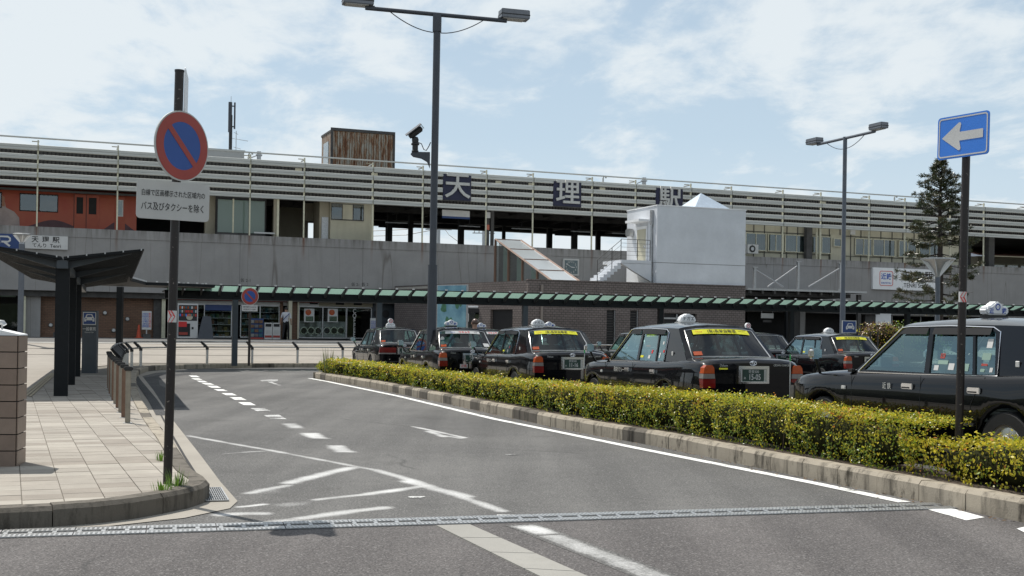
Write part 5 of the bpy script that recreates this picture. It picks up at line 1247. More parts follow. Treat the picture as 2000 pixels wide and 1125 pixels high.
# funnel lamps
def funnel(px, top, d, label, zb, rs=1.0):
    b = dp(px, top, d); t = thing('funnel_lamp', label, 'street lamp', (b.x, b.y, zb), group='funnel shaped lamps'); z = b.z - zb
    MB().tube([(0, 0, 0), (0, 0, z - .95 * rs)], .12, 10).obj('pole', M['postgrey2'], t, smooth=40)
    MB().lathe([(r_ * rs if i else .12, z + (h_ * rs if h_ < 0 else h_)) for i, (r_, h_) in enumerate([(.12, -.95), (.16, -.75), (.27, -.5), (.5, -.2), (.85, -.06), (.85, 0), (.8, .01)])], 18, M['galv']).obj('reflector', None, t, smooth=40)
    for k in range(6): q = R(60 * k); MB().prism([(.13 * rs * math.cos(q), .13 * rs * math.sin(q), z - .9 * rs), (.86 * rs * math.cos(q), .86 * rs * math.sin(q), z - .05), (.2 * rs * math.cos(q), .2 * rs * math.sin(q), z - .05)], (.015 * math.sin(q), -.015 * math.cos(q), 0)).obj('rib', M['white'], t)
funnel(1832, 505, 61, 'funnel shaped lamp standing in front of the conifer', .5)
funnel(43, 457, 52, 'funnel shaped lamp in front of the blue railway sign at far left', .5, .46)

# ================================================================== ROAD SIGNS
def post_mat(): return M['brown']
# left: no parking sign with plate
b = gp(327, 945, .16); D = b.y
t = thing('no_parking_sign', 'round red and blue no parking sign on a dark brown pole in the foreground', 'road sign', (b.x, b.y, .15)); t.rotation_euler = (0, R(.75), 0)
zt = dp(345, 140, D).z - .15; MB().tube([(0, 0, 0), (0, 0, zt)], .038, 14).obj('pole', M['brown'], t, smooth=40); MB().tube([(0, 0, zt), (0, 0, zt + .015)], .042, 12).obj('cap', M['blackplastic'], t)
def local(px, py): return dp(px, py, D).z - .15
def azm(az): return math.pi / 2 - az if False else (math.pi / 2 - az)
def plate_frame(az_deg, y=-.05, z=0): return Matrix.Rotation(R(90 - az_deg), 4, 'Z') @ Matrix.Translation((0, y, z))
zc = local(345.5, 286)
PF = Matrix.Rotation(R(90 - 32), 4, 'Z') @ Matrix.Translation((0.0, -.06, zc))
mb = MB(); mb.lathe([(.30, 0), (.30, .012)], 48, M['signgrey'], None, 'Y'); d_ = mb.obj('disc', None, t, mw=PF)
def annulus(mb, r0, r1, y, n=48):
    vs = []
    for i in range(n): q = 2 * math.pi * i / n; vs += [(r0 * math.cos(q), y, r0 * math.sin(q)), (r1 * math.cos(q), y, r1 * math.sin(q))]
    mb.add(vs, [(2 * i, 2 * i + 1, (2 * i + 3) % (2 * n), (2 * i + 2) % (2 * n)) for i in range(n)])
mb = MB(); annulus(mb, .205, .288, -.003); mb.obj('red_ring', M['signred'], d_)
mb = MB(); mb.add(disc_pts(.206, 48, y=-.002), [tuple(range(48))]); mb.obj('blue_field', M['signblue'], d_)
mb = MB(); stroke(mb, [(-.155, .155), (.155, -.155)], .052, -.0045, -.0035); mb.obj('red_bar', M['signred'], d_)
PF = Matrix.Rotation(R(90 - 63), 4, 'Z') @ Matrix.Translation((-.03, -.055, 0))
z0, z1 = local(338, 431), local(338, 357)
mb = MB(); rr = rrect(-.305, .305, z0, z1, .035); mb.prism(rr, (0, .006, 0)); sp_ = mb.obj('supplementary_plate', M['signgrey'], t, mw=PF)
zm = (z0 + z1) / 2
link('lettering', text_mesh('白線で区画標示された区域内の', .058, M['ink'], bold=.006, xs=.66), sp_, Matrix.Translation((0, -.003, zm + .055)) @ FRONT)
link('lettering', text_mesh('バス及びタクシーを除く', .074, M['ink'], bold=.006, xs=.66), sp_, Matrix.Translation((0, -.003, zm - .06)) @ FRONT)
MB().box(-.045, .045, .0075, .06, zm - .02, zm + .02).obj('clamp', M['galv'], t, mw=PF)
z0, z1 = local(345, 217), local(345, 129)
PF = Matrix.Rotation(R(90 + 12.5), 4, 'Z') @ Matrix.Translation((.25, -.05, 0))
mb = MB(); mb.prism(rrect(-.26, .30, z0, z1, .04), (0, .008, 0)); mb.obj('blue_plate', M['white'], t, mw=PF)
zc = local(331, 618)
def arrow_band(t, zc, h, sgn, r=.0385):
    mb = MB(); n = 10
    def cyl(u_, z): q = -math.pi / 2 + u_; return ((r) * math.cos(q), r * math.sin(q), z)
    vs = []; 
    for i in range(n + 1): a = -1.5 + 3.0 * i / n; vs += [cyl(a, zc - h / 2), cyl(a, zc + h / 2)]
    mb.add(vs, [(2 * i, 2 * i + 2, 2 * i + 3, 2 * i + 1) for i in range(n)]); bb = mb.obj('arrow_band', M['offwhite'], t, smooth=60)
    mb = MB(); r2 = r + .003
    def c2(u_, z): q = -math.pi / 2 + u_; return (r2 * math.cos(q), r2 * math.sin(q), z)
    rows = 8
    for k in range(rows):
        za, zb = zc - h / 2 + h * k / rows, zc - h / 2 + h * (k + 1) / rows
        def off(z): return sgn * (.45 - 1.0 * abs((z - zc) / (h / 2)) * .75)
        mb.add([c2(off(za) - .5, za), c2(off(za) + .45, za), c2(off(zb) + .45, zb), c2(off(zb) - .5, zb)], [(0, 1, 2, 3)])
    mb.obj('chevron', M['inkred'], bb)
arrow_band(t, zc, .10, 1)
# right: one way sign
b = dp(1871.5, 860, 11.5); D = b.y
t = thing('one_way_sign', 'bright blue one way sign with a white arrow on a brown pole at the right', 'road sign', (b.x, b.y, .15)); t.rotation_euler = (0, R(.9), 0)
zt = dp(1880, 232, D).z - .15; MB().tube([(0, 0, 0), (0, 0, zt)], .038, 14).obj('pole', M['brown'], t, smooth=40)
z0, z1 = dp(1875, 308, D).z - .15, dp(1875, 224, D).z - .15; zc = (z0 + z1) / 2
PF = Matrix.Rotation(R(90 + 29.5), 4, 'Z') @ Matrix.Translation((0, -.05, 0))
# face towards the camera: the right end is nearer
PF = Matrix.Rotation(R(-(90 - 29.5)), 4, 'Z') @ Matrix.Translation((.0, -.055, zc))
pl_ = MB(); pl_.prism(rrect(-.30, .30, -.205, .205, .035), (0, .01, 0)); pl_ = pl_.obj('sign_panel', M['brightblue'], t, mw=PF)
mb = MB(); o_ = rrect(-.285, .285, -.19, .19, .03); i_ = rrect(-.272, .272, -.177, .177, .022)
mb.add([(p[0], -.002, p[2]) for p in o_] + [(p[0], -.002, p[2]) for p in i_], [(k, (k + 1) % len(o_), len(o_) + (k + 1) % len(o_), len(o_) + k) for k in range(len(o_))]); mb.obj('border', M['offwhite'], pl_)
ar = [(-.245, 0), (-.06, .125), (-.045, .135), (-.025, .13), (-.02, .115), (-.035, .05), (-.035, .042), (.235, .042), (.235, -.042), (-.035, -.042), (-.035, -.05), (-.02, -.115), (-.025, -.13), (-.045, -.135), (-.06, -.125)]
mb = MB(); mb.add([(x, -.003, z) for x, z in ar], [tuple(range(len(ar)))]); mb.obj('arrow', M['offwhite'], pl_)
arrow_band(t, dp(1875, 580, D).z - .15, .10, -1)
# far no parking sign
b = gp(486, 714, .16); D = b.y
t = thing('no_parking_sign', 'small distant no parking sign by the pedestrian rail in front of the shop', 'road sign', (b.x, b.y, .15)); t.rotation_euler = (0, R(.4), 0)
MB().tube([(0, 0, 0), (0, 0, dp(487, 570, D).z)], .045, 10).obj('pole', M['brown'], t)
zc = dp(488, 579, D).z - .15; d_ = MB().lathe([(.31, -.07), (.31, -.055)], 32, M['signgrey'], Matrix.Translation((0, 0, zc)), 'Y').obj('disc', None, t)
mb = MB(); annulus(mb, .2, .295, -.074, 32); mb.v = [(x, y, z + zc) for x, y, z in mb.v]; mb.obj('red_ring', M['signred'], d_)
mb = MB(); mb.add([(x, -.073, z + zc) for x, y, z in disc_pts(.205, 32)], [tuple(range(32))]); mb.obj('blue_field', M['signblue'], d_)
mb = MB(); stroke(mb, [(-.15, zc + .15), (.15, zc - .15)], .055, -.078, -.076); mb.obj('red_bar', M['signred'], d_)
zc = dp(488, 602, D).z - .15; sp_ = MB().box(-.28, .28, -.07, -.06, zc - .11, zc + .11).obj('supplementary_plate', M['offwhite'], t)
link('lettering', text_mesh('白線で区画標示された区域内の', .05, M['ink'], bold=.02, xs=.7), sp_, Matrix.Translation((0, -.073, zc + .04)) @ FRONT)
link('lettering', text_mesh('バス及びタクシーを除く', .06, M['ink'], bold=.02, xs=.7), sp_, Matrix.Translation((0, -.073, zc - .05)) @ FRONT)
# car icon
def car_icon(parent, cx, cz, w, y):
    s = w; mb = MB(); P = [(-.42, -.26), (-.42, .02), (-.34, .10), (-.22, .36), (.22, .36), (.34, .10), (.42, .02), (.42, -.26), (.26, -.26), (.26, -.16), (-.26, -.16), (-.26, -.26)]
    mb.add([(cx + a * s, y, cz + b * s) for a, b in P], [tuple(range(len(P)))]); o = mb.obj('car_symbol', M['offwhite'], parent)
    mb = MB(); mb.add([(cx + a * s, y - .001, cz + b * s) for a, b in ((-.24, .12), (-.16, .29), (.16, .29), (.24, .12))], [(0, 1, 2, 3)])
    for q in (-.28, .28): mb.add([(cx + (q + .06 * math.cos(a)) * s, y - .001, cz + (-.03 + .06 * math.sin(a)) * s) for a in [k * .785 for k in range(8)]], [tuple(range(8))])
    mb.obj('car_symbol_detail', M['jrblue'], parent)
b = gp(175, 728, .16); D = b.y; w = 27 / FOC * D / 2; h = dp(175, 607, D).z - .15
t = thing('taxi_rank_pillar', 'blue grey information pillar with a white car symbol beside the canopy posts', 'sign', (b.x, b.y, .15), R(6))
P_(t, (-w, w, -.12, .12, 0, h), M['canopybeam'], 'pillar'); zc = dp(175, 622, D).z - .15
fp = P_(t, (-w * .92, w * .92, -.125, -.121, zc - w * .92, zc + w * .92), M['offwhite'], 'symbol_panel'); MB().box(-w * .82, w * .82, -.128, -.126, zc - w * .82, zc + w * .82).obj('field', M['jrblue'], fp)
car_icon(t, 0, zc, w * 1.7, -.130)
text('lettering', '一般車両', .115, M['offwhite'], t, (0, -.126, dp(175, 643, D).z - .15), bold=.01, xs=.8); text('lettering', 'General Car', .05, M['offwhite'], t, (0, -.126, dp(175, 649, D).z - .15))
b = dp(1658, 645, 44.0)
t = thing('taxi_rank_sign', 'small blue car symbol sign behind the distant lamp post', 'sign', (b.x, b.y, 0), 0)
zz_ = dp(1658, 640, 44).z; P_(t, (-.05, .05, 0, .06, 0, zz_), M['postgrey'], 'post'); P_(t, (-.26, .26, -.04, 0, zz_ - .2, zz_ + .26), M['offwhite'], 'panel'); P_(t, (-.235, .235, -.045, -.041, zz_ - .175, zz_ + .235), M['jrblue'], 'field'); car_icon(t, .03, zz_ + .03, .36, -.048)

# ================================================================== PEDESTRIAN RAIL
near = gp(249, 826, .16); best = min(range(0, int(lk.len * 10)), key=lambda i: (lk.at(i / 10)[0] - near).length); d0 = best / 10
off0 = (near - lk.at(d0)[0]).dot(lk.at(d0)[2])
heads = []; d = d0; steelc = mat('post_dull_steel', (.30, .275, .23), .45, .7, var=.2, scale=6); steelb = mat('post_bronze_steel', (.20, .125, .09), .4, .6, var=.2, scale=6)
for i in range(11):
    p, tg, nn = lk.at(d); q = p + nn * (off0 + .02 * i); t = thing('bollard', ['nearest', 'second nearest', 'third nearest', 'fourth nearest', 'fifth nearest', 'sixth nearest', 'seventh nearest', 'eighth nearest', 'ninth nearest', 'tenth nearest', 'farthest'][i] + (' steel' if i % 2 == 0 else ' brownish') + ' bollard with a black cap in the row along the left kerb', 'bollard', (q.x, q.y, .158), math.atan2(tg.y, tg.x), 'bollards along the left kerb')
    MB().box(-.02, .02, -.035, .035, 0, .73).obj('shaft', steelc if i % 2 == 0 else steelb, t, bevel=(.01, 2)); MB().box(-.045, .045, -.06, .06, .73, .785).obj('cap', M['blackplastic'], t, bevel=(.01, 2)); MB().box(-.05, .05, -.06, .06, 0, .008).obj('foot_plate', M['galv'], t); d += 1.08
t = thing('pedestrian_guard_rail', 'curved guard rail of steel posts with black heads and two pipes along the far kerb', 'guard rail'); i = 12; d += .8
while d < lk.len - 14 and i < 42:
    p, tg, nn = lk.at(d); q = p + nn * .38; z = .16
    MB().tube([(q.x, q.y, z - .01), (q.x, q.y, z + .60)], .048, 10).obj('rail_post', M['steel'], t, smooth=40)
    a = Vector((q.x, q.y, z + .60)); c = a + nn * .20 + tg * -.14 + Vector((0, 0, .22)); up = Vector((0, 0, 1))
    hd = MB(); hd.tube([a - up * .08, a + up * .0], .06, 8); hd.tube([a, a.lerp(c, .5), c], .05, 6, rs=[.05, .055, .04]); hd.obj('post_head', M['blackplastic'], t)
    heads.append((a + nn * .06 + Vector((0, 0, .02)), c)); d += 1.82; i += 1
for (a0, b0_), (a1, b1_) in zip(heads, heads[1:]):
    MB().tube([a0, a1], .028, 6).obj('rail_pipe', M['steel'], t, smooth=60); MB().tube([b0_, b1_], .028, 6).obj('rail_pipe', M['steel'], t, smooth=60)

# ================================================================== TILED PLANTER WALL AT FAR LEFT
c = gp(31, 911, .16); e = gp(48, 902, .16); sdir = (e - c); sl2 = sdir.length; sdir.normalize(); fdir = Vector((-.93, -.10, 0)).normalized()
t = thing('tiled_pier', 'brown tiled masonry pier with white coping at the far left of the pavement', 'wall', (c.x, c.y, .15))
H_ = 1.25; core = MB(); q = [Vector((0, 0, 0)), sdir * sl2, sdir * sl2 + fdir * 2.4, fdir * 2.4]
ins = (fdir - sdir).normalized() * 0
core.prism([p + Vector((0, 0, 0)) for p in [Vector((0, 0, 0)) + (fdir + sdir) * .012, sdir * sl2 + (fdir - sdir) * .012, sdir * sl2 + fdir * 2.4, fdir * 2.4 + sdir * .012]], (0, 0, H_)); core.obj('core', M['rubber'], t)
tm = [mat('pier_tile_' + n, cc, .45, var=.12, scale=6, bump=.15, bscale=60) for n, cc in (('a', (.22, .16, .125)), ('b', (.255, .19, .15)))]
rows = 8; hh = H_ / rows
for r_ in range(rows):
    z0, z1 = r_ * hh + .005, (r_ + 1) * hh - .005
    for a, b_ in ((.0, .30), (.30, .60), (.60, .90), (.90, 1.2)):
        mb = MB(); p0 = fdir * (a + .005); p1 = fdir * (b_ - .005); nn_ = Vector((fdir.y, -fdir.x, 0)) * 1
        if nn_.y > 0: nn_ = -nn_
        mb.prism([p0 + Vector((0, 0, z0)), p1 + Vector((0, 0, z0)), p1 + Vector((0, 0, z1)), p0 + Vector((0, 0, z1))], nn_ * .012 * 1.0 if True else 0); mb.obj('tile', random.choice(tm), t)
    mb = MB(); nn_ = Vector((-sdir.y, sdir.x, 0)); nn_ = nn_ if nn_.x > 0 else -nn_
    mb.prism([sdir * .005 + Vector((0, 0, z0)), sdir * (sl2 - .005) + Vector((0, 0, z0)), sdir * (sl2 - .005) + Vector((0, 0, z1)), sdir * .005 + Vector((0, 0, z1))], nn_ * .010); mb.obj('tile', random.choice(tm), t)
# sloping coping and rail
mb = MB(); A = sdir * sl2; B = A + fdir * 1.6
mb.prism([A + Vector((.01, 0, H_)), B + Vector((0, 0, H_)), B + Vector((0, 0, H_ + .36)), A + Vector((.01, 0, H_ + .012))], -sdir * sl2 * .98); mb.obj('sloped_coping', M['white'], t)
t = thing('handrail', 'stainless tube handrail end above the tiled pier', 'handrail', (c.x, c.y, .15))
zr_ = dp(10, 629, 11.7).z - .15; x0 = Vector((dp(13, 630, 11.7).x - c.x, .2, zr_)); 
MB().tube([x0 + Vector((-1.2, -.1, .16)), x0 + Vector((-.06, 0, .0)), x0 + Vector((0, 0, -.005)), x0 + Vector((.015, 0, -.03))], .024, 8).obj('rail', M['steel'], t, smooth=60)
for dx in (-.01, -.06): MB().tube([x0 + Vector((dx, 0, -.01)), x0 + Vector((dx, 0, -.14))], .009, 6).obj('baluster', M['steel'], t)

# ================================================================== SMALL THINGS BY THE SHOPS
s, z = st(365, 662, -.3)
t = framed('vending_machine', 'white and red drinks vending machine outside the shop front', 'vending machine', None, (s, -.6, .905)); w = .52
P_(t, (-w, w, 0, .7, .03, 1.86), M['offwhite'], 'cabinet')
P_(t, (-w + .05, w - .05, -.012, -.002, .95, 1.78), M['dash'], 'display_window')
for r_ in range(3):
    for k in range(9):
        col = random.choice([M['inkred'], M['brightblue'], M['offwhite'], M['amber'], prod[4], prod[2]]); x = -w + .09 + k * .1; MB().box(x, x + .065, -.03, -.013, 1.58 - r_ * .2, 1.71 - r_ * .2).obj('drink_can', col, t)
P_(t, (-w + .04, .12, -.014, -.002, .12, .80), M['ink'], 'pickup_panel'); P_(t, (-w + .06, 0.0, -.02, -.015, .2, .34), M['signred'], 'pickup_flap'); P_(t, (.2, .3, -.02, -.002, .5, .62), M['ink'], 'coin_slot'); P_(t, (-w + .04, -.05, -.016, -.0145, .62, .9), M['inkred'], 'print'); 
MB().lathe([(.17, -.02), (.17, -.016)], 14, M['cream'], Matrix.Translation((.08, 0, 1.15)), 'Y').obj('print', None, t)
s, z = st(399, 655, -.3)
t = framed('folding_board', 'dark folding signboard standing beside the vending machine', 'signboard', None, (s, -.5, .905))
for q in (-1, 1): MB().prism([(-.42, q * .25, 0), (.42, q * .25, 0), (.30, q * .02, 1.2), (-.12, q * .02, 1.2)], (0, q * .03, 0)).obj('panel', M['postgrey'], t)
s, z = st(286, 640, -.2)
t = framed('notice_board', 'white notice board with blue writing on a grey block beside the cone', 'notice board', None, (s, -.3, .905))
P_(t, (-.24, .24, 0, .04, .45, 1.42), M['offwhite'], 'panel'); P_(t, (-.2, .2, -.15, .25, 0, .22), M['beamgrey'], 'base'); P_(t, (-.03, .03, .01, .05, .2, .5), M['galv'], 'stem')
for k in range(4): text('lettering', '\n'.join('駅前広場利用') if k % 2 else '\n'.join('お知らせ注意'), .13, M['inkblue'] if k < 3 else M['inkred'], t, (-.17 + .11 * k, -.008, .94))
s, z = st(271, 650, -.3); t = framed('traffic_cone', 'orange traffic cone by the brown brick wall', 'traffic cone', None, (s, -.3, .905)); MB().lathe([(.17, 0), (.17, .04), (.12, .05), (.04, .68), (.03, .7)], 14, M['cone']).obj('cone', None, t, smooth=40); MB().box(-.2, .2, -.2, .2, 0, .03).obj('base', M['cone'], t)
s, z = st(110, 635, -.3); t = framed('notice_board', 'narrow white notice board seen edgewise beside the nearest canopy post', 'notice board', None, (s, -1.0, .905)); P_(t, (-.06, .06, 0, .05, .25, 1.2), M['offwhite'], 'panel'); P_(t, (-.15, .15, -.1, .2, 0, .25), M['beamgrey'], 'base')
s, z = st(727, 650, -.5); t = framed('notice_board', 'white notice board behind the farthest taxi outside the coffee window', 'notice board', None, (s, -.7, .905)); P_(t, (-.17, .17, 0, .05, .1, 1.25), M['offwhite'], 'panel'); P_(t, (-.2, .2, -.1, .2, 0, .1), M['beamgrey'], 'base')
for k in range(3): text('lettering', '\n'.join('定休日営業中'), .12, M['inkblue'], t, (-.1 + .1 * k, -.008, .75))
s, z = st(822, 640, -.5); t = framed('wall_poster', 'white framed poster with a red heading beside the person in black', 'poster', None, (s, .9, 1.3)); P_(t, (-.36, .36, 0, .05, 0, 1.5), M['offwhite'], 'frame'); P_(t, (-.14, .16, -.01, -.002, .1, 1.4), M['cream'], 'print'); P_(t, (-.12, .14, -.02, -.011, .8, 1.2), M['inkred'], 'print')
b = dp(1707, 690, 40); t = thing('barrier_hoop', 'dark square hoop barrier behind the right hand taxi', 'barrier', (b.x, b.y, .05), R(20)); MB().tube([(-.14, 0, 0), (-.14, 0, dp(1705, 648, 40).z - .05), (.14, 0, dp(1705, 648, 40).z - .05), (.14, 0, 0)], .025, 6).obj('hoop', M['brown'], t)

# ================================================================== PEOPLE
def person(name, label, cat, M_, pose, cols, h=1.70, bag=False):
    t = thing('person', label, cat, M_=M_); k = h / 1.70
    J = {'pel': (0, 0, .95), 'spine': (0, 0, 1.15), 'chest': (0, .01, 1.33), 'neck': (0, .0, 1.46), 'head0': (0, -.01, 1.53), 'head1': (0, -.02, 1.63), 'head2': (0, -.01, 1.70)}
    E_ = [('pel', 'spine'), ('spine', 'chest'), ('chest', 'neck'), ('neck', 'head0'), ('head0', 'head1'), ('head1', 'head2')]
    rad = {'pel': (.15, .11), 'spine': (.135, .10), 'chest': (.16, .11), 'neck': (.055, .055), 'head0': (.07, .08), 'head1': (.082, .098), 'head2': (.05, .06)}
    for s, sd_ in ((-1, 'l'), (1, 'r')):
        J['sh' + sd_] = (s * .18, .01, 1.40); J['el' + sd_], J['wr' + sd_] = pose['arm' + sd_]; J['hip' + sd_] = (s * .09, 0, .90); J['kn' + sd_], J['an' + sd_] = pose['leg' + sd_]
        a = Vector(J['an' + sd_]); J['toe' + sd_] = tuple(a + Vector((s * .02, -.15, -.045))); w_ = Vector(J['wr' + sd_]); e_ = Vector(J['el' + sd_]); hd = (w_ - e_).normalized(); J['ha' + sd_] = tuple(w_ + hd * .08)
        E_ += [('chest', 'sh' + sd_), ('sh' + sd_, 'el' + sd_), ('el' + sd_, 'wr' + sd_), ('wr' + sd_, 'ha' + sd_), ('pel', 'hip' + sd_), ('hip' + sd_, 'kn' + sd_), ('kn' + sd_, 'an' + sd_), ('an' + sd_, 'toe' + sd_)]
        rad.update({'sh' + sd_: (.062, .062), 'el' + sd_: (.045, .045), 'wr' + sd_: (.030, .030), 'ha' + sd_: (.038, .022), 'hip' + sd_: (.10, .10), 'kn' + sd_: (.065, .065), 'an' + sd_: (.045, .045), 'toe' + sd_: (.042, .03)})
    ks = list(J); me = bpy.data.meshes.new('body'); me.from_pydata([tuple(c * k for c in J[q]) for q in ks], [(ks.index(a), ks.index(b)) for a, b in E_], [])
    o = bpy.data.objects.new('body', me); COL.objects.link(o); m_ = o.modifiers.new('s', 'SKIN')
    sk = me.skin_vertices[0].data
    for i, q in enumerate(ks): sk[i].radius = tuple(c * k for c in rad[q]); sk[i].use_root = (q == 'pel')
    sb = o.modifiers.new('d', 'SUBSURF'); sb.levels = 1; sb.render_levels = 1
    dg = bpy.context.evaluated_depsgraph_get(); nm = bpy.data.meshes.new_from_object(o.evaluated_get(dg)); bpy.data.objects.remove(o)
    bm = bmesh.new(); bm.from_mesh(nm)
    # fingers
    for sd_ in 'lr':
        w_ = Vector(J['wr' + sd_]) * k; h_ = Vector(J['ha' + sd_]) * k; d_ = (h_ - w_).normalized(); sdv = d_.cross(Vector((0, 1, 0))).normalized() if abs(d_.y) < .9 else Vector((1, 0, 0))
        for f_ in range(5):
            mbf = MB(); o0 = h_ + sdv * (-.024 + .016 * f_) if f_ < 4 else w_.lerp(h_, .5) + sdv * .03; dd = d_ if f_ < 4 else (d_ + sdv * .8).normalized(); ln = (.055, .065, .062, .048, .045)[f_]
            mbf.tube([o0, o0 + dd * ln * .5, o0 + dd * ln + Vector((0, -.01, 0))], .008, 5)
            vs = [bm.verts.new(v) for v in mbf.v]
            for f in mbf.f: bm.faces.new([vs[i] for i in f])
    skin, top, bot, shoe = cols; mats_ = [skin, top, bot, shoe]; bm.to_mesh(nm); bm.free(); nm.materials.clear()
    for q in mats_: nm.materials.append(q)
    hz_ = {sd_: Vector(J['wr' + sd_]) * k for sd_ in 'lr'}; ez_ = {sd_: Vector(J['el' + sd_]) * k for sd_ in 'lr'}
    for p in nm.polygons:
        c = p.center; z = c.z / k; i = 1
        if z > 1.475: i = 0
        elif z < .10: i = 3
        elif z < .97: i = 2
        for sd_ in 'lr':
            if (c - hz_[sd_]).length < .13 * k or (pose.get('bare') and (c - ez_[sd_].lerp(hz_[sd_], .5)).length < .16): i = 0
            if (c - hz_[sd_]).length < (c - Vector(J['hip' + sd_]) * k).length and (c - ez_[sd_]).length < .16 and i == 2: i = 1
        p.material_index = i
    nm.shade_smooth(); b = link('body', nm, t)
    hr = MB(); mt = Matrix.Translation((0, .012 * k, 1.635 * k)) @ Matrix.Diagonal((.098, .112, .112, 1)); prof = [(math.sin(R(a)), math.cos(R(a))) for a in range(2, 112, 12)]
    hr.lathe(prof, 14, M['hair'] if pose.get('hair') is None else pose['hair'], mt); hr.obj('hair', None, t, smooth=60)
    fc = MB(); fc.lathe([(.012, -.115), (.006, -.14)], 6, skin, Matrix.Translation((0, 0, 1.60 * k)), 'Y'); fc.obj('nose', None, t)
    for s in (-1, 1): MB().box(s * .035 - .012, s * .035 + .012, -.112, -.10, 1.615 * k, 1.625 * k).obj('eye', M['ink'], t); MB().box(s * .085 - .01, s * .085 + .012, -.02, .02, 1.59 * k, 1.64 * k).obj('ear', skin, t)
    MB().box(-.025, .025, -.108, -.095, 1.565 * k, 1.573 * k).obj('mouth', M['inkred'], t)
    if bag:
        MB().tube([(-.17, .12, 1.40), (-.02, .15, 1.25), (.16, .13, 1.05)], .018, 6).obj('shoulder_strap', M['jrblue'], t); MB().tube([(-.10, -.14, 1.42), (-.15, 0, 1.46), (-.17, .12, 1.40)], .018, 6).obj('shoulder_strap', M['jrblue'], t)
    return t
shirt = mat('white_shirt', (.50, .51, .55), .8, var=.1, scale=6); trou = mat('dark_trousers', (.012, .012, .015), .85); blk = mat('black_clothes', (.014, .014, .016), .85)
s, z = st(558, 668, -1.9)
walk = {'arml': ((-.25, .05, 1.14), (-.26, -.10, .92)), 'armr': ((.25, .0, 1.14), (.29, -.10, .92)), 'legl': ((-.12, -.14, .50), (-.14, -.05, .09)), 'legr': ((.11, .08, .50), (.14, .24, .10)), 'bare': True}
person('person', 'man in a white shirt and dark trousers walking away past the ice freezers', 'person', MST @ Matrix.Translation((s, -1.9, .9)) @ Matrix.Rotation(R(165), 4, 'Z'), walk, (M['skin'], shirt, trou, M['rubber']), 1.72, True)
s, z = st(823, 650, -.8)
pho = {'arml': ((-.24, -.16, 1.24), (-.10, -.28, 1.50)), 'armr': ((.24, -.16, 1.22), (.10, -.28, 1.50)), 'legl': ((-.10, 0, .50), (-.12, 0, .09)), 'legr': ((.10, .02, .50), (.12, .03, .09))}
person('person', 'person in black holding both hands up to the face beside the poster', 'person', MST @ Matrix.Translation((s, -.9, .9)) @ Matrix.Rotation(R(-70), 4, 'Z'), pho, (M['skin'], blk, blk, M['rubber']), 1.72)
b = dp(927.5, 640, 33.0); stand = {'arml': ((-.24, .02, 1.14), (-.26, -.02, .90)), 'armr': ((.24, .02, 1.14), (.26, -.02, .90)), 'legl': ((-.10, 0, .50), (-.11, 0, .09)), 'legr': ((.10, 0, .50), (.11, 0, .09)), 'hair': mat('brown_cap', (.09, .05, .035), .35)}
person('person', 'person with a round brown head covering standing behind the taxis, only the head showing', 'person', Matrix.Translation((b.x, b.y, .05)) @ Matrix.Rotation(R(200), 4, 'Z'), stand, (M['skin'], blk, blk, M['rubber']), dp(927, 629, 33).z)

# ================================================================== BACKGROUND BEYOND THE STATION
b = dp(1972, 500, 120); t = thing('tiled_house', 'distant house with grey tiled gable roof beyond the right end of the station', 'house', (b.x, b.y, 0), R(12))
zb = dp(1972, 493, 120).z; zt = dp(1968, 474, 120).z
P_(t, (-2.2, 4.5, 0, 5, 0, zb), M['cream2'], 'wall'); MB().prism([(-2.6, -.5, zb - .1), (4.9, -.5, zb - .1), (1.2, -.5, zt + .3)], (0, 6.2, 0)).obj('roof', mat('roof_tile', (.13, .135, .14), .6, var=.2, scale=3), t)
P_(t, (-4.5, -2.0, .5, 4, 0, zb - .4), M['cream2'], 'wall'); MB().prism([(-5.0, 0, zb - .5), (.8, 0, zb - .5), (.6, 3, zb + .7), (-3.2, 3, zb + .7)], (0, .2, 0)).obj('lean_to_roof', M['postgrey2'], t)
b = dp(1950, 520, 100); t = thing('low_building', 'long low building with a pale red roof and a window row beyond the station', 'building', (b.x, b.y, 0), R(16))
z0, z1 = dp(1950, 494, 100).z, dp(1950, 499, 100).z
P_(t, (-2.0, 14, 0, 5, 0, z1 - .1), M['cream2'], 'wall'); MB().prism([(-2.3, -.5, z1 - .05), (14, -.5, z1 - .05), (14, 2.5, z0 + .35), (-2.3, 2.5, z0 + .35)], (0, 0, .12)).obj('roof', mat('pale_red_roof', (.42, .20, .17), .7), t)
for k in range(8): w_ = P_(t, (-1.8 + k * 1.3, -1.8 + k * 1.3 + 1.1, -.06, -.005, z1 - 2.6, z1 - .7), M['creampost'], 'window_frame'); MB().box(-1.74 + k * 1.3, -1.8 + k * 1.3 + 1.04, -.07, -.061, z1 - 2.5, z1 - .8).obj('pane', M['sideglass'], w_)
for px, top, d, lab in ((856, 430, 110, 'utility pole seen through the platform gap beside the middle lamp post'), (944, 440, 130, 'thin utility pole seen through the platform gap below the 天 board')):
    b = dp(px, 500, d); zt = dp(px, top, d).z; t = thing('utility_pole', lab, 'utility pole', (b.x, b.y, 0)); MB().tube([(0, 0, 0), (0, 0, zt)], .16, 8).obj('pole', M['galv'], t)
    MB().box(-1.2, 1.2, -.05, .05, zt - .9, zt - .8).obj('crossarm', M['galv'], t)
    for k in range(5): MB().lathe([(.05, zt - .8), (.07, zt - .7), (.04, zt - .6)], 6, M['offwhite'], Matrix.Translation((-1 + .5 * k, 0, 0))).obj('insulator', None, t)
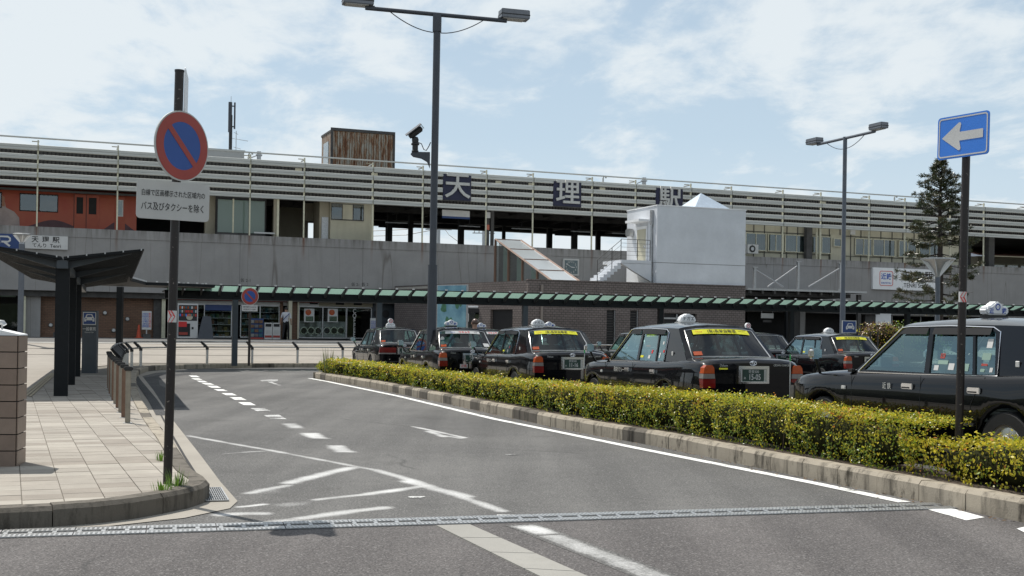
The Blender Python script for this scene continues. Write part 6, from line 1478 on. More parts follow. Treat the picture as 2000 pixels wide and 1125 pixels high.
for k, (a, b_, lab) in enumerate((((728, 451), (860, 434), 'upper overhead wire behind the platform gap'), ((728, 461), (862, 446), 'lower overhead wire behind the platform gap'), ((860, 436), (895, 472), 'steep overhead wire right of the middle lamp post'))):
    p, q = dp(a[0], a[1], 112), dp(b_[0], b_[1], 108); t = thing('overhead_wire', lab, 'wire', (p.x, p.y, p.z)); MB().tube([(0, 0, 0), (q - p) * .5 - Vector((0, 0, .25)), q - p], .03, 4).obj('wire', M['blackplastic'], t)
# low shrubs of earth coloured foliage between the white wall and taxis are added with the plants
# ================================================================== TAXIS
TL, TW = 4.695, .845
WB_R, WB_F = -1.22, 1.53
def smooth01(t): t = max(0, min(1, t)); return t * t * (3 - 2 * t)
def interp(x, tab):
    if x <= tab[0][0]: return tab[0][1]
    for (a, b), (c, d) in zip(tab, tab[1:]):
        if x <= c: return b + (d - b) * (x - a) / (c - a)
    return tab[-1][1]
ZD = [(-2.345, .985), (-2.30, 1.035), (-2.2, 1.052), (-1.75, 1.062), (1.04, .985), (1.3, .965), (1.8, .915), (2.15, .855), (2.30, .80), (2.345, .70)]
ZB = [(-2.345, .95), (-2.25, .995), (-1.8, 1.005), (-1.0, .965), (1.04, .925), (1.5, .91), (2.0, .865), (2.25, .79), (2.345, .68)]
def hwid(x):
    w = TW
    if x > 1.6: w -= .16 * ((x - 1.6) / .745) ** 2.6
    if x < -1.7: w -= .07 * ((-1.7 - x) / .645) ** 2.4
    return w
def arch(x):
    z = .20
    for xc in (WB_R, WB_F):
        d = abs(x - xc)
        if d < .355: z = max(z, .31 + math.sqrt(.355 ** 2 - d * d))
    if x > 2.0: z += (x - 2.0) * .15
    return z
def belt_y(x): return hwid(x) - .085
def sect(x):
    w = hwid(x); zb = interp(x, ZB); zd = interp(x, ZD); zt = arch(x)
    P = [(w - .05, zt), (w - .012, zt + .03), (w - .002, max(.50, zt + .04)), (w, max(.64, zt + .05)), (w - .006, max(.76, zt + .07)), (w - .018, zb - .10), (w - .035, zb - .045), (w - .06, zb - .012), (w - .085, zb), (w - .15, lerpf(zb, zd, .55)), (w * .6, zd - .008), (0, zd + .004)]
    return P
def lerpf(a, b, t): return a + (b - a) * t
def stations():
    xs = [-2.345, -2.335, -2.31, -2.25, -2.15, -2.0, -1.85, -1.75]
    for xc in (WB_R, WB_F): xs += [xc + .356 * math.sin(R(a)) for a in (-90, -80, -68, -55, -40, -25, -12, 0, 12, 25, 40, 55, 68, 80, 90)]
    xs += [-.7, -.5, -.15, .2, .5, .8, 1.04, 1.11, 1.95, 2.02, 2.12, 2.2, 2.26, 2.3, 2.33, 2.345]
    return sorted(set(round(x, 4) for x in xs))
def roofz(x, yn):   # yn in -1..1
    e = 1.46 + .012 * math.sin(max(0, min(1, (x + 1.25) / 1.65)) * math.pi)
    c = 1.515 + .042 * math.sin(max(0, min(1, (x + 1.3) / 1.75)) * math.pi)
    return e + (c - e) * (1 - abs(yn) ** 3.2)
YR = .615; YBELT = .755
def body_mesh():
    mb = MB(); xs = stations(); n = 12; vs = []
    for x in xs:
        P = sect(x)
        for s in (1, -1): vs += [(x, s * y, z) for y, z in P]
    fs = []
    for i in range(len(xs) - 1):
        for s in range(2):
            for k in range(n - 1):
                if k >= 8 and xs[i] >= -1.75 and xs[i + 1] <= 1.05: continue
                a = i * 24 + s * 12 + k; b = a + 24; fs.append((a, a + 1, b + 1, b) if s else (a, b, b + 1, a + 1))
    for e in (0, (len(xs) - 1) * 24): fs.append(tuple(list(range(e, e + 12)) + list(range(e + 22, e + 11, -1))))
    mb.add(vs, fs, M['paintblack'])
    # greenhouse: roof grid
    yn = [-1, -.96, -.88, -.7, -.4, 0, .4, .7, .88, .96, 1]; T = [0, .04, .12, .3, .5, .7, .88, .96, 1]
    vs = []
    for t_ in T:
        for y in yn:
            x = lerpf(.40 + .05 * (1 - y * y), -1.24 - .06 * (1 - y * y), t_); vs.append((x, y * YR, roofz(x, y)))
    m_ = len(yn); mb.add(vs, [(i * m_ + j, i * m_ + j + 1, (i + 1) * m_ + j + 1, (i + 1) * m_ + j) for i in range(len(T) - 1) for j in range(m_ - 1)], M['paintblack'])
    # windscreen and rear window surrounds
    def surround(xb, bb, xt, bt, yb, zb, yl, v0, v1, glassm, inset):
        Y = [-1, -yl, -yl * .66, -yl * .33, 0, yl * .33, yl * .66, yl, 1]; V = [0, v0, .3, .55, v1, 1]
        def P(y, v):
            x = lerpf(xb + bb * (1 - y * y), xt + bt * (1 - y * y), v); return (x, y * lerpf(yb, YR, v), lerpf(zb + .012 * (1 - y * y), roofz(xt, y), v))
        vs = [P(y, v) for v in V for y in Y]; k = len(Y); fb, fg = [], []
        for i in range(len(V) - 1):
            for j in range(k - 1):
                q = (i * k + j, i * k + j + 1, (i + 1) * k + j + 1, (i + 1) * k + j)
                (fg if (1 <= j <= k - 3 and 1 <= i <= len(V) - 3) else fb).append(q)
        mb.add(vs, fb, M['paintblack'])
        g = MB(); g.add([(a - inset, b, c) for a, b, c in vs], fg)
        edge = [P(y, v0) for y in Y[1:-1]] + [P(yl, v) for v in V[2:-2]] + [P(y, v1) for y in Y[1:-1][::-1]] + [P(-yl, v) for v in V[2:-2][::-1]]
        return g, edge
    ws = surround(1.06, .09, .40, .05, .745, .945, .93, .06, .93, None, .008)
    rg = surround(-1.77, -.07, -1.24, -.06, .735, 1.0, .88, .10, .90, None, -.008)
    # sides
    def yside(z): return YBELT - (z - .95) * (YBELT - YR) / (1.46 - .95)
    outer = [(-1.77, .995), (-1.24, 1.46)] + [(lerpf(-1.24, .40, k / 6), roofz(lerpf(-1.24, .40, k / 6), 1)) for k in range(1, 6)] + [(.40, 1.46), (1.06, .935), (.6, .935), (0, .945), (-.6, .955), (-1.2, .97)]
    H = [[(.90, .965), (.385, 1.41), (.30, 1.42), (.02, 1.42), (-.045, .965)], [(-.115, .965), (-.05, 1.42), (-.60, 1.42), (-.72, .970)], [(-.755, .970), (-.635, 1.42), (-.86, 1.415), (-.91, 1.395), (-1.01, .98)]]
    V2 = [[Vector((a, b, 0)) for a, b in outer]] + [[Vector((a, b, 0)) for a, b in h] for h in H]
    tri = tessellate_polygon(V2); flat = [p for c in V2 for p in c]
    for s in (1, -1): mb.add([(p.x, s * yside(p.y), p.y) for p in flat], tri, M['paintblack'])
    for s in (1, -1):       # frame thickness
        for h in H: mb.add([(a, s * yside(b), b) for a, b in h] + [(a, s * (yside(b) - .03), b) for a, b in h], [(i, (i + 1) % len(h), len(h) + (i + 1) % len(h), len(h) + i) for i in range(len(h))], M['blackplastic'])
        mb.add([(-1.77, s * .735, .995), (-1.2, s * YBELT, .97), (-.6, s * YBELT, .955), (0, s * YBELT, .945), (.6, s * YBELT, .935), (1.06, s * .745, .935), (1.06, s * (belt_y(1.06) + .02), .91), (0, s * .77, .93), (-1.2, s * .77, .955), (-1.77, s * (belt_y(-1.77) + .01), .985)], [(0, 1, 8, 9), (1, 2, 3, 7, 8), (3, 4, 5, 6, 7)], M['paintblack'])
    mb.box(-2.2, 2.15, -.58, .58, .2, .62, M['rubber']); mb.box(-1.0, 1.1, -.74, .74, .22, .5, M['rubber'])
    mb.box(-.85, .9, .745, .765, .5, .93, M['rubber']).box(-.85, .9, -.765, -.745, .5, .93, M['rubber'])
    return mb, ws, rg, H, yside
mbody, WS, RG, HO, yside = body_mesh()
BODY = mbody.mesh('body', smooth=32)
WSM = WS[0].mesh('windscreen', M['carglass'], smooth=60); RGM = RG[0].mesh('rear_window', M['carglass_rear'], smooth=60)
SIDEG = []
for h in HO:
    for s in (1, -1):
        g = MB(); g.add([(a, s * (yside(b) - .015), b) for a, b in h], [tuple(range(len(h)))]); SIDEG.append((g.mesh('side_window', M['carglass']), s, h))
def chrome_trims():
    out = []
    for s in (1, -1):
        g = MB(); pts = [(.98, .943), (.42, 1.44), (.30, 1.45), (-.3, 1.46), (-.88, 1.445), (-.97, 1.405), (-1.06, .965), (-.6, .952), (0, .945), (.98, .935)]
        g.tube([(a, s * (yside(b) + .006), b) for a, b in pts] + [(pts[0][0], s * (yside(pts[0][1]) + .006), pts[0][1])], .008, 5); out.append(g.mesh('window_trim', M['chrome'], smooth=60))
        g = MB()
        for k in range(2):
            xa, xb = ((.36, .02), (-.06, -.86))[k]; g.add([(xa, s * (yside(1.44) + .008), 1.44), (xb, s * (yside(1.44) + .008), 1.44), (xb - .0, s * (yside(1.37) + .022), 1.37), (xa + (.07 if k == 0 else .0), s * (yside(1.37) + .022), 1.37)], [(0, 1, 2, 3)])
        out.append(g.mesh('window_visor', mat('visor_plastic', (.006, .006, .007), .5, var=0, spec=.25)))
    return out
TRIMS = chrome_trims()
g = MB(); g.tube(RG[1] + [RG[1][0]], .010, 5); RTRIM = g.mesh('rear_window_trim', M['steel'], smooth=60)
def wheel_meshes():
    ty = MB().lathe([(.19, -.085), (.295, -.09), (.312, -.075), (.316, -.03), (.316, .03), (.312, .075), (.295, .09), (.19, .085), (.19, -.085)], 28, M['rubber'], None, 'Y', cap=False).mesh('tyre', smooth=40)
    rm = MB().lathe([(.20, -.07), (.195, .078), (.175, .07), (.16, .045), (.09, .06), (.085, .085), (.07, .095), (.02, .098)], 24, M['steel'], None, 'Y').mesh('rim', smooth=35)
    return ty, rm
TYRE, RIM = wheel_meshes()
def seat(x, y, w, back=.62):
    g = MB(); g.box(x - .05, x + .42, y - w, y + w, .42, .58, M['seat'])
    T = Matrix.Translation((x - .02, y, .55)) @ Matrix.Rotation(R(-16), 4, 'Y'); g.box(-.10, .03, -w, w, 0, back, M['seatwhite'], T); g.box(-.07, .02, -w * .45, w * .45, back + .05, back + .23, M['seatwhite'], T); g.box(-.03, -.01, -.04, .04, back, back + .06, M['chrome'], T)
    return g.mesh('seat', bevel=None)
SEATS = [seat(.05, .36, .25), seat(.05, -.36, .25)]
g = MB(); g.box(-1.15, -.65, -.60, .60, .42, .6, M['seat']); T_ = Matrix.Translation((-1.12, 0, .55)) @ Matrix.Rotation(R(-18), 4, 'Y'); g.box(-.12, .03, -.6, .6, 0, .52, M['seat'], T_)
g.box(-1.75, -1.28, -.68, .68, .96, .985, M['dash']); REARSEAT = g.mesh('rear_seat')
g = MB(); g.box(.70, 1.15, -.68, .68, .55, .93, M['dash']); DASH = g.mesh('dashboard')
g = MB()
for k in range(16): a = 2 * math.pi * k / 16; b_ = 2 * math.pi * (k + 1) / 16; g.tube([(.60 + .05 * math.sin(a), -.36 + .18 * math.cos(a), .90 + .17 * math.sin(a)), (.60 + .05 * math.sin(b_), -.36 + .18 * math.cos(b_), .90 + .17 * math.sin(b_))], .014, 5, cap=False)
STEER = g.mesh('steering_wheel', M['blackplastic'])
g = MB(); g.box(.30, .36, -.12, .12, 1.30, 1.37); MIRR = g.mesh('inner_mirror', M['blackplastic'])
def lumps(pts_yz, x0, x1, m, name):     # tail lamp: outline in yz, wraps body end
    g = MB(); g.prism([(x0, y, z) for y, z in pts_yz], (x1 - x0, 0, 0)); return g.mesh(name, m)
REARF = Matrix.Rotation(R(-90), 4, 'Z') @ FRONT      # text that faces -x
def build_taxi(kind):
    # kind: lamps 'corner'|'wide', strip 'yellow'|'white'|None, sign 'dome'|'kin'|'round'
    t = bpy.data.objects.new('taxi', None); COL.objects.link(t)
    body = link('body', BODY, t)
    link('windscreen', WSM, t); rw = link('rear_window', RGM, t); link('trim', RTRIM, rw)
    for (me, s, h) in SIDEG: link('side_window', me, t)
    for me in TRIMS: link(me.name.split('.')[0], me, t)
    for me in SEATS: link('seat', me, t)
    link('rear_seat', REARSEAT, t); link('dashboard', DASH, t); link('steering_wheel', STEER, t); link('inner_mirror', MIRR, t)
    for xc in (WB_R, WB_F):
        for s in (1, -1):
            w = link('wheel', TYRE, t, mw=Matrix.Translation((xc, s * .735, .316)) @ (Matrix.Identity(4) if s > 0 else Matrix.Rotation(math.pi, 4, 'Z'))); link('rim', RIM, w)
    # seams between doors, fuel flap, trunk
    for s in (1, -1):
        for path in ([(1.02, .91), (1.0, .62), (.98, .30)], [(-.08, .93), (-.08, .62), (-.07, .30)], [(-.93, .95), (-.86, .80), (-.80, .68), (-.79, .6)]):
            MB().tube([(x, s * (TW + .0005 - (.02 if z > .88 else (.008 if z > .75 else 0)) - (.035 if z > .94 else 0)), z) for x, z in path], .004, 4).obj('door_seam', M['ink'], t)
        for xh in (.10, -.84): hd = MB().box(xh - .085, xh + .085, s * .835, s * .862, .785, .845).obj('door_handle', M['chrome'], t, bevel=(.008, 2)); MB().box(xh - .05, xh + .07, s * .8625 - .001, s * .8635, .792, .808).obj('recess', M['ink'], hd)
        MB().box(-.85, .93, s * (TW - .002), s * (TW + .014), .455, .49).obj('side_moulding', M['blackplastic'], t)
        MB().box(-.85, .93, s * (TW + .0), s * (TW + .018), .468, .474).obj('moulding_strip', M['chrome'], t)
        MB().box(1.10, 1.17, s * (TW - .01), s * (TW + .012), .735, .775).obj('side_marker', M['offwhite'], t, bevel=(.006, 2))
        MB().box(1.05, 1.12, s * .745, s * .8, .93, .965).obj('wiper_cowl', M['blackplastic'], t) if s > 0 else None
        # fender mirror
        fm = MB().tube([(1.72, s * .72, .90), (1.66, s * .80, 1.0), (1.63, s * .86, 1.09)], .018, 6).obj('mirror_stalk', M['blackplastic'], t)
        Tm_ = Matrix.Translation((1.62, s * .88, 1.13)) @ Matrix.Rotation(R(8 * s), 4, 'Z')
        MB().box(-.045, .05, -.085, .085, -.065, .065).obj('mirror_shell', M['chrome'], t, bevel=(.03, 3), mw=Tm_); MB().box(-.052, -.046, -.065, .065, -.048, .048).obj('mirror_glass', M['chrome'], fm, mw=Tm_)
        # emblem on the rear pillar
        MB().box(-1.30, -1.25, s * (yside(1.08) + .002), s * (yside(1.08) + .014), 1.06, 1.12).obj('pillar_badge', M['offwhite'], t, bevel=(.005, 1))
        MB().lathe([(.05, 0), (.045, .012)], 10, M['clearlens'], Matrix.Translation((2.20, s * .6, .62)) @ Matrix.Rotation(R(90), 4, 'Y'), 'Z')
        hl = MB(); hl.prism([(2.15, s * .755, .57), (2.33, s * .52, .57), (2.365, s * .52, .57), (2.20, s * .80, .57)], (0, 0, .16)); hl.obj('headlight', M['clearlens'], t, bevel=(.01, 2))
        if kind['lamps'] == 'corner':
            yo, yi = s * .79, s * .60; tl = link('tail_lamp', lumps([(yi, .64), (yo, .64), (yo, .765), (yi, .765)], -2.375, -2.20, M['redlens'], 'tail_lamp'), t)
            link('reverse_lens', lumps([(yi + s * .005, .77), (yo, .77), (yo - s * .006, .835), (yi + s * .012, .835)], -2.374, -2.20, M['clearlens'], 'reverse_lens'), tl)
            link('amber_lens', lumps([(yi + s * .012, .84), (yo - s * .006, .84), (yo - s * .02, .92), (yo - s * .05, .955), (yi + s * .05, .955), (yi + s * .02, .92)], -2.372, -2.20, M['amber'], 'amber_lens'), tl)
        else:
            yo, yi = s * .79, s * .27; tl = link('tail_lamp', lumps([(yi, .76), (yo, .76), (yo - s * .02, .92), (yi, .92)], -2.37, -2.22, M['redlens'], 'tail_lamp'), t)
            link('reverse_lens', lumps([(yi, .715), (yo, .715), (yo, .755), (yi, .755)], -2.369, -2.22, M['clearlens'], 'reverse_lens'), tl)
    # bumpers, plate
    MB().prism([(-2.32, -.80, .30), (-2.43, -.72, .30), (-2.46, 0, .30), (-2.43, .72, .30), (-2.32, .80, .30), (-1.72, .845, .30), (-1.72, .80, .30), (-2.25, .7, .30), (-2.25, -.7, .30), (-1.72, -.80, .30), (-1.72, -.845, .30)], (0, 0, .20)).obj('rear_bumper', M['paintblack'], t, smooth=30, bevel=(.012, 2))
    MB().prism([(2.25, -.74, .28), (2.43, -.6, .28), (2.47, 0, .28), (2.43, .6, .28), (2.25, .74, .28), (2.2, .6, .28), (2.2, -.6, .28)], (0, 0, .22)).obj('front_bumper', M['paintblack'], t, bevel=(.012, 2))
    gr_ = MB(); gr_.box(2.33, 2.36, -.48, .48, .58, .74, M['chrome']); gr_.obj('grille', None, t)
    pg = MB(); 
    for y0, y1, z0, z1 in ((-.24, .24, .905, .945), (-.24, .24, .70, .725), (-.24, -.205, .725, .905), (.205, .24, .725, .905)): pg.box(-2.375, -2.335, y0, y1, z0, z1)
    pgo = pg.obj('plate_garnish', M['chrome'], t); MB().box(-2.352, -2.338, -.205, .205, .725, .905).obj('plate_recess', M['steel'], pgo)
    pl = MB().box(-2.366, -2.353, -.165, .165, .732, .897).obj('number_plate', M['plategreen'], t, bevel=None)
    u_, d_ = kind['plate']
    link('lettering', text_mesh(u_, .052, M['offwhite'], xs=.9), pl, Matrix.Translation((-2.368, 0, .865)) @ REARF)
    if d_: link('lettering', text_mesh(d_, .112, M['offwhite'], bold=.008, xs=.75), pl, Matrix.Translation((-2.368, -.015, .788)) @ REARF)
    link('lettering', text_mesh('あ', .04, M['offwhite']), pl, Matrix.Translation((-2.368, .14, .775)) @ REARF)
    # emblem, script
    em = MB()
    def ell(cy, cz, ry, rz):
        P = [(-2.352, cy + ry * math.cos(2 * math.pi * k / 20), cz + rz * math.sin(2 * math.pi * k / 20)) for k in range(21)]; em.tube(P, .0045, 4)
    ell(0, .985, .052, .030); ell(0, .985, .018, .028); ell(0, .998, .034, .011); em.obj('emblem', M['chrome'], t)
    if kind['lamps'] == 'corner':
        link('lettering', text_mesh('Deluxe', .052, M['steel'], bold=.005, xs=.8), t, Matrix.Translation((-2.349, .46, .95)) @ REARF); link('lettering', text_mesh('CROWN COMFORT', .038, M['steel'], bold=.01, xs=.8), t, Matrix.Translation((-2.349, -.46, .955)) @ REARF)
        if kind.get('badge'): MB().box(-2.352, -2.346, .40, .53, .895, .918).obj('badge', M['yellow'], t)
    if kind.get('small_plate'):
        sp2 = MB().box(-2.375, -2.36, .12, .30, .60, .69).obj('company_plate', M['offwhite'], t); link('lettering', text_mesh('近鉄', .07, M['inkred'], bold=.01), sp2, Matrix.Translation((-2.377, .21, .645)) @ REARF)
    # rear window strip and stickers
    def rgp(yn, v, out=.006):
        x = lerpf(-1.77 - .07 * (1 - yn * yn), -1.24 - .06 * (1 - yn * yn), v); return Vector((x - out, yn * lerpf(.735, YR, v), lerpf(1.01 + .012 * (1 - yn * yn), roofz(-1.24, yn), v) + out * .5))
    def on_glass(name, y0, y1, v0, v1, m, out=.006, parent=t):
        ks = [y0 + (y1 - y0) * k / 6 for k in range(7)]; g = MB(); g.add([rgp(k, v0, out) for k in ks] + [rgp(k, v1, out) for k in ks], [(i, i + 1, 8 + i, 7 + i) for i in range(6)]); return g.obj(name, m, parent)
    def txt_on_glass(s_, size, m, yn, v, parent, **k):
        p = rgp(yn, v, .010); up = (rgp(yn, v + .1) - rgp(yn, v - .1)).normalized(); rt = Vector((0, -1, 0)); nn = rt.cross(up).normalized(); rt = up.cross(nn)
        link('lettering', text_mesh(s_, size, m, **k), parent, Matrix.Translation(p) @ Matrix((rt, up, nn)).transposed().to_4x4())
    if kind['strip'] == 'yellow':
        sp_ = on_glass('window_strip', .72, -.72, .74, .875, M['yellow']); txt_on_glass('(有)長栄自動車', .072, M['ink'], .0, .806, sp_, bold=.012); txt_on_glass('奈良の観光', .03, M['inkred'], .55, .80, sp_); txt_on_glass('天理市守目堂町', .024, M['ink'], -.52, .83, sp_)
    elif kind['strip'] == 'white':
        sp_ = on_glass('window_strip', .66, -.66, .74, .865, M['offwhite']); txt_on_glass('ワキムラ', .07, M['inkred'], -.06, .80, sp_, bold=.03); txt_on_glass('奈良の', .04, M['inkblue'], .38, .80, sp_); txt_on_glass('の車', .04, M['ink'], -.5, .80, sp_)
    on_glass('orange_sticker', .84, .66, .13, .24, M['amber'])
    if kind.get('stickers'):
        for v, m in ((.52, M['offwhite']), (.30, M['greenboard'])):
            g = MB(); c = rgp(.78, v, .008); g.add([c + Vector((-.0, .05 * math.cos(a), .05 * math.sin(a))) + Vector((.045 * math.sin(a) * .0, 0, 0)) for a in [k * .524 for k in range(12)]], [tuple(range(12))]); g.obj('round_sticker', m, t)
        on_glass('square_sticker', -.62, -.82, .14, .30, M['offwhite'])
    # stickers on the left rear quarter window and rear door
    for (x, z, w, h, m) in kind.get('side', []):
        w *= .8; h *= .75; y = yside(z) - .011; y2 = yside(z + h) - .011; MB().add([(x, y, z), (x - w, y, z), (x - w, y2, z + h), (x, y2, z + h)], [(0, 1, 2, 3)]).obj('window_sticker', m, t)
    LEFT = Matrix.Rotation(math.pi, 4, 'Z') @ FRONT
    link('lettering', text_mesh(kind.get('side_text', '長栄タクシー'), .085 if 'side_text' not in kind else .075, M['signgrey'], bold=.01, xs=.8, spacing=1.0 if 'side_text' not in kind else 1.5), t, Matrix.Translation((.42, TW + .003, .80)) @ LEFT)
    # roof sign
    sg, sxp = kind['sign'], -.26; zr0 = roofz(sxp, 0) - .01
    if sg == 'kin':
        q_ = .68
        o = MB().box(sxp - .06, sxp + .06, -.20 * q_, .20 * q_, zr0, zr0 + .035).obj('sign_base', M['blackplastic'], t)
        P = [(-.20, .0), (.20, .0), (.235, .03), (.24, .09), (.21, .12), (.14, .125), (.09, .15), (.05, .185), (0, .195), (-.05, .185), (-.09, .15), (-.14, .125), (-.21, .12), (-.24, .09), (-.235, .03)]
        ro = MB().prism([(sxp - .055, y * q_, zr0 + .04 + z * q_ * 1.1) for y, z in P], (.11, 0, 0)).obj('roof_sign', M['white'], t, bevel=(.014, 2))
        for s, F_ in ((-1, REARF), (1, Matrix.Rotation(R(90), 4, 'Z') @ FRONT)):
            for y, ch in ((.13 if s < 0 else -.13, '近'), (-.13 if s < 0 else .13, '鉄')): link('lettering', text_mesh(ch, .066, M['inkblue'], bold=.02), ro, Matrix.Translation((sxp + s * .0565, y * q_, zr0 + .08)) @ F_)
            g = MB(); P2 = [(sxp + s * .0565, .030 * math.cos(2 * math.pi * k / 16), zr0 + .125 + .030 * math.sin(2 * math.pi * k / 16)) for k in range(17)]; g.tube(P2, .006, 4); g.lathe([(.018, -.0572), (.018, -.0562)], 8, M['inkblue'], Matrix.Translation((sxp, 0, zr0 + .165)) @ Matrix.Rotation(R(-90 * s), 4, 'Z') @ Matrix.Identity(4), 'Y') if False else None; g.obj('ring_mark', M['inkblue'], ro)
    elif sg == 'dome':
        P = [(-.17, 0), (.17, 0), (.165, .07), (.13, .115), (.09, .125), (.05, .155), (0, .165), (-.05, .155), (-.09, .125), (-.13, .115), (-.165, .07)]
        MB().box(sxp - .10, sxp + .10, -.155, .155, zr0, zr0 + .022).obj('sign_base', M['signgrey'], t)
        ro = MB().prism([(sxp - .07, y * .8, zr0 + .023 + z * .8) for y, z in P], (.14, 0, 0)).obj('roof_sign', M['white'], t, bevel=(.016, 2))
        for s, F_ in ((-1, REARF), (1, Matrix.Rotation(R(90), 4, 'Z') @ FRONT)): link('lettering', text_mesh('ナガエ', .068, M['ink'], bold=.012), ro, Matrix.Translation((sxp + s * .0715, 0, zr0 + .072)) @ F_)
    else:
        P = [(-.15, 0), (.15, 0), (.145, .07), (.11, .10), (.08, .11)] + [(.085 * math.cos(R(a)), .18 + .085 * math.sin(R(a))) for a in range(-35, 216, 25)] + [(-.08, .11), (-.11, .10), (-.145, .07)]
        ro = MB().prism([(sxp - .05, y, zr0 + .02 + z) for y, z in P], (.10, 0, 0)).obj('roof_sign', M['white'], t, bevel=(.01, 2)); MB().box(sxp - .08, sxp + .08, -.17, .17, zr0, zr0 + .02).obj('sign_base', M['signgrey'], t)
        g = MB(); g.tube([(sxp - .052, .055 * math.cos(2 * math.pi * k / 16), zr0 + .20 + .055 * math.sin(2 * math.pi * k / 16)) for k in range(17)], .008, 4); g.obj('ring_mark', M['inkred'], ro)
        link('lettering', text_mesh('タクシー', .06, M['ink'], bold=.01), ro, Matrix.Translation((sxp - .0515, 0, zr0 + .075)) @ REARF); link('lettering', text_mesh('N', .08, M['inkred'], bold=.01), ro, Matrix.Translation((sxp - .0515, 0, zr0 + .20)) @ REARF)
    MB().tube([(-2.25, -.70, .98), (-2.25, -.70, 1.0), (-2.25, -.70, 1.0)], .01, 4) if False else None
    # corner marker rod on the front bumper
    rod = MB().tube([(2.38, .66, .48), (2.38, .66, 1.02)], .007, 5).obj('corner_rod', M['offwhite'], t); MB().tube([(2.38, .66, 1.02), (2.38, .66, 1.10)], .009, 5).obj('rod_tip', mat('rod_green', (.02, .4, .08), .4), rod)
    return t
side_a = [(-.14, 1.01, .13, .045, M['yellow']), (-.42, 1.0, .09, .07, M['offwhite']), (-.50, 1.08, .06, .07, M['inkred']), (-.82, 1.22, .06, .06, M['offwhite']), (-.80, 1.02, .05, .1, M['offwhite']), (-.90, 1.10, .05, .05, M['inkred'])]
side_n = [(-.16, .995, .08, .07, M['offwhite']), (-.20, 1.06, .18, .055, M['greenboard']), (-.36, 1.005, .10, .09, M['offwhite']), (-.48, 1.0, .2, .10, M['greenboard']), (-.22, 1.12, .08, .07, M['signred']), (-.23, 1.135, .05, .04, M['offwhite']), (-.82, 1.24, .09, .12, M['offwhite']), (-.79, 1.12, .14, .09, M['greenboard']), (-.80, 1.06, .1, .03, M['signred']), (-.80, 1.0, .07, .04, M['greenboard']), (-.92, 1.0, .05, .06, M['offwhite'])]
kN = dict(lamps='corner', strip=None, sign='kin', plate=('奈良500', ''), side=side_n, side_text='近鉄')
k1505 = dict(lamps='corner', strip='yellow', sign='dome', plate=('奈良500', '15-05'), side=side_a, badge=True)
k1116 = dict(lamps='corner', strip='yellow', sign='dome', plate=('奈良500', '11-16'), side=side_a[:3], badge=False)
kA = dict(lamps='corner', strip='white', sign='kin', plate=('奈良500', '·2-31'), side=[], small_plate=True, stickers=True, side_text='近鉄')
kB = dict(lamps='wide', strip=None, sign='round', plate=('奈良500', '·6-12'), side=side_a[3:], stickers=False)
kC = dict(lamps='wide', strip=None, sign='round', plate=('奈良500', ''), side=[])
T_near = build_taxi(kN)
T_1505 = build_taxi(k1505); T_1116 = build_taxi(k1116); T_A = build_taxi(kA); T_B = build_taxi(kB); T_C = build_taxi(kC)
T_D = copy_tree(T_1116); T_E = copy_tree(T_1116); T_F = copy_tree(T_A); T_G = copy_tree(T_A)
def place(t, px, Y, h, label, zoff=0):
    """px: column of the rear left corner, Y: its distance, h: heading in degrees"""
    fw = Vector((math.sin(R(h)), math.cos(R(h)), 0)); lf = Vector((-fw.y, fw.x, 0))
    q = Vector(((px - 1000) / FOC * Y, Y, 0)) + fw * 2.34 - lf * .80
    t.location = (q.x, q.y, lotz(q.y) + zoff); t.rotation_euler = (0, 0, R(90 - h)); tag(t, label, 'taxi', 'black taxis queueing in the rank')
    return t
# nearest one is placed by its rear wheel
h = -26; fw = Vector((math.sin(R(h)), math.cos(R(h)), 0)); lf = Vector((-fw.y, fw.x, 0)); wr = Vector(((1952 - 1000) / FOC * 12.2, 12.2, 0)); q = Vector((5.03, 13.06, 0)); h = -23.75
T_near.location = (q.x, q.y, .163); T_near.rotation_euler = (0, 0, R(90 - h)); tag(T_near, 'nearest black taxi, cut by the right edge, with white 近鉄 roof sign', 'taxi', 'black taxis queueing in the rank')
place(T_1505, 1371, 16.6, -18.2, 'black taxi with number plate 15-05 and yellow rear window strip', .0)
place(T_1116, 1043, 23.2, -18, 'black taxi with plate 11-16 just left of the 15-05 taxi')
place(T_A, 858, 27.6, -17, 'black taxi with white ワキムラ rear window strip behind the middle lamp post', .0)
place(T_B, 741, 36.8, -18, 'farthest left black taxi with wide red rear lamps and round roof sign', .02)
place(T_C, 1480, 33.5, -17, 'black taxi with wide red rear lamps half hidden right of the 15-05 taxi')
place(T_D, 1651, 31.0, -17, 'black taxi with yellow rear window strip standing between the distant lamp post and nearest taxi')
place(T_E, 1267, 35.0, -16, 'black taxi glimpsed between the 11-16 and 15-05 taxis')
place(T_F, 1010 + 55, 28.6, -17, 'black taxi hidden behind the 11-16 taxi, only its roof sign showing')
place(T_G, 924, 33.8, -17, 'black taxi mostly hidden right behind the ワキムラ strip taxi')

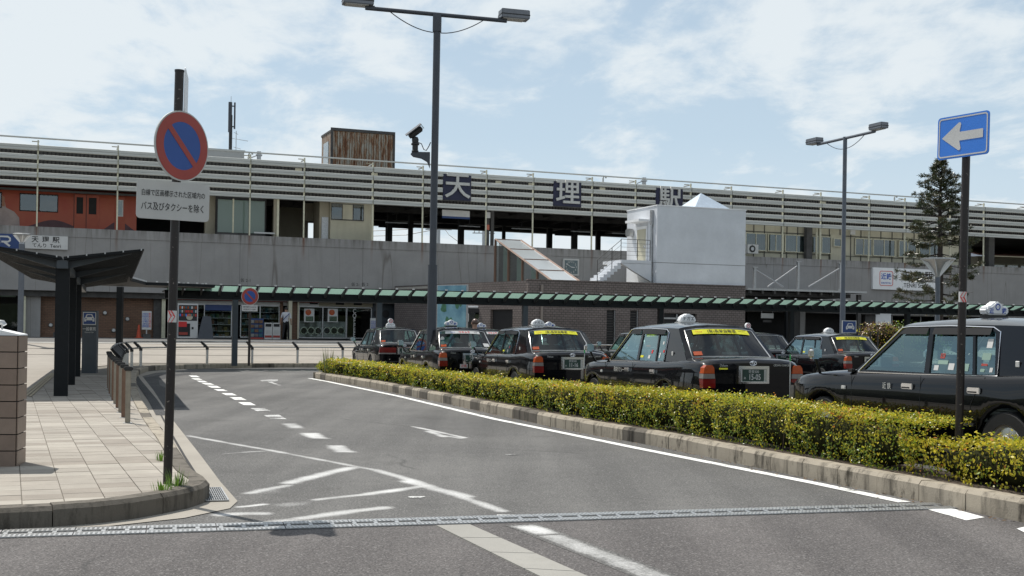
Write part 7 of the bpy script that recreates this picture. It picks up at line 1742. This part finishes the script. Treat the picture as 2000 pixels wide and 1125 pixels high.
# ================================================================== HEDGES AND PLANTS
def leafmat(name, col, trans=.35):
    m, nt, N, L, b = new_mat(name); b.inputs['Roughness'].default_value = .36; b.inputs['Specular IOR Level'].default_value = .55
    oi = N.new('ShaderNodeNewGeometry'); rp = N.new('ShaderNodeMapRange'); L.new(oi.outputs['Random Per Island'], rp.inputs[0]); rp.inputs[3].default_value = .6; rp.inputs[4].default_value = 1.35
    mx = N.new('ShaderNodeMixRGB'); mx.blend_type = 'MULTIPLY'; mx.inputs[0].default_value = 1; mx.inputs[1].default_value = (*col, 1); L.new(rp.outputs[0], mx.inputs[2]); L.new(mx.outputs[0], b.inputs['Base Color'])
    tl = N.new('ShaderNodeBsdfTranslucent'); L.new(mx.outputs[0], tl.inputs[0]); ms = N.new('ShaderNodeMixShader'); ms.inputs[0].default_value = trans
    out = [q for q in N if q.type == 'OUTPUT_MATERIAL'][0]; L.new(b.outputs[0], ms.inputs[1]); L.new(tl.outputs[0], ms.inputs[2]); L.new(ms.outputs[0], out.inputs[0]); return m
LM = [leafmat('leaf_green', (.22, .31, .025), .45), leafmat('leaf_olive', (.42, .40, .03), .5), leafmat('leaf_yellow', (.62, .52, .04), .5), leafmat('leaf_orange', (.62, .25, .05), .5), leafmat('leaf_dark', (.08, .14, .02), .3)]
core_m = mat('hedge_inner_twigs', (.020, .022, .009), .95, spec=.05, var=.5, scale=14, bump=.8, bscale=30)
rh = random.Random(11)
def leaf(vs, fs, mi, c, nrm, size, m):
    d = Vector((rh.uniform(-1, 1), rh.uniform(-1, 1), rh.uniform(-.3, 1.2))); d = (d - nrm * d.dot(nrm) * .6).normalized(); n_ = (nrm + Vector((rh.uniform(-.7, .7), rh.uniform(-.7, .7), rh.uniform(-.5, .9)))).normalized()
    s_ = d.cross(n_)
    if s_.length < .1: return
    s_.normalize(); w = size * .30; o = len(vs); L_ = d * size
    vs += [tuple(c), tuple(c + L_ * .5 + s_ * w), tuple(c + L_ + n_ * size * .05), tuple(c + L_ * .5 - s_ * w)]; fs.append((o, o + 1, o + 2, o + 3)); mi.append(m)
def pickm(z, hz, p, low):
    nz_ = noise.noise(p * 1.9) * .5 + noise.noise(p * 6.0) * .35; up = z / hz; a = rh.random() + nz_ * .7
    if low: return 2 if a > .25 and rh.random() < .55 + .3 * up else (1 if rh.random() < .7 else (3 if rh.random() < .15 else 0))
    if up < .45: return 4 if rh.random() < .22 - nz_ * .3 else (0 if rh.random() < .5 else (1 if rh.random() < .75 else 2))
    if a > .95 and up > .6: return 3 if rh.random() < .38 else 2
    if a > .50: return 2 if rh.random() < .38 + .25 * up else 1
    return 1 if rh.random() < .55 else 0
def hedge(name, label, d0, d1, hfun, dens, low=False, sizef=1.0):
    p0 = rk.at(d0)[0]; t = thing(name, label, 'hedge', (p0.x, p0.y, .17)); vs, fs, mi = [], [], []; W_ = .56; base = Vector(t.location)
    d = d0; step = .06; cv, cf = [], []; ring = 0
    nst = int((d1 - d0) / .18)
    for i in range(nst + 1):
        dd = d0 + (d1 - d0) * i / nst; p, tg, nn = rk.at(dd); c = p + nn * (.24 + W_ / 2); hz = hfun(dd); e = max(.05, min(1, (min(dd - d0, d1 - dd) - .15) / .5))
        for k in range(8): q = 2 * math.pi * (k + .5) / 8; j = 1 + .12 * noise.noise(Vector((dd * 2, k * 3.1, 0))); r_ = W_ * .25 * j; cv.append(tuple(c + nn * max(-r_, min(r_, r_ * 1.4 * math.cos(q))) * e + Vector((0, 0, .17 + hz * .42 + hz * .34 * j * e * max(-1, min(1, 1.25 * math.sin(q))))) - base))
    for i in range(nst):
        for k in range(8): a = i * 8 + k; b_ = i * 8 + (k + 1) % 8; cf.append((a, b_, b_ + 8, a + 8))
    cf += [tuple(range(8)), tuple(range(nst * 8, nst * 8 + 8))]
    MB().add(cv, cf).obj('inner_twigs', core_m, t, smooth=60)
    while d < d1:
        p, tg, nn = rk.at(d); dist = p.length; hz = hfun(d); size = (.034 + max(0, dist - 14) * .0016) * sizef; per = (2 * hz + W_) * step; cnt = int(per * dens / (size * size) * 1.9)
        c = p + nn * (.24 + W_ / 2)
        gap_ = max(0, math.cos(2 * math.pi * (d / .95 + .35 * noise.noise(Vector((d * .7, 3, 1)))))) ** 6; bump_ = .07 * noise.noise(Vector((d * 2.2, 0, 0))) + .05 * noise.noise(Vector((d * 6, 5, 0))) - .06 * gap_
        for _ in range(cnt):
            u_ = rh.random(); tot = hz * 1.0 + W_ + hz * .12; s_ = rh.random() * tot; dp_ = abs(rh.gauss(0, .05)); jj = rh.uniform(0, step)
            if s_ < hz:       # road side
                z = s_; lat = -W_ / 2 + dp_ - .03 * math.sin(math.pi * z / hz) - .075 * noise.noise(Vector((d * 3.5, z * 4, 2))) * 1.5 + .07 * gap_ + (.03 if z < .15 else 0); nr = -nn
                if z > hz - .08: lat += (z - hz + .08) * .6
            elif s_ < hz + W_: z = hz - dp_ * .9 + bump_ + .03 * noise.noise(Vector((d * 7, s_ * 9, 7))); lat = -W_ / 2 + (s_ - hz); nr = Vector((0, 0, 1))
            else: z = hz - (s_ - hz - W_); lat = W_ / 2 - dp_; nr = nn
            pos = c + nn * lat + tg * jj + Vector((0, 0, .17 + max(.02, z)))
            if z < hz * .75 and nr.z < .5 and noise.noise(pos * 3.1) > .22 and rh.random() < .7: continue
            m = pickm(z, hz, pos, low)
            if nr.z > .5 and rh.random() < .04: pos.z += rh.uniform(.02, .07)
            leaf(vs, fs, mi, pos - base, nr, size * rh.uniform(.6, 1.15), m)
        d += step
    me = bpy.data.meshes.new('foliage'); me.from_pydata(vs, [], fs)
    for q in LM: me.materials.append(q)
    me.polygons.foreach_set('material_index', mi); o = link('foliage', me, t); o['kind'] = 'stuff'
    mb = MB()
    for k in range(int((d1 - d0) / .25)):
        dd = d0 + rh.random() * (d1 - d0); p, tg, nn = rk.at(dd); c = p + nn * (.24 + W_ * rh.uniform(.15, .85)) - base; mb.tube([c + Vector((0, 0, .15)), c + Vector((rh.uniform(-.05, .05), rh.uniform(-.05, .05), .17 + hfun(dd) * .7))], .006, 4)
    o = mb.obj('stems', mat('hedge_stem', (.07, .05, .035), .9), t); o['kind'] = 'stuff'
    return t
# where along the kerb the tall hedge ends and the low one starts
def along(px, py):
    g_ = gp(px, py); return min((i / 20 for i in range(int(rk.len * 20))), key=lambda d: (rk.at(d)[0] - g_).length)
dlow = along(1760, 972)
def htall(d):
    return interp(d, [(2, .44), (9, .42), (16, .42), (22, .53), (26, .57), (30, .55)])
hedge('clipped_hedge', 'long clipped hedge with green and yellow leaves between the road and the taxis', 2.2, dlow - .05, htall, 1.05)
hedge('low_hedge', 'lower loose yellow leaved hedge at the right end around the one way sign', dlow - .45, min(rk.len - .5, dlow + 6.0), lambda d: .40 + .05 * math.sin(d * 3), 1.0, True, 1.18)
# fallen leaves and grit along the kerb
fl = thing('fallen_leaves', 'scattered dry leaves and grit lying along the foot of the hedge kerb', 'leaves', (0, 0, 0)); vs, fs, mi = [], [], []
for _ in range(900):
    p, tg, nn = rk.at(rh.uniform(3, rk.len - 1)); c = p - nn * abs(rh.gauss(0, .10)) + Vector((0, 0, .008)); a = rh.uniform(0, 6.28); L_ = rh.uniform(.008, .026); d_ = Vector((math.cos(a), math.sin(a), .1)) * L_; s_ = Vector((-math.sin(a), math.cos(a), .25)) * L_ * .45; o = len(vs); vs += [tuple(c - d_), tuple(c + s_), tuple(c + d_), tuple(c - s_)]; fs.append((o, o + 1, o + 2, o + 3))
me = bpy.data.meshes.new('fallen_leaves'); me.from_pydata(vs, [], fs); me.materials.append(mat('dry_leaf', (.13, .085, .045), .9, var=.5, scale=20, world_pos=True)); o = link('leaf_litter', me, fl); o['kind'] = 'stuff'
# ragged shrub at the far end
def tuft(name, label, cat, pos, n, hmin, hmax, spread, m, w=.006, group=None, curve=.3):
    t = thing(name, label, cat, pos, group=group); mb = MB()
    for _ in range(n):
        a = rh.uniform(0, 2 * math.pi); r_ = rh.uniform(0, spread); h_ = rh.uniform(hmin, hmax); b_ = Vector((r_ * math.cos(a), r_ * math.sin(a), 0)); tip = b_ + Vector((math.cos(a) * h_ * curve, math.sin(a) * h_ * curve, h_)); md = b_ * .5 + tip * .5 + Vector((0, 0, h_ * .12)); sd_ = Vector((-math.sin(a), math.cos(a), 0)) * w
        mb.add([b_ - sd_, b_ + sd_, md + sd_, md - sd_, tip], [(0, 1, 2, 3), (3, 2, 4)])
    o = mb.obj('blades', m, t); o['kind'] = 'stuff'; return t
grass = leafmat('grass_blade', (.13, .24, .03))
g0 = gp(330, 950, .16); tuft('weed_tuft', 'tuft of green grass at the foot of the left sign pole', 'weeds', g0 + Vector((.06, .03, 0)), 70, .04, .17, .09, grass, .003)
tuft('weed_tuft', 'small grass clump left of the sign pole base on the paving', 'weeds', gp(318, 957, .16), 50, .03, .09, .09, grass, .004)
tuft('weed_tuft', 'grass tuft growing in the kerb joint behind the sign pole', 'weeds', gp(314, 900, .16), 40, .04, .11, .05, grass, .003)
p, tg, nn = rk.at(2.2); tuft('weed_stalks', 'thin tall weeds sticking up at the far end of the hedge', 'weeds', p + nn * .3 + Vector((0, 0, .17)), 40, .35, .85, .22, leafmat('weed_pale', (.20, .22, .09)), .012, curve=.12)
tuft('weed_stalks', 'dry thin stalks standing in the gap behind the low hedge', 'weeds', rk.at(dlow + .5)[0] + rk.at(dlow + .5)[2] * .75 + Vector((0, 0, .17)), 16, .3, .55, .3, leafmat('weed_dry', (.28, .17, .09)), .006, curve=.12)
b = st(770, 455, 10); tuft('platform_weeds', 'tall weeds growing on the platform seen through the gap', 'weeds', stw(b[0], 15.2, 6.4), 60, .5, 1.5, .5, leafmat('weed_far', (.12, .17, .06)), .03, curve=.2)
# small ragged shrubs at the far tip of the island
def bush(name, label, pos, r_, h_, n, cols, size=.05, group=None):
    t = thing(name, label, 'shrub', pos, group=group); vs, fs, mi = [], [], []
    for _ in range(n):
        v = Vector((rh.gauss(0, 1), rh.gauss(0, 1), rh.gauss(0, 1))).normalized(); rr_ = rh.uniform(.7, 1.0) * (1 + .25 * noise.noise(v * 2 + Vector(pos))); c = Vector((v.x * r_ * rr_, v.y * r_ * rr_, h_ * .5 + v.z * h_ * .5 * rr_)); leaf(vs, fs, mi, c, v, size * rh.uniform(.6, 1.2), rh.choice(cols))
    me = bpy.data.meshes.new('foliage'); me.from_pydata(vs, [], fs)
    for q in LM: me.materials.append(q)
    me.polygons.foreach_set('material_index', mi); o = link('foliage', me, t); o['kind'] = 'stuff'
    MB().lathe([(r_ * .3, .0), (r_ * .7, h_ * .3), (r_ * .7, h_ * .65), (r_ * .2, h_ * .88)], 8).obj('inner_twigs', core_m, t); return t
p, tg, nn = rk.at(1.7); bush('shrub', 'small low shrub at the far tip of the hedge island', p + nn * .45 + Vector((0, 0, .15)), .42, .42, 1400, [0, 0, 1, 2], .05)
LM.append(leafmat('leaf_russet', (.22, .11, .05), .2)); q = dp(1722, 668, 57); bush('shrub', 'russet shrub in front of the white wall beside the hoop barrier', (q.x, q.y, .3), 1.3, 2.0, 2600, [5, 5, 1], .09)
q = dp(1775, 668, 59); bush('shrub', 'dark green shrub below the conifer', (q.x, q.y, .3), 2.2, 2.0, 3200, [4, 4, 0], .10)
# ---- conifer
q = dp(1834, 600, 64); zt = dp(1838, 312, 64).z
t = thing('conifer_tree', 'tall ragged dark conifer standing behind the canopy at the right', 'tree', (q.x, q.y, .3)); HT = zt - .3
MB().tube([(0, 0, 0), (.05, 0, HT * .4), (0, 0, HT * .75), (.08, 0, HT)], .2, 10, rs=[.22, .16, .09, .02]).obj('trunk', mat('conifer_bark', (.045, .035, .03), .9, var=.4, scale=8, bump=.6), t, smooth=60)
NM = [leafmat('needle_dark', (.028, .045, .016), .15), leafmat('needle_olive', (.065, .072, .025), .15), leafmat('needle_brown', (.085, .07, .03), .15)]
bv = MB(); vs, fs, mi = [], [], []
z = 2.6; rt_ = random.Random(5)
def blen(z): f = z / HT; return interp(f, [(0, 2.3), (.3, 2.7), (.5, 2.35), (.62, 2.0), (.72, 1.55), (.82, 1.35), (.9, 1.0), (.96, .5), (1, .12)])
while z < HT - .1:
    nb = rt_.choice([3, 4, 5]) if z < HT * .55 else 6; a0 = rt_.uniform(0, 6.28)
    for k in range(nb):
        a = a0 + 2 * math.pi * k / nb + rt_.uniform(-.3, .3); L_ = blen(z) * rt_.uniform(.5, 1.05)
        dr = Vector((math.cos(a), math.sin(a), 0)); z_ = z + rt_.uniform(-.1, .1); sag = rt_.uniform(.02, .16) if z < HT * .7 else -.25
        def bp_(u_): return Vector((0, 0, z_)) + dr * (L_ * u_) + Vector((0, 0, -sag * L_ * math.sin(u_ * 2.4) + .12 * L_ * u_ * u_))
        bv.tube([bp_(0), bp_(.5), bp_(1)], .02, 4, rs=[.035, .02, .008])
        sd_ = Vector((-dr.y, dr.x, 0)); nt_ = max(4, int(L_ * 7))
        for j in range(nt_):
            u_ = rt_.uniform(.25, 1.0) ** .7; sp_ = (1.05 - u_) * .40 * L_ * .5 + .06
            for s in (-1, 1):
                c = bp_(u_) + sd_ * s * rt_.uniform(0, sp_) + Vector((0, 0, rt_.uniform(-.08, .08))); mcol = rt_.choice([0, 0, 1, 1, 2])
                for _ in range(11):
                    d_ = (dr * rt_.uniform(-.2, 1) + sd_ * s * rt_.uniform(-.3, 1) + Vector((0, 0, rt_.uniform(-.5, .75)))).normalized(); ln = rt_.uniform(.07, .20); sv = d_.cross(Vector((rt_.uniform(-1, 1), rt_.uniform(-1, 1), rt_.uniform(-1, 1)))).normalized() * .016; cc = c + Vector((rt_.uniform(-.09, .09), rt_.uniform(-.09, .09), rt_.uniform(-.05, .05))); o = len(vs)
                    vs += [tuple(cc - sv), tuple(cc + sv), tuple(cc + d_ * ln + sv * .4), tuple(cc + d_ * ln - sv * .4)]; fs.append((o, o + 1, o + 2, o + 3)); mi.append(mcol)
    z += rt_.uniform(.38, .62) if z < HT * .55 else .27
bo = bv.obj('limbs', M['brown'], t); bo['kind'] = 'stuff'
me = bpy.data.meshes.new('crown'); me.from_pydata(vs, [], fs)
for q_ in NM: me.materials.append(q_)
me.polygons.foreach_set('material_index', mi); o = link('crown', me, t); o['kind'] = 'stuff'
